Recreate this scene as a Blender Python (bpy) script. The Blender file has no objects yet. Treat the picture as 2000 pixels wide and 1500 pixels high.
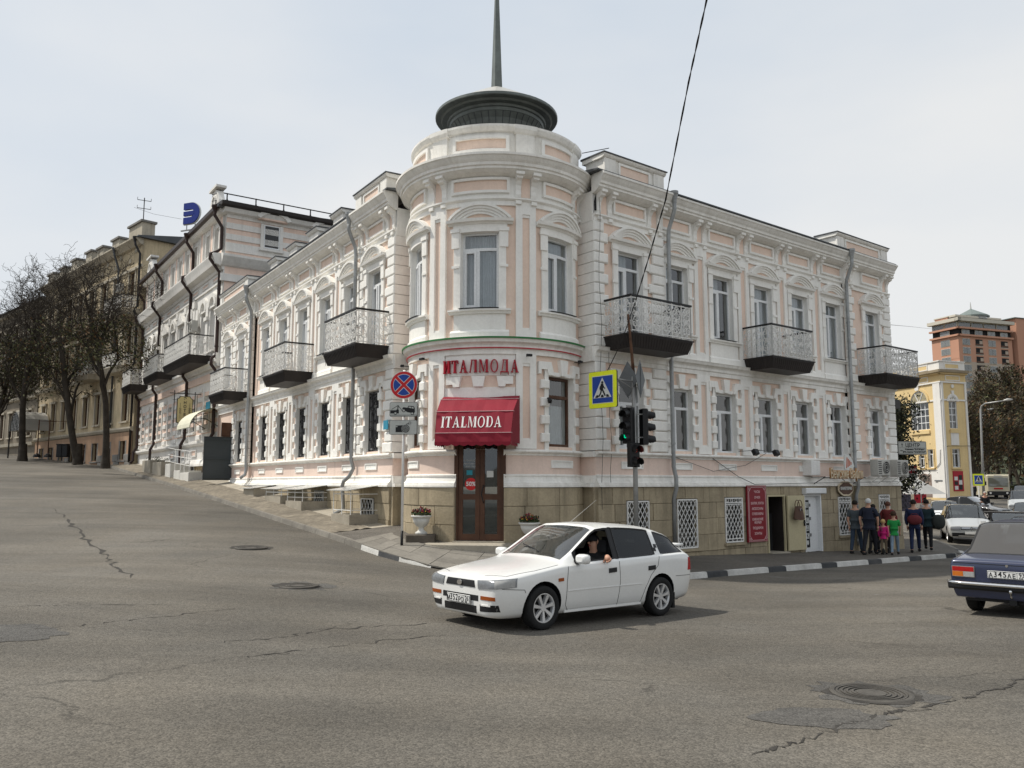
import bpy, bmesh, math, random
import numpy as np
from mathutils import Vector, Matrix, Euler
from mathutils.geometry import tessellate_polygon
R_ = math.radians
PI = math.pi
random.seed(7)
C = bpy.context.scene.collection
scn = bpy.context.scene
# ------------------------------------------------------------------ camera
cam = bpy.data.cameras.new('camera')
cam.sensor_width = 36.0
cam.lens = 36.0 * 1610 / 2000
cam.clip_start = 0.05
cam.clip_end = 3000
camo = bpy.data.objects.new('camera', cam)
C.objects.link(camo)
camo.location = (0, 0, 2.0)
camo.rotation_euler = (R_(90 + 6.84), 0, 0)
scn.camera = camo
# ------------------------------------------------------------------ light
SUN_EL = R_(56)
SUN_H = Vector((-0.985, 0.172, 0)).normalized()
SUN_DIR = Vector((SUN_H.x * math.cos(SUN_EL), SUN_H.y * math.cos(SUN_EL), math.sin(SUN_EL)))
w = bpy.data.worlds.new('World')
scn.world = w
w.use_nodes = True
nt = w.node_tree
nt.nodes.clear()
def WN(t, **k):
 n = nt.nodes.new(t)
 for a, b in k.items():
  setattr(n, a, b)
 return n
sky = WN('ShaderNodeTexSky', sky_type='NISHITA', sun_disc=False, sun_elevation=SUN_EL,
   sun_rotation=math.atan2(SUN_H.x, SUN_H.y), air_density=1.0, dust_density=3.0)
tc = WN('ShaderNodeTexCoord')
mp = WN('ShaderNodeMapping')
mp.inputs['Scale'].default_value = (1.0, 1.0, 2.6)
n1 = WN('ShaderNodeTexNoise')
n1.inputs['Scale'].default_value = 1.6
n1.inputs['Detail'].default_value = 5
n1.inputs['Roughness'].default_value = 0.5
n2 = WN('ShaderNodeTexNoise')
n2.inputs['Scale'].default_value = 0.9
n2.inputs['Detail'].default_value = 2
rp = WN('ShaderNodeValToRGB')
rp.color_ramp.elements[0].position = 0.36
rp.color_ramp.elements[0].color = (5.2, 5.85, 6.6, 1)
rp.color_ramp.elements[1].position = 0.64
rp.color_ramp.elements[1].color = (7.2, 7.25, 7.2, 1)
mx = WN('ShaderNodeMix', data_type='RGBA')
mx.inputs['Factor'].default_value = 0.9
bg = WN('ShaderNodeBackground')
bg.inputs['Strength'].default_value = 0.1
wo = WN('ShaderNodeOutputWorld')
L = nt.links.new
L(tc.outputs['Generated'], mp.inputs['Vector'])
L(mp.outputs[0], n1.inputs['Vector'])
L(mp.outputs[0], n2.inputs['Vector'])
add = WN('ShaderNodeMath', operation='MULTIPLY_ADD')
add.inputs[1].default_value = 0.5
L(n1.outputs['Fac'], add.inputs[0])
mh = WN('ShaderNodeMath', operation='MULTIPLY')
mh.inputs[1].default_value = 0.5
L(n2.outputs['Fac'], mh.inputs[0])
L(mh.outputs[0], add.inputs[2])
L(add.outputs[0], rp.inputs['Fac'])
L(sky.outputs[0], mx.inputs[6])
L(rp.outputs[0], mx.inputs[7])
L(mx.outputs[2], bg.inputs['Color'])
L(bg.outputs[0], wo.inputs['Surface'])
sl = bpy.data.lights.new('sun', 'SUN')
sl.energy = 3.3
sl.angle = R_(1.6)
sl.color = (1.0, 0.95, 0.86)
so = bpy.data.objects.new('sun', sl)
C.objects.link(so)
so.rotation_euler = SUN_DIR.to_track_quat('Z', 'Y').to_euler()
so.location = (-40, 10, 60)
scn.view_settings.view_transform = 'Standard'
scn.view_settings.look = 'None'
scn.view_settings.exposure = 0.29
scn.view_settings.gamma = 1.0
scn.view_settings.use_curve_mapping = False
scn.render.engine = 'CYCLES'
scn.cycles.max_bounces = 6
scn.cycles.diffuse_bounces = 3
scn.cycles.glossy_bounces = 3
scn.cycles.transparent_max_bounces = 10
scn.cycles.use_denoising = True
# ------------------------------------------------------------------ materials
MATS = {}
def mat(name, col, rough=0.8, var=0.12, vs=1.2, var2=0.07, vs2=22.0, bump=0.0, bs=60.0, metal=0.0, spec=0.3,
  streak=0.0, scol=(0.10, 0.09, 0.075), rnd=0.0, coat=0.0, emit=None, es=0.0, blot=0.0, bcol=(0.1, 0.09, 0.07), alpha=None):
 m = bpy.data.materials.new(name)
 m.use_nodes = True
 MATS[name] = m
 t = m.node_tree
 N = t.nodes.new
 K = t.links.new
 b = t.nodes['Principled BSDF']
 b.inputs['Roughness'].default_value = rough
 b.inputs['Metallic'].default_value = metal
 b.inputs['Specular IOR Level'].default_value = spec
 if coat:
  b.inputs['Coat Weight'].default_value = coat
  b.inputs['Coat Roughness'].default_value = 0.06
 if emit:
  b.inputs['Emission Color'].default_value = (*emit, 1)
  b.inputs['Emission Strength'].default_value = es
 g = N('ShaderNodeNewGeometry')
 def noise(scale, det, vec=None):
  n = N('ShaderNodeTexNoise')
  n.inputs['Scale'].default_value = scale
  n.inputs['Detail'].default_value = det
  n.inputs['Roughness'].default_value = 0.6
  K(vec or g.outputs['Position'], n.inputs['Vector'])
  return n.outputs['Fac']
 def mr(x, a, bb, c=0.3, d=0.7):
  n = N('ShaderNodeMapRange')
  n.inputs[1].default_value = c
  n.inputs[2].default_value = d
  n.inputs[3].default_value = a
  n.inputs[4].default_value = bb
  K(x, n.inputs[0])
  return n.outputs[0]
 def mul(a, bb):
  n = N('ShaderNodeMath')
  n.operation = 'MULTIPLY'
  K(a, n.inputs[0])
  if isinstance(bb, float):
   n.inputs[1].default_value = bb
  else:
   K(bb, n.inputs[1])
  return n.outputs[0]
 f = mul(mr(noise(vs, 5), 1 - var, 1 + var), mr(noise(vs2, 3), 1 - var2, 1 + var2))
 if rnd:
  oi = N('ShaderNodeObjectInfo')
  f = mul(f, mr(oi.outputs['Random'], 1 - rnd, 1 + rnd, 0, 1))
 rgb = N('ShaderNodeVectorMath')
 rgb.operation = 'SCALE'
 rgb.inputs[0].default_value = col
 K(f, rgb.inputs['Scale'])
 out = rgb.outputs[0]
 def mixto(out, fac, colr):
  x = N('ShaderNodeMix')
  x.data_type = 'RGBA'
  K(fac, x.inputs['Factor'])
  K(out, x.inputs[6])
  x.inputs[7].default_value = (*colr, 1)
  return x.outputs[2]
 if streak:
  sm = N('ShaderNodeMapping')
  sm.inputs['Scale'].default_value = (5.0, 5.0, 0.35)
  K(g.outputs['Position'], sm.inputs['Vector'])
  out = mixto(out, mr(noise(1.0, 5, sm.outputs[0]), 0.0, streak, 0.48, 0.75), scol)
 if blot:
  out = mixto(out, mr(noise(0.8, 6), 0.0, blot, 0.5, 0.72), bcol)
 K(out, b.inputs['Base Color'])
 if bump:
  bp = N('ShaderNodeBump')
  bp.inputs['Strength'].default_value = bump
  bp.inputs['Distance'].default_value = 0.02
  K(noise(bs, 4), bp.inputs['Height'])
  K(bp.outputs[0], b.inputs['Normal'])
 return m
WHITE = (0.86, 0.842, 0.795)
mat('white_plaster', WHITE, 0.85, 0.07, 0.9, 0.04, 14, bump=0.25, bs=30, streak=0.14, scol=(0.40, 0.36, 0.30))
mat('white_worn', (0.84, 0.82, 0.77), 0.85, 0.08, 1.5, 0.05, 14, bump=0.3, bs=30, streak=0.30, scol=(0.36, 0.32, 0.26), blot=0.2, bcol=(0.52, 0.48, 0.41))
mat('pink_plaster', (0.81, 0.635, 0.525), 0.85, 0.07, 0.8, 0.04, 16, bump=0.25, bs=35, streak=0.18, scol=(0.42, 0.33, 0.27))
mat('pink_band', (0.80, 0.635, 0.545), 0.85, 0.06, 0.8, 0.04, 16, bump=0.25, bs=35, streak=0.22, scol=(0.40, 0.33, 0.28))
mat('base_stone', (0.36, 0.30, 0.205), 0.9, 0.18, 1.6, 0.10, 18, bump=0.5, bs=22, streak=0.5, scol=(0.10, 0.085, 0.055), rnd=0.16)
mat('mortar', (0.19, 0.16, 0.115), 0.95)
mat('roof_metal', (0.075, 0.08, 0.085), 0.5, 0.2, 1.5, metal=0.3, spec=0.4)
mat('cupola_metal', (0.13, 0.145, 0.135), 0.48, 0.25, 1.4, 0.1, 9, metal=0.3, spec=0.5)
mat('pale_metal', (0.46, 0.45, 0.42), 0.45, 0.12, metal=0.3)
mat('pipe_zinc', (0.33, 0.34, 0.34), 0.5, 0.2, 2.0, 0.1, 12, metal=0.4, streak=0.4)
mat('pipe_brown', (0.035, 0.018, 0.014), 0.4, 0.15)
mat('pvc_white', (0.74, 0.75, 0.75), 0.4, 0.04)
mat('frame_brown', (0.085, 0.038, 0.02), 0.45, 0.25, 3.0)
mat('frame_grey', (0.22, 0.22, 0.22), 0.6, 0.1)
mat('curtain', (0.56, 0.58, 0.60), 0.9, 0.12, 3.0)
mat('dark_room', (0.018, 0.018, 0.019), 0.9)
mat('iron_white', (0.76, 0.75, 0.72), 0.55, 0.08, streak=0.15)
mat('iron_black', (0.018, 0.017, 0.017), 0.5, 0.2)
mat('slab_dark', (0.028, 0.023, 0.021), 0.55, 0.2, 2.0)
mat('kerb_white', (0.56, 0.55, 0.52), 0.85, 0.15, 3.0, 0.1, 20, bump=0.4, bs=30, blot=0.45, bcol=(0.25, 0.23, 0.2))
mat('kerb_black', (0.055, 0.057, 0.06), 0.8, 0.2, 3.0, 0.1, 20, bump=0.4, bs=30, blot=0.4, bcol=(0.14, 0.13, 0.12))
mat('kerb_grey', (0.20, 0.185, 0.16), 0.9, 0.2, 2.0, 0.12, 20, bump=0.5, bs=30, rnd=0.12)
mat('concrete', (0.35, 0.315, 0.255), 0.9, 0.15, 1.5, 0.1, 20, bump=0.4, bs=30, blot=0.4, bcol=(0.16, 0.14, 0.11))
mat('stone_dark', (0.10, 0.085, 0.068), 0.9, 0.25, 3.0, bump=0.5, bs=30)
mat('black_plastic', (0.012, 0.012, 0.013), 0.45, 0.1)
mat('rubber', (0.014, 0.014, 0.014), 0.85, 0.15)
mat('sign_white', (0.62, 0.63, 0.60), 0.45, 0.04)
mat('sign_grey', (0.46, 0.47, 0.44), 0.5, 0.05)
mat('sign_red', (0.52, 0.015, 0.02), 0.4, 0.04)
mat('sign_blue', (0.012, 0.055, 0.30), 0.4, 0.04)
mat('sign_yellow', (0.80, 0.86, 0.02), 0.4, 0.02)
mat('sign_black', (0.012, 0.012, 0.013), 0.5, 0.02)
mat('sign_back', (0.16, 0.17, 0.175), 0.5, 0.1, metal=0.3)
mat('letter_red', (0.36, 0.006, 0.02), 0.35, 0.06)
mat('awning_red', (0.22, 0.010, 0.024), 0.75, 0.10, 2.0, 0.06, 40, streak=0.25, scol=(0.2, 0.01, 0.025))
mat('awning_trim', (0.62, 0.40, 0.40), 0.7)
mat('letter_white', (0.78, 0.77, 0.74), 0.6, 0.03)
mat('flag_green', (0.03, 0.17, 0.05), 0.5)
mat('flag_red', (0.42, 0.02, 0.03), 0.5)
mat('pole_grey', (0.34, 0.34, 0.33), 0.45, 0.12, 4.0, metal=0.4, streak=0.25)
mat('rust', (0.10, 0.05, 0.028), 0.8, 0.4, 6.0)
mat('skin', (0.52, 0.29, 0.20), 0.55, 0.05)
def glass_mat(name, tint=(0.02, 0.023, 0.025), mixf=0.5, rough=0.03, spec=0.5):
 """window glass: part see-through, with a real Fresnel reflection"""
 m = bpy.data.materials.new(name)
 m.use_nodes = True
 MATS[name] = m
 t = m.node_tree
 t.nodes.clear()
 o = t.nodes.new('ShaderNodeOutputMaterial')
 tr = t.nodes.new('ShaderNodeBsdfTransparent')
 tr.inputs['Color'].default_value = (0.78, 0.82, 0.82, 1)
 df = t.nodes.new('ShaderNodeBsdfDiffuse')
 df.inputs['Color'].default_value = (*tint, 1)
 gl = t.nodes.new('ShaderNodeBsdfGlossy')
 gl.inputs['Roughness'].default_value = rough
 gl.inputs['Color'].default_value = (0.9, 0.9, 0.9, 1)
 m1 = t.nodes.new('ShaderNodeMixShader')
 m1.inputs[0].default_value = mixf
 m2 = t.nodes.new('ShaderNodeMixShader')
 nz = t.nodes.new('ShaderNodeTexNoise')
 nz.inputs['Scale'].default_value = 0.7
 gg = t.nodes.new('ShaderNodeNewGeometry')
 bp = t.nodes.new('ShaderNodeBump')
 bp.inputs['Strength'].default_value = 0.06
 bp.inputs['Distance'].default_value = 0.2
 t.links.new(gg.outputs['Position'], nz.inputs['Vector'])
 t.links.new(nz.outputs['Fac'], bp.inputs['Height'])
 t.links.new(bp.outputs[0], gl.inputs['Normal'])
 mu = t.nodes.new('ShaderNodeMath')
 mu.operation = 'MULTIPLY'
 mu.inputs[1].default_value = spec * 2
 mu.use_clamp = True
 dt = t.nodes.new('ShaderNodeVectorMath'); dt.operation = 'DOT_PRODUCT'
 t.links.new(gg.outputs['Normal'], dt.inputs[0]); t.links.new(gg.outputs['Incoming'], dt.inputs[1])
 ab = t.nodes.new('ShaderNodeMath'); ab.operation = 'ABSOLUTE'; t.links.new(dt.outputs['Value'], ab.inputs[0])
 sb = t.nodes.new('ShaderNodeMath'); sb.operation = 'SUBTRACT'; sb.inputs[0].default_value = 1.0; t.links.new(ab.outputs[0], sb.inputs[1])
 pw = t.nodes.new('ShaderNodeMath'); pw.operation = 'POWER'; pw.inputs[1].default_value = 5.0; t.links.new(sb.outputs[0], pw.inputs[0])
 fr = t.nodes.new('ShaderNodeMath'); fr.operation = 'MULTIPLY_ADD'; fr.inputs[1].default_value = 0.95; fr.inputs[2].default_value = 0.05; t.links.new(pw.outputs[0], fr.inputs[0])
 t.links.new(fr.outputs[0], mu.inputs[0])
 t.links.new(tr.outputs[0], m1.inputs[1])
 t.links.new(df.outputs[0], m1.inputs[2])
 t.links.new(mu.outputs[0], m2.inputs[0])
 t.links.new(m1.outputs[0], m2.inputs[1])
 t.links.new(gl.outputs[0], m2.inputs[2])
 t.links.new(m2.outputs[0], o.inputs['Surface'])
 return m
glass_mat('pane_glass', mixf=0.12, spec=1.3)
glass_mat('door_glass', (0.03, 0.045, 0.045), 0.45, spec=1.1)
glass_mat('car_glass', (0.03, 0.036, 0.036), 0.35, spec=1.3)
glass_mat('car_tint', (0.006, 0.007, 0.008), 0.9, spec=0.45)
glass_mat('poly_sheet', (0.55, 0.56, 0.54), 0.75, 0.2, spec=0.4)
glass_mat('lamp_glass', (0.30, 0.31, 0.32), 0.45, spec=0.7)
# ------------------------------------------------------------------ mesh building
class Frame:
 """x to the right along a facade, -y out of it, z up; or the same wrapped round the tower"""
 def __init__(s, o=(0, 0), rot=0.0, z=0.0, cyl=None):
  s.M = Matrix.Translation((o[0], o[1], z)) @ Matrix.Rotation(rot, 4, 'Z')
  s.cyl = cyl
 def map(s, x, y, z):
  if s.cyl:
   ax, ay, r, a0 = s.cyl
   a = a0 + x / r
   return Vector((ax + (r - y) * math.sin(a), ay - (r - y) * math.cos(a), z))
  return s.M @ Vector((x, y, z))
WORLD = Frame()
WM = {}
class MB:
 def __init__(s, seg=None):
  s.v = []; s.f = []; s.fm = []; s.cur = None; s.seg = seg; s.sm = False; s.fs = []
 def ns(s, span):
  return max(1, int(math.ceil(abs(span) / s.seg))) if s.seg else 1
 def add(s, vs, fs, m=None):
  k = len(s.v)
  s.v += [tuple(q) for q in vs]
  for f in fs:
   s.f.append([k + i for i in f]); s.fm.append(m or s.cur); s.fs.append(s.sm)
  return s
 def box(s, x0, x1, y0, y1, z0, z1, m=None):
  n = s.ns(x1 - x0)
  return s.prof([(y0, z0), (y0, z1), (y1, z1), (y1, z0)], x0, x1, m, n)
 def cbox(s, x0, x1, y0, y1, z0, z1, c=0.02, m=None):
  """block with chamfered front (front is y0, the smaller y)"""
  n = s.ns(x1 - x0)
  xs = [x0] + [x0 + c + (x1 - x0 - 2 * c) * i / n for i in range(n + 1)] + [x1]
  vs = []
  for i, x in enumerate(xs):
   e = i in (0, len(xs) - 1)
   if e:
    vs += [(x, y1, z0), (x, y0 + c, z0), (x, y0 + c, z0 + c), (x, y0 + c, z1 - c), (x, y0 + c, z1), (x, y1, z1)]
   else:
    vs += [(x, y1, z0), (x, y0 + c, z0), (x, y0, z0 + c), (x, y0, z1 - c), (x, y0 + c, z1), (x, y1, z1)]
  fs = []
  for i in range(len(xs) - 1):
   a, b = i * 6, i * 6 + 6
   for j in range(5):
    fs.append((a + j, b + j, b + j + 1, a + j + 1))
  fs.append((0, 1, 2, 3, 4, 5)); e = (len(xs) - 1) * 6
  fs.append((e + 5, e + 4, e + 3, e + 2, e + 1, e))
  return s.add(vs, fs, m)
 def prof(s, pts, x0, x1, m=None, n=None, closed=True, caps=True):
  """(y,z) outline extruded along x"""
  n = n or s.ns(x1 - x0)
  k = len(pts); vs = []; fs = []
  for i in range(n + 1):
   x = x0 + (x1 - x0) * i / n
   vs += [(x, p[0], p[1]) for p in pts]
  for i in range(n):
   for j in range(k if closed else k - 1):
    a = i * k + j; b = i * k + (j + 1) % k
    fs.append((a, b, b + k, a + k))
  if caps and closed:
   fs.append(tuple(range(k))); fs.append(tuple(n * k + j for j in reversed(range(k))))
  return s.add(vs, fs, m)
 def poly(s, pts, y0, y1, m=None, front_only=False):
  """(x,z) outline extruded along y; y0 = front"""
  k = len(pts)
  tr = tessellate_polygon([[Vector((p[0], p[1], 0)) for p in pts]])
  vs = [(p[0], y0, p[1]) for p in pts]
  fs = [tuple(t) for t in tr]
  if not front_only:
   vs += [(p[0], y1, p[1]) for p in pts]
   for j in range(k):
    fs.append((j, (j + 1) % k, k + (j + 1) % k, k + j))
   fs += [tuple(k + q for q in reversed(t)) for t in tr]
  return s.add(vs, fs, m)
 def arcband(s, cx, cz, r0, r1, a0, a1, y0, y1, m=None, n=14, sx=1.0):
  vs = []; fs = []
  for i in range(n + 1):
   a = a0 + (a1 - a0) * i / n
   for r in (r0, r1):
    for y in (y0, y1):
     vs.append((cx + sx * r * math.cos(a), y, cz + r * math.sin(a)))
  for i in range(n):
   a = i * 4; b = a + 4
   fs += [(a, a + 2, b + 2, b), (a + 1, b + 1, b + 3, a + 3), (a, b, b + 1, a + 1), (a + 2, a + 3, b + 3, b + 2)]
  fs += [(0, 1, 3, 2), (n * 4, n * 4 + 2, n * 4 + 3, n * 4 + 1)]
  return s.add(vs, fs, m)
 def tube(s, path, r, m=None, n=8, caps=True):
  P = [Vector(p) for p in path]
  rs = r if isinstance(r, (list, tuple)) else [r] * len(P)
  vs = []; fs = []
  prev = None
  for i, p in enumerate(P):
   d = (P[min(i + 1, len(P) - 1)] - P[max(i - 1, 0)])
   if d.length < 1e-9:
    d = Vector((0, 0, 1))
   d.normalize()
   u = prev if prev is not None else (Vector((0, 0, 1)) if abs(d.z) < 0.9 else Vector((1, 0, 0)))
   u = (u - d * u.dot(d))
   if u.length < 1e-6:
    u = d.orthogonal()
   u.normalize(); prev = u
   v = d.cross(u)
   for k in range(n):
    a = 2 * PI * (k + 0.5) / n
    vs.append(p + u * (rs[i] * math.cos(a)) + v * (rs[i] * math.sin(a)))
  for i in range(len(P) - 1):
   for k in range(n):
    a = i * n + k; b = i * n + (k + 1) % n
    fs.append((a, b, b + n, a + n))
  if caps:
   fs.append(tuple(reversed(range(n)))); e = (len(P) - 1) * n
   fs.append(tuple(e + k for k in range(n)))
  return s.add(vs, fs, m)
 def lathe(s, pr, n=24, c=(0, 0), m=None, flute=0, fa=0.0):
  """(r,z) profile turned about a vertical axis"""
  vs = []; fs = []
  for (r, z) in pr:
   for k in range(n):
    a = 2 * PI * k / n
    q = r * (1 + fa * math.cos(flute * a)) if flute else r
    vs.append((c[0] + q * math.cos(a), c[1] + q * math.sin(a), z))
  for i in range(len(pr) - 1):
   for k in range(n):
    a = i * n + k; b = i * n + (k + 1) % n
    fs.append((a, b, b + n, a + n))
  fs.append(tuple(reversed(range(n)))); e = (len(pr) - 1) * n
  fs.append(tuple(e + k for k in range(n)))
  return s.add(vs, fs, m)
 def quadgrid(s, P, m=None):
  """P[i][j] grid of points"""
  a = len(P); b = len(P[0])
  return s.add([q for r in P for q in r], [(i * b + j, i * b + j + 1, (i + 1) * b + j + 1, (i + 1) * b + j) for i in range(a - 1) for j in range(b - 1)], m)
 def xf(s, M, start=0):
  s.v[start:] = [tuple(M @ Vector(q)) for q in s.v[start:]]
  return s
 def mesh(s, name, mats=None, off=(0, 0, 0), fr=None, fix=True):
  me = bpy.data.meshes.new(name)
  vs = s.v
  if fr is not None:
   vs = [tuple(fr.map(q[0] + off[0], q[1] + off[1], q[2] + off[2])) for q in vs]
  me.from_pydata(vs, [], s.f)
  keys = []
  for k in s.fm:
   if k not in keys:
    keys.append(k)
  for k in keys:
   me.materials.append(MATS[k])
  me.polygons.foreach_set('material_index', [keys.index(k) for k in s.fm])
  me.polygons.foreach_set('use_smooth', s.fs)
  if fix:
   bm = bmesh.new(); bm.from_mesh(me)
   bmesh.ops.recalc_face_normals(bm, faces=bm.faces)
   bm.to_mesh(me); bm.free()
  me.update()
  return me
def link(name, me, parent=None, M=None):
 o = bpy.data.objects.new(name, me)
 C.objects.link(o)
 M = M or Matrix()
 WM[o.name] = M
 if parent is not None:
  o.parent = parent
  o.matrix_basis = WM[parent.name].inverted() @ M
 else:
  o.matrix_basis = M
 return o
def put(name, mb, parent=None, M=None, m=None, smooth=False, fix=True):
 """link a finished MB as one mesh object"""
 if m:
  mb.fm = [m if k is None else k for k in mb.fm]
 if smooth:
  mb.fs = [True] * len(mb.f)
 return link(name, mb.mesh(name, fix=fix), parent, M)
_cache = {}
def piece(name, fr, key, fn, x, y, z, parent, smooth=False):
 """a part built by fn(mb) round its own origin, set at (x,y,z) of a facade frame; shares mesh data on flat facades"""
 if fr.cyl:
  mb = MB(0.12); fn(mb)
  if smooth: mb.fs = [True] * len(mb.f)
  return link(name, mb.mesh(name, off=(x, y, z), fr=fr), parent)
 if key is None or key not in _cache:
  mb = MB(); fn(mb)
  if smooth: mb.fs = [True] * len(mb.f)
  me = mb.mesh(name)
  if key is not None: _cache[key] = me
 else:
  me = _cache[key]
 return link(name, me, parent, fr.M @ Matrix.Translation((x, y, z)))
def thing(name, label, cat, loc=(0, 0, 0), rz=0.0, group=None):
 return tag(link(name, None, None, Matrix.Translation(loc) @ Matrix.Rotation(rz, 4, 'Z')), label, cat, group)
def tag(o, label=None, cat=None, group=None, kind=None):
 if label: o['label'] = label
 if cat: o['category'] = cat
 if group: o['group'] = group
 if kind: o['kind'] = kind
 return o
def copy_tree(o, M, parent=None, label=None):
 """copy a thing with its parts; M = its new world matrix"""
 c = o.copy(); C.objects.link(c)
 c.parent = parent
 if parent is None:
  WM[c.name] = M
  c.matrix_basis = M
 else:
  WM[c.name] = WM[parent.name] @ o.matrix_basis
 if label: c['label'] = label
 for ch in list(o.children):
  copy_tree(ch, None, c)
 return c
def text_mesh(txt, size, depth=0.004, m='sign_black', align='CENTER', sx=1.0, bold=0.0):
 cu = bpy.data.curves.new('lettering', 'FONT')
 cu.body = txt; cu.size = size; cu.align_x = align; cu.align_y = 'CENTER'
 cu.extrude = depth / 2; cu.resolution_u = 3; cu.offset = bold
 ob = bpy.data.objects.new('lettering', cu); C.objects.link(ob)
 dg = bpy.context.evaluated_depsgraph_get()
 me = bpy.data.meshes.new_from_object(ob.evaluated_get(dg))
 bpy.data.objects.remove(ob); bpy.data.curves.remove(cu)
 me.name = 'lettering'
 # text lies in its own xy: stand it up, facing -y
 me.transform(Matrix.Scale(sx, 4, (1, 0, 0)))
 me.transform(Matrix.Rotation(R_(90), 4, 'X'))
 me.materials.clear(); me.materials.append(MATS[m])
 return me
def lettering(txt, size, parent, M, depth=0.004, m='sign_black', align='CENTER', sx=1.0, bold=0.0, name='lettering'):
 return link(name, text_mesh(txt, size, depth, m, align, sx, bold), parent, M)
def T(x, y, z): return Matrix.Translation((x, y, z))
def RZ(a): return Matrix.Rotation(a, 4, 'Z')
def RX(a): return Matrix.Rotation(a, 4, 'X')
def RY(a): return Matrix.Rotation(a, 4, 'Y')
# ------------------------------------------------------------------ site geometry
AX = (-0.455, 23.26); RT = 2.41
FRo = Vector((0.5112, 20.8614)); FLo = Vector((-1.7771, 21.2381))
dr = Vector((0.78694, 0.61704)); nr = Vector((0.61704, -0.78694))
dl = Vector((-0.54756, 0.83676)); nl = Vector((-0.83676, -0.54756))
A0 = R_(-9.3)
FR = Frame(FRo, math.atan2(dr.y, dr.x))
FL = Frame(FLo, math.atan2(-dl.y, -dl.x))
FT = Frame(cyl=(AX[0], AX[1], RT, A0))
def PR(s, o): return FRo + dr * s + nr * o
def PL(s, o): return FLo + dl * s + nl * o
def PT(deg, r): return Vector((AX[0] + r * math.sin(R_(deg)), AX[1] - r * math.cos(R_(deg))))
def wallz_l(s): return 0.63 + 0.075 * s if s < 18 else 1.98 + 0.060 * (s - 18)
def kerbz_l(s): return 0.37 + 0.0625 * s if s < 20 else 1.62 + 0.058 * (s - 20)
def wallz_r(s): return 0.10 - 0.0335 * s + (0.16 * max(0, 4 - s) / 2 if s < 4 else 0)
def kerbz_r(s): return -0.22 - 0.018 * s
# control points of the road surface
cp = []
for s in (2, 6, 12, 18, 26, 36, 50, 70, 95):
 for o in (2, 7, 13):
  p = PL(s, o); cp.append((p.x, p.y, kerbz_l(s) - (0.10 if o > 10 else 0)))
for s in (1, 4, 8, 12, 16):
 p = PR(s, 3.0); cp.append((p.x, p.y, kerbz_r(s)))
cp += [(-3.2, 20.0, 0.28), (-2.4, 19.0, 0.2), (-1.8, 18.7, 0.13), (0.2, 17.9, -0.05),
  (-12, 3, 0.5), (-5, 3, 0.36), (0, 3, 0.26), (8, 3, 0.14), (16, 6, 0.02), (-14, 12, 0.75), (-8, 13, 0.42), (-25, 16, 1.2),
  (0.4, 11.3, 0.0), (2.3, 12.9, -0.06), (7.2, 13.0, -0.02), (10, 18, -0.2), (16, 16, -0.1),
  (18, 34, -0.6), (22, 37, -0.68), (28, 30, -0.6), (25, 46, -0.5), (33, 52, -0.25), (40, 62, 0.0), (32, 62, 0.1), (60, 97, 0.15), (48, 100, 0.2), (75, 95, 0.1),
  (60, 40, -0.3), (35, 20, -0.3), (110, 160, 1.0)]
P_ = np.array(cp)
def _tps(r2): return np.where(r2 > 1e-9, 0.5 * r2 * np.log(np.maximum(r2, 1e-9)), 0.0)
_d2 = ((P_[:, None, :2] - P_[None, :, :2]) ** 2).sum(-1)
_n = len(P_)
_A = np.zeros((_n + 3, _n + 3))
_A[:_n, :_n] = _tps(_d2) + np.eye(_n) * 0.6
_A[:_n, _n] = 1; _A[:_n, _n + 1:] = P_[:, :2]
_A[_n, :_n] = 1; _A[_n + 1:, :_n] = P_[:, :2].T
_w = np.linalg.solve(_A, np.concatenate([P_[:, 2], np.zeros(3)]))
def Gv(xy):
 xy = np.asarray(xy, float)
 d2 = ((xy[:, None, :] - P_[None, :, :2]) ** 2).sum(-1)
 z = _tps(d2) @ _w[:_n] + _w[_n] + xy @ _w[_n + 1:]
 r = np.hypot(xy[:, 0], xy[:, 1] - 20)
 k = np.clip((r - 85) / 60, 0, 1)
 far = np.where(xy[:, 0] < 0, 6.0, 1.5)
 z = np.clip(z, -1.2, 7.0)
 return z * (1 - k) + far * k
def G(x, y): return float(Gv([(x, y)])[0])
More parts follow.
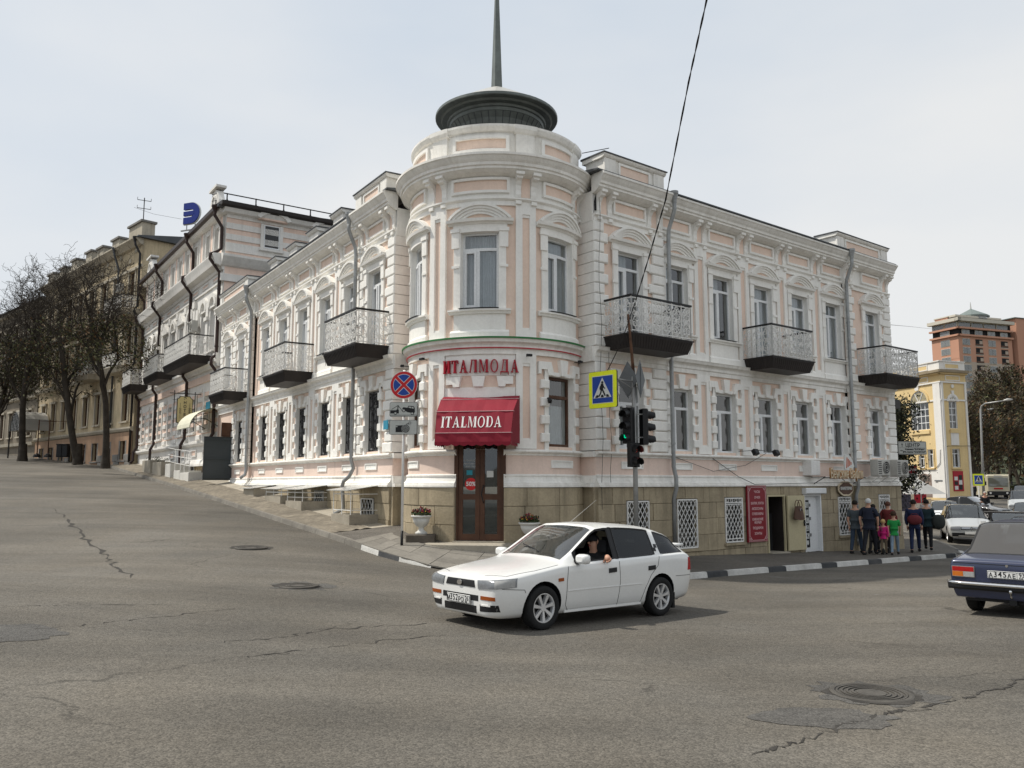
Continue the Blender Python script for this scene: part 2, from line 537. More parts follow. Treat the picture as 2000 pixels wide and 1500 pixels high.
# asphalt ------------------------------------------------------------
def asphalt(name, base, cracks=0.6):
 m = bpy.data.materials.new(name); m.use_nodes = True; MATS[name] = m
 t = m.node_tree; N = t.nodes.new; K = t.links.new
 b = t.nodes['Principled BSDF']; b.inputs['Roughness'].default_value = 0.85; b.inputs['Specular IOR Level'].default_value = 0.25
 g = N('ShaderNodeNewGeometry')
 def noise(sc, det, ro=0.6, vec=None):
  n = N('ShaderNodeTexNoise'); n.inputs['Scale'].default_value = sc; n.inputs['Detail'].default_value = det
  n.inputs['Roughness'].default_value = ro
  K(vec or g.outputs['Position'], n.inputs['Vector']); return n
 def mr(x, a, bb, c, d):
  n = N('ShaderNodeMapRange'); K(x, n.inputs[0])
  for i, q in zip((1, 2, 3, 4), (c, d, a, bb)): n.inputs[i].default_value = q
  return n.outputs[0]
 def mul(x, y):
  n = N('ShaderNodeMath'); n.operation = 'MULTIPLY'; K(x, n.inputs[0]); K(y, n.inputs[1]); return n.outputs[0]
 big = mr(noise(0.17, 4).outputs['Fac'], 0.76, 1.24, 0.35, 0.65)
 mp = N('ShaderNodeMapping'); mp.inputs['Rotation'].default_value = (0, 0, R_(-12)); mp.inputs['Scale'].default_value = (0.10, 0.75, 1)
 K(g.outputs['Position'], mp.inputs['Vector'])
 band = mr(noise(1.0, 4, vec=mp.outputs[0]).outputs['Fac'], 0.84, 1.15, 0.35, 0.65)
 vo = N('ShaderNodeTexVoronoi'); vo.inputs['Scale'].default_value = 70.0; K(g.outputs['Position'], vo.inputs['Vector'])
 sep = N('ShaderNodeSeparateColor'); K(vo.outputs['Color'], sep.inputs[0])
 grain = mr(sep.outputs[0], 0.66, 1.36, 0, 1)
 fine = mr(noise(14, 5, 0.7).outputs['Fac'], 0.82, 1.18, 0.3, 0.7)
 f = mul(mul(big, band), mul(grain, fine))
 # cracks
 wz = noise(1.3, 4); wv = N('ShaderNodeVectorMath'); wv.operation = 'MULTIPLY_ADD'
 wv.inputs[1].default_value = (0.9, 0.9, 0); K(wz.outputs['Color'], wv.inputs[0]); K(g.outputs['Position'], wv.inputs[2])
 cm = N('ShaderNodeMapping'); cm.inputs['Scale'].default_value = (0.17, 0.30, 0); cm.inputs['Rotation'].default_value = (0, 0, 0.4)
 K(wv.outputs[0], cm.inputs['Vector'])
 ve = N('ShaderNodeTexVoronoi'); ve.feature = 'DISTANCE_TO_EDGE'; ve.inputs['Scale'].default_value = 1.0; K(cm.outputs[0], ve.inputs['Vector'])
 ck = mr(ve.outputs['Distance'], 1.0, 0.0, 0.001, 0.006)
 msk = mr(noise(0.35, 3).outputs['Fac'], 0.0, cracks, 0.5, 0.62)
 cr = mul(ck, msk)
 inv = mr(cr, 1.0, 0.25, 0, 1)
 f = mul(f, inv)
 tint = N('ShaderNodeMix'); tint.data_type = 'RGBA'
 K(noise(0.5, 3).outputs['Fac'], tint.inputs['Factor'])
 tint.inputs[6].default_value = (*[c * q for c, q in zip(base, (0.95, 0.98, 1.04))], 1)
 tint.inputs[7].default_value = (*[c * q for c, q in zip(base, (1.06, 1.0, 0.93))], 1)
 sc = N('ShaderNodeVectorMath'); sc.operation = 'SCALE'; K(tint.outputs[2], sc.inputs[0]); K(f, sc.inputs['Scale'])
 K(sc.outputs[0], b.inputs['Base Color'])
 bp = N('ShaderNodeBump'); bp.inputs['Strength'].default_value = 0.5; bp.inputs['Distance'].default_value = 0.01
 hh = N('ShaderNodeMath'); hh.operation = 'SUBTRACT'; K(vo.outputs['Distance'], hh.inputs[1]); K(inv, hh.inputs[0])
 K(hh.outputs[0], bp.inputs['Height']); K(bp.outputs[0], b.inputs['Normal'])
 return m
asphalt('asphalt', (0.112, 0.103, 0.087))
asphalt('asphalt_patch', (0.085, 0.082, 0.076), 0.2)
asphalt('walk_asphalt', (0.115, 0.106, 0.092), 1.0)
mat('walk_rough', (0.19, 0.165, 0.128), 0.95, 0.3, 2.2, 0.25, 9, bump=0.9, bs=9, blot=0.5, bcol=(0.08, 0.07, 0.055))
mat('crack', (0.045, 0.041, 0.036), 0.95, 0.4, 8)
mat('earth', (0.10, 0.085, 0.06), 0.95, 0.3, 0.2)
# one ground sheet to the horizon: a fine patch in the middle, ever larger cells outwards
def axis_pts(fine, lo, hi, far):
 a = list(np.arange(lo, hi + 1e-6, fine)); d = fine
 while a[-1] < far: d *= 1.35; a.append(a[-1] + d)
 d = fine
 while a[0] > -far: d *= 1.35; a.insert(0, a[0] - d)
 return a
xs = axis_pts(1.0, -45, 60, 1500); ys = axis_pts(1.0, -6, 75, 1500)
xy = np.array([(x, y) for x in xs for y in ys]); zz = Gv(xy)
b = MB(); b.sm = True
b.add([(p[0], p[1], z) for p, z in zip(xy, zz)],
  [(i * len(ys) + j, (i + 1) * len(ys) + j, (i + 1) * len(ys) + j + 1, i * len(ys) + j + 1) for i in range(len(xs) - 1) for j in range(len(ys) - 1)], 'asphalt')
road = tag(put('road', b, fix=False), kind='structure')
# pavement: ruled strip between the wall foot and the kerb -----------------
walk = []
for s in (120, 90, 70, 56, 50, 45, 40, 35, 30, 26, 23, 20, 17, 14, 11, 9, 7, 5, 3.6, 2.6):
 a = PL(s, -0.1); k = PL(s, 2.0)
 walk.append(((a.x, a.y, wallz_l(s)), (k.x, k.y, kerbz_l(s) + 0.13)))
kp = [((-4.35, 21.6), 0.13), ((-3.72, 20.7), 0.13), ((-3.1, 19.85), 0.12), ((-2.5, 19.15), 0.10), ((-1.85, 18.62), 0.05), ((-1.0, 18.25), 0.03), ((0.2, 18.0), 0.03), ((1.4, 18.1), 0.06)]
wp = [(PL(2.0, -0.4), 0.80), (PT(-75, 2.3), 0.74), (PT(-55, 2.3), 0.68), (PT(-38, 2.3), 0.62), (PT(-20, 2.2), 0.50), (PT(0, 2.2), 0.47), (PT(25, 2.3), 0.42), (PT(55, 2.3), 0.26)]
for (w_, wz_), (k_, dz) in zip(wp, kp):
 walk.append(((w_.x, w_.y, wz_), (k_[0], k_[1], G(*k_) + dz)))
for s in (1.4, 2.6, 4, 6, 8, 10, 12, 14, 15.6):
 a = PR(s if s > 2 else 2.0, -0.1 if s > 2 else -0.4); k = PR(s - 0.3, 3.0)
 walk.append(((a.x, a.y, wallz_r(s)), (k.x, k.y, kerbz_r(s) + 0.13)))
for s, o, z, kk in ((16.6, -0.1, -0.46, (16.6, 2.95)), (17.6, -0.1, -0.49, (17.3, 2.6)), (18.6, -0.1, -0.50, (18.2, 2.1)), (18.9, -3, -0.50, (20.6, 0.7)), (18.9, -7, -0.5, (23.6, -1.2)), (18.9, -16, -0.5, (33.0, -10.0))):
 a = PR(s, o); k = PR(*kk); walk.append(((a.x, a.y, z), (k.x, k.y, G(k.x, k.y) + 0.13)))
# resample finely
def resample(pairs, step):
 out = []
 for (a, k), (a2, k2) in zip(pairs[:-1], pairs[1:]):
  n = max(1, int((Vector(k2) - Vector(k)).length / step))
  for i in range(n):
   t = i / n
   out.append((Vector(a).lerp(Vector(a2), t), Vector(k).lerp(Vector(k2), t)))
 out.append((Vector(pairs[-1][0]), Vector(pairs[-1][1])))
 return out
wk = resample(walk, 0.5)
pave = tag(link('pavement', None), kind='structure')
b = MB(); b.sm = True
NJ = 8
b.quadgrid([[a.lerp(k, j / NJ) + Vector((0, 0, 0.0)) for j in range(NJ + 1)] for a, k in wk], 'walk_asphalt')
put('surface', b, pave, fix=False)
# worn sandy strip beside the left kerb
lf = [(a, k) for a, k in wk if (Vector((k.x, k.y)) - FLo).dot(dl) > 2.2 and (Vector((k.x, k.y)) - FLo).dot(dl) < 60 and k.x < -3]
b = MB(); b.sm = True
P = []
rr = random.Random(3)
for a, k in lf:
 row = []
 for j in range(11):
  q = a.lerp(k, 0.42 + 0.055 * j); q.z += 0.006 + (0.035 * rr.random() ** 2 if 0 < j < 10 else 0.0); row.append(q)
 P.append(row)
b.quadgrid(P, 'walk_rough'); put('broken_surface', b, pave, fix=False)
b = MB(); b.sm = True
b.quadgrid([[a.lerp(k, 0.05 + 0.37 * j / 3) + Vector((0, 0, 0.005)) for j in range(4)] for a, k in lf], 'concrete'); put('concrete_strip', b, pave, fix=False)
# concrete flags of the corner
rr = random.Random(5)
cn = [(a, k) for a, k in wk if k.y < 21.2 and k.x < 3.0]
for i in range(0, len(cn) - 1):
 (a, k), (a2, k2) = cn[i], cn[i + 1]
 nn = max(3, int((k - a).length / 0.42))
 for j in range(nn):
  t0, t1 = j / nn, (j + 1) / nn
  q = [a.lerp(k, t0), a2.lerp(k2, t0), a2.lerp(k2, t1), a.lerp(k, t1)]
  c = sum(q, Vector()) / 4
  if (Vector((c.x, c.y)) - Vector(AX)).length < 3.05: continue
  q = [c + (x - c) * 0.982 for x in q]; dz = 0.012 + rr.random() * 0.006
  top = [x + Vector((rr.uniform(-.004, .004), rr.uniform(-.004, .004), dz)) for x in q]
  mb = MB(); mb.add([tuple(x - Vector((0, 0, .02))) for x in q] + [tuple(x) for x in top], [(4, 5, 6, 7), (0, 1, 5, 4), (1, 2, 6, 5), (2, 3, 7, 6), (3, 0, 4, 7)], 'kerb_grey')
  put('paving_slab', mb, pave)
# kerb stones ------------------------------------------------------------
kerb = tag(link('kerb', None), kind='structure')
kl = [k for a, k in wk]
cum = [0.0]
for p, q in zip(kl[:-1], kl[1:]): cum.append(cum[-1] + (q - p).length)
def kat(d):
 d = max(0, min(cum[-1] - 1e-4, d))
 i = int(np.searchsorted(cum, d, side='right')) - 1
 i = min(i, len(kl) - 2)
 t = (d - cum[i]) / max(1e-9, cum[i + 1] - cum[i])
 p = kl[i].lerp(kl[i + 1], t); u = (kl[i + 1] - kl[i]); u.z = 0; u.normalize()
 return p, Vector((-u.y, u.x, 0))
def dist_near(x, y):
 return cum[int(np.argmin([(p.x - x) ** 2 + (p.y - y) ** 2 for p in kl]))]
def kerb_stone(d0, d1, m):
 mb = MB(); n = max(2, int((d1 - d0) / 0.4)); P = []
 for i in range(n + 1):
  p, nrm = kat(d0 + 0.008 + (d1 - d0 - 0.016) * i / n)
  if nrm.dot(Vector((0 - p.x, 4 - p.y, 0))) < 0: nrm = -nrm
  zr = G(p.x, p.y)
  P.append([p + Vector((0, 0, -0.2)) - nrm * 0.14, p - nrm * 0.14 + Vector((0, 0, 0.008)), p + Vector((0, 0, 0.012)) - nrm * 0.02, p + nrm * 0.005 - Vector((0, 0, 0.012)), Vector((p.x, p.y, zr - 0.06)) + nrm * 0.03])
 mb.quadgrid(P, m)
 mb.add([tuple(x) for x in P[0]], [(0, 1, 2, 3, 4)], m); mb.add([tuple(x) for x in P[-1]], [(4, 3, 2, 1, 0)], m)
 return put('kerb_stone', mb, kerb)
dA = dist_near(-3.75, 20.75); d = dA - 62
while d < dA - 0.3:
 kerb_stone(d, min(d + 1.0, dA), 'kerb_grey'); d += 1.0
kerb_stone(dA, dA + 0.95, 'kerb_white'); kerb_stone(dA + 0.95, dA + 1.85, 'kerb_black'); kerb_stone(dA + 1.85, dA + 2.9, 'kerb_white')
k0 = PR(3.0, 3.0); d = dist_near(k0.x, k0.y) - 1.7; white = True
while d < cum[-1] - 10:
 ln = 1.7 if white else 0.78
 kerb_stone(d, d + ln, 'kerb_white' if white else 'kerb_black'); d += ln; white = not white
 if d > dist_near(*PR(17, 2.9)) + 1.5: break
while d < cum[-1] - 1.2:
 kerb_stone(d, d + 1.2, 'kerb_grey'); d += 1.2
# cracks, patches and covers in the road -------------------------------------
def ribbon(name, pts, wd, m, seed=1, dz=0.005, sub=14, jig=0.05):
 r = random.Random(seed); mb = MB(); P = []
 for (p, q) in zip(pts[:-1], pts[1:]):
  for i in range(sub):
   t = i / sub
   P.append(Vector((p[0] + (q[0] - p[0]) * t + r.uniform(-jig, jig), p[1] + (q[1] - p[1]) * t + r.uniform(-jig, jig))))
 P.append(Vector(pts[-1])); rows = []
 for i, p in enumerate(P):
  u = (P[min(i + 1, len(P) - 1)] - P[max(i - 1, 0)]).normalized(); nn = Vector((-u.y, u.x))
  ww = wd * (0.1 + r.random() ** 1.6 * 1.7) * min(1, i / 4 + .1, (len(P) - 1 - i) / 4 + .1)
  a = p + nn * ww / 2; c = p - nn * ww / 2
  rows.append([(a.x, a.y, G(a.x, a.y) + dz), (c.x, c.y, G(c.x, c.y) + dz)])
 mb.quadgrid(rows, m)
 return put(name, mb, road, fix=False)
def gpt(px, py):
 """where the picture's pixel (2000 px frame) meets the road"""
 v = 750 - py; p_ = R_(6.84)
 r = Vector((px - 1000, 1610 * math.cos(p_) - v * math.sin(p_), 1610 * math.sin(p_) + v * math.cos(p_)))
 r.normalize(); d = np.arange(3, 90, 0.1)
 zz_ = Gv(np.stack([r.x * d, r.y * d], 1)); k = int(np.argmax(2.0 + r.z * d < zz_))
 return (r.x * d[k], r.y * d[k])
ribbon('crack', [gpt(1470, 1475), gpt(1560, 1455), gpt(1660, 1418), gpt(1730, 1395), gpt(1790, 1388), gpt(1880, 1365), gpt(1960, 1345), gpt(2010, 1320)], 0.03, 'crack', 2)
ribbon('crack', [gpt(105, 992), gpt(150, 1035), gpt(200, 1085), gpt(255, 1130)], 0.075, 'crack', 3, jig=0.10)
ribbon('crack', [gpt(0, 1187), gpt(120, 1183), gpt(330, 1182)], 0.016, 'crack', 4)
ribbon('crack', [gpt(45, 1232), gpt(180, 1221), gpt(330, 1205), gpt(470, 1190)], 0.018, 'crack', 5)
ribbon('crack', [gpt(430, 1258), gpt(560, 1245), gpt(640, 1230), gpt(860, 1218)], 0.022, 'crack', 6, jig=0.07)
ribbon('crack', [gpt(470, 1288), gpt(580, 1275), gpt(760, 1252), gpt(900, 1240)], 0.02, 'crack', 7, jig=0.07)
ribbon('crack', [gpt(230, 962), gpt(300, 960), gpt(340, 957)], 0.03, 'crack', 8)
def blob(name, cx, cy, rx, ry, m, seed, dz=0.004, rot=0.0, n=30, parent=None, j=0.15):
 r = random.Random(seed); mb = MB(); vs = []
 for k in range(n):
  a = 2 * PI * k / n; q = 1 + r.uniform(-j, j)
  x, y = rx * q * math.cos(a), ry * q * math.sin(a)
  X = cx + x * math.cos(rot) - y * math.sin(rot); Y = cy + x * math.sin(rot) + y * math.cos(rot)
  vs.append((X, Y, G(X, Y) + dz))
 vs.append((cx, cy, G(cx, cy) + dz))
 mb.add(vs, [(k, (k + 1) % n, n) for k in range(n)], m)
 return put(name, mb, parent or road, fix=False)
blob('asphalt_patch', *gpt(-20, 1238), 0.75, 0.62, 'asphalt_patch', 1)
blob('asphalt_patch', *gpt(1610, 1403), 0.55, 0.35, 'asphalt_patch', 2)
for (px, py, seed, lab, rx) in ((1702, 1357, 3, 'round cast iron cover at the front right of the road beside the long crack', 0.36),
       (490, 1071, 4, 'sunken round cover in a dark hole in the left street', 0.38),
       (582, 1146, 5, 'rough broken cover in the road left of the white wagon', 0.36)):
 cx, cy = gpt(px, py); gz = G(cx, cy)
 if seed != 4:
  blob('asphalt_patch', cx + .05, cy + .02, rx * 1.5, rx * 1.35, 'asphalt_patch', seed, 0.003, j=.3)
  blob('crack', cx, cy, rx * 1.14, rx * 1.12, 'crack', seed + 10, 0.0055, j=.12)
 else:
  blob('crack', cx, cy + .05, rx * 1.3, rx * 1.1, 'crack', seed + 10, 0.004, j=.1)
 t_ = thing('manhole_cover', lab, 'manhole cover', (cx, cy, gz))
 mb = MB(); mb.lathe([(rx, -0.05), (rx, 0.012), (rx * .95, 0.02), (rx * .88, 0.02), (rx * .86, 0.008), (rx * .4, 0.008)], 32, (0, 0), 'iron_worn' if 'iron_worn' in MATS else mat('iron_worn', (0.085, 0.078, 0.068), 0.7, 0.3, 6, metal=0.2).name)
 for r2 in (.42, .55, .68, .8):
  mb.lathe([(rx * r2, 0.006), (rx * r2, 0.018), (rx * (r2 + .05), 0.018), (rx * (r2 + .05), 0.006)], 32, (0, 0), 'iron_worn')
 put('lid', mb, t_, WM[t_.name] @ RZ(seed))
 mb = MB(); mb.lathe([(rx * .36, 0.0), (rx * .36, 0.016), (0.01, 0.018)], 20, (0, 0), 'iron_worn'); put('lid_centre', mb, t_, WM[t_.name])
mat('worn_paint', (0.22, 0.21, 0.19), 0.9, 0.3, 6)
ribbon('road_marking', [gpt(1502, 1127), gpt(1560, 1131)], 0.22, 'worn_paint', 9, jig=0.01, sub=6)
ribbon('road_marking', [gpt(1700, 1162), gpt(1725, 1163)], 0.08, 'worn_paint', 10, jig=0.01, sub=6)
mat('hill_green', (0.055, 0.062, 0.035), 0.95, 0.35, 0.08, 0.3, 1.0)
# ================================================================== the corner building
bld = thing('corner_building', 'white and salmon two storey corner building with a round domed tower and spire', 'building', (AX[0], AX[1], 0.4))
Z0, ZF0, ZF1, ZL0, ZL1, ZB0, ZB1, ZA0, ZA1, ZC0, ZC1 = -1.0, 1.89, 2.20, 2.69, 2.84, 5.27, 5.68, 9.20, 9.41, 10.05, 10.50
rs = random.Random(11)
def wall_cells(mb, x0, x1, z0, z1, ops, y, m, depth=0.30, rm='white_plaster'):
 """wall face with rectangular openings (xa,xb,za,zb) and their reveals"""
 X = sorted(set([x0, x1] + [q for o in ops for q in o[:2] if x0 < q < x1]))
 Zs = sorted(set([z0, z1] + [q for o in ops for q in o[2:4] if z0 < q < z1]))
 for i in range(len(X) - 1):
  for j in range(len(Zs) - 1):
   cx, cz = (X[i] + X[i + 1]) / 2, (Zs[j] + Zs[j + 1]) / 2
   if any(o[0] < cx < o[1] and o[2] < cz < o[3] for o in ops): continue
   n = mb.ns(X[i + 1] - X[i])
   mb.prof([(y, Zs[j]), (y, Zs[j + 1])], X[i], X[i + 1], m, n, closed=False)
 for xa, xb, za, zb in ops:
  mb.prof([(y, za), (y + depth, za)], xa, xb, rm, None, closed=False)
  mb.prof([(y, zb), (y + depth, zb)], xa, xb, rm, None, closed=False)
  for x in (xa, xb):
   mb.add([(x, y, za), (x, y + depth, za), (x, y + depth, zb), (x, y, zb)], [(0, 1, 2, 3)], rm)
def framed_panel(mb, w, h, b, m_in, m_out='white_plaster', y=-0.05, yin=-0.005):
 """raised moulding with a sunk field, centred on 0,0"""
 for a in ((-w / 2, w / 2, h / 2 - b, h / 2), (-w / 2, w / 2, -h / 2, -h / 2 + b), (-w / 2, -w / 2 + b, -h / 2 + b, h / 2 - b), (w / 2 - b, w / 2, -h / 2 + b, h / 2 - b)):
  mb.box(a[0], a[1], y, 0.02, a[2], a[3], m_out)
 mb.box(-w / 2 + b, w / 2 - b, yin, 0.02, -h / 2 + b, h / 2 - b, m_in)
def pilaster(mb, w, z0, z1):
 mb.box(-w / 2, -w / 2 + .17, -0.07, 0.02, z0, z1, 'white_plaster')
 mb.box(w / 2 - .17, w / 2, -0.07, 0.02, z0, z1, 'white_plaster')
 mb.box(-w / 2 + .17, w / 2 - .17, -0.07, 0.02, z1 - .22, z1, 'white_plaster')
 mb.box(-w / 2 + .17, w / 2 - .17, -0.07, 0.02, z0, z0 + .22, 'white_plaster')
 iw = w / 2 - .17
 mb.box(-iw, iw, -0.012, 0.02, z0 + .22, z1 - .22, 'pink_plaster')
 mb.box(-iw, iw, -0.045, 0.02, z1 - .30, z1 - .22, 'white_plaster')
 mb.box(-iw, iw, -0.045, 0.02, z0 + .22, z0 + .27, 'white_plaster')
BR = [(0.02, 9.44), (-0.05, 9.44), (-0.075, 9.52), (-0.06, 9.62), (-0.08, 9.75), (-0.15, 9.86), (-0.25, 9.90), (-0.26, 9.96), (-0.30, 9.97), (-0.30, 10.06), (0.02, 10.06)]
def bracket(mb):
 mb.prof(BR, -0.075, 0.075, 'white_plaster', 1)
 mb.prof([(-.27, 9.98), (-.27, 10.055), (-.32, 10.055), (-.32, 9.98)], -0.10, 0.10, 'white_plaster', 1)
 mb.box(-0.075, 0.075, -0.12, 0.0, 9.24, 9.33, 'white_plaster')
def upper_window(fr, x, kind='window', z0=6.45, z1=8.50, w=1.0, balcony=False, flip=False):
 """pvc window (or balcony door) with reveal, panes, curtain, jambs, hood, sill and apron"""
 if balcony: z0 = 5.98
 key = ('uw', balcony, flip)
 def fn(mb):
  m = 'pvc_white'; y0, y1 = .11, .18; h = w / 2
  zt = 8.02
  mb.box(-h, h, y0, y1, z1 - .055, z1, m); mb.box(-h, h, y0, y1, z0, z0 + .07, m)
  mb.box(-h, -h + .055, y0, y1, z0 + .07, z1 - .055, m); mb.box(h - .055, h, y0, y1, z0 + .07, z1 - .055, m)
  mb.box(-h + .055, h - .055, y0, y1, zt, zt + .075, m)
  xm = -.06 if not flip else .06
  mb.box(xm - .045, xm + .045, y0, y1, z0 + .07, zt, m)
  a, c = (-h + .055, xm - .045) if not flip else (xm + .045, h - .055)
  for q in ((a, c, zt - .06, zt), (a, c, z0 + .07, z0 + .13), (a, a + .06, z0 + .13, zt - .06), (c - .06, c, z0 + .13, zt - .06)):
   mb.box(q[0], q[1], y0 - .025, y1, q[2], q[3], m)
 win = piece('window', fr, key, fn, x, 0, 0, bld)
 h = w / 2; zt = 8.02
 xm = -.06 if not flip else .06
 for i, q in enumerate(((-h + .055, h - .055, zt + .075, z1 - .055), (-h + .055, xm - .045, z0 + .07, zt), (xm + .045, h - .055, z0 + .07, zt))):
  piece('pane', fr, key + ('p', i), lambda mb: mb.prof([(.145, q[2]), (.145, q[3])], q[0], q[1], 'pane_glass', 1, closed=False), x, 0, 0, win)
 cv = int(abs(x) * 7.3) % 4 if not fr.cyl else 0
 def cur(mb):
  n = 40; P = []
  for i in range(n + 1):
   if cv == 1 and i == 26: break
   if cv == 2 and 14 < i < 25:
    if P: mb.quadgrid(P, 'curtain'); P = []
    continue
   xx = -h + w * i / n; yy = .27 + .022 * math.sin(i * 1.9) + .012 * math.sin(i * .7)
   P.append([(xx, yy, z0), (xx, yy, z1)])
  mb.quadgrid(P, 'curtain')
 piece('curtain', fr, key + ('c', cv), cur, x, 0, 0, win)
 def sur(mb):
  m = 'white_plaster'
  for sg in (-1, 1):
   a = (h, h + .19) if sg > 0 else (-h - .19, -h)
   mb.box(a[0], a[1], -.06, .01, z0 + .001, 8.5, m)
   e = (h + .03, h + .24) if sg > 0 else (-h - .24, -h - .03)
   mb.box(e[0], e[1], -.095, -.055, 8.08, 8.5, m)
   mb.box(e[0] - .02, e[1] + .02, -.12, -.055, 8.5, 8.6, m)
   if sg: mb.box(e[0], e[1], -.085, -.055, 7.55, 7.62, m)
 piece('surround', fr, key + ('s',), sur, x, 0, 0, win)
 def hood(mb):
  m = 'white_plaster'
  mb.box(-.72, .72, -.055, .01, 8.501, 8.70, m)
  mb.prof([(.01, 8.701), (-.07, 8.70), (-.10, 8.745), (-.17, 8.755), (-.19, 8.83), (.01, 8.835)], -.86, .86, m)
  cz = 8.185
  for ra, rb, y in ((.98, 1.045, -.20), (.915, .98, -.16), (.85, .915, -.125), (.785, .85, -.09)):
   lim = math.sqrt(((ra + rb) / 2) ** 2 - (8.835 - cz) ** 2)
   A = math.asin(min(1, lim / ((ra + rb) / 2)))
   mb.arcband(0, cz, ra, rb, PI / 2 - A, PI / 2 + A, y, .01, m, 16)
  A = math.asin(math.sqrt(.79 ** 2 - .652 ** 2) / .79)
  pts = [(.79 * math.cos(PI / 2 - A + 2 * A * k / 8), cz + .79 * math.sin(PI / 2 - A + 2 * A * k / 8)) for k in range(9)]
  mb.poly(pts, -.03, .01, 'pink_plaster')
 piece('hood', fr, ('hood',), hood, x, 0, 0, win)
 if not balcony:
  def sill(mb):
   mb.prof([(.11, 6.455), (-.10, 6.45), (-.17, 6.435), (-.17, 6.39), (-.12, 6.375), (-.10, 6.32), (.01, 6.32)], -.80, .80, 'white_plaster')
   mb.prof([(.11, 6.459), (-.20, 6.452), (-.20, 6.46), (.11, 6.475)], -.50, .50, 'roof_metal')
  piece('sill', fr, ('sill',), sill, x, 0, 0, win)
  def apron(mb):
   mb.box(-.68, .68, -.055, .01, 5.90, 6.319, 'white_plaster')
   mb.prof([(.01, 5.681), (-.11, 5.681), (-.11, 5.84), (-.06, 5.90), (.01, 5.90)], -.76, .76, 'white_plaster')
  piece('apron', fr, ('apron',), apron, x, 0, 0, win)
 return win
def scroll(mb, cx, cz, r, t, turns=1.4, a0=0.0, d=1, y=0.0, m='iron_black', n=14):
 pts = []
 for i in range(n + 1):
  k = i / n; a = a0 + d * turns * 2 * PI * k; q = r * (1 - .82 * k)
  pts.append((cx + q * math.cos(a), y, cz + q * math.sin(a)))
 mb.tube(pts, t, m, 4, caps=False)
def iron_grille(mb, w, z0, z1, y=.08):
 """scrolled dark iron window grille"""
 t = .011; m = 'iron_black'; h = w / 2
 for x in (-h, -h * .36, h * .36, h): mb.box(x - t, x + t, y - t, y + t, z0, z1, m)
 for z in (z0 + .03, (z0 + z1) / 2, z1 - .05): mb.box(-h, h, y - t, y + t, z - t, z + t, m)
 mid = (z0 + z1) / 2
 for sg in (-1, 1):
  for zz, d in ((z0 + .22, 1), (z0 + .55, -1), (mid + .28, 1), (mid + .62, -1)):
   scroll(mb, sg * h * .36, zz, .17, .012, 1.3, PI / 2 * d, sg * d, y - .015, m, 12)
   scroll(mb, sg * h * .72, zz + .12, .09, .010, 1.2, -PI / 2 * d, -sg * d, y - .015, m, 9)
  mb.tube([(sg * .02, y - .02, z0 + .05), (sg * .22, y - .03, z0 + .45), (sg * .05, y - .03, mid), (sg * .25, y - .03, mid + .4), (sg * .03, y - .02, z1 - .1)], .012, m, 4)
 mb.arcband(0, z1 - .28, .12, .145, 0, 2 * PI, y - .03, y, m, 12)
 mb.arcband(0, z0 + .32, .11, .135, 0, 2 * PI, y - .03, y, m, 12)
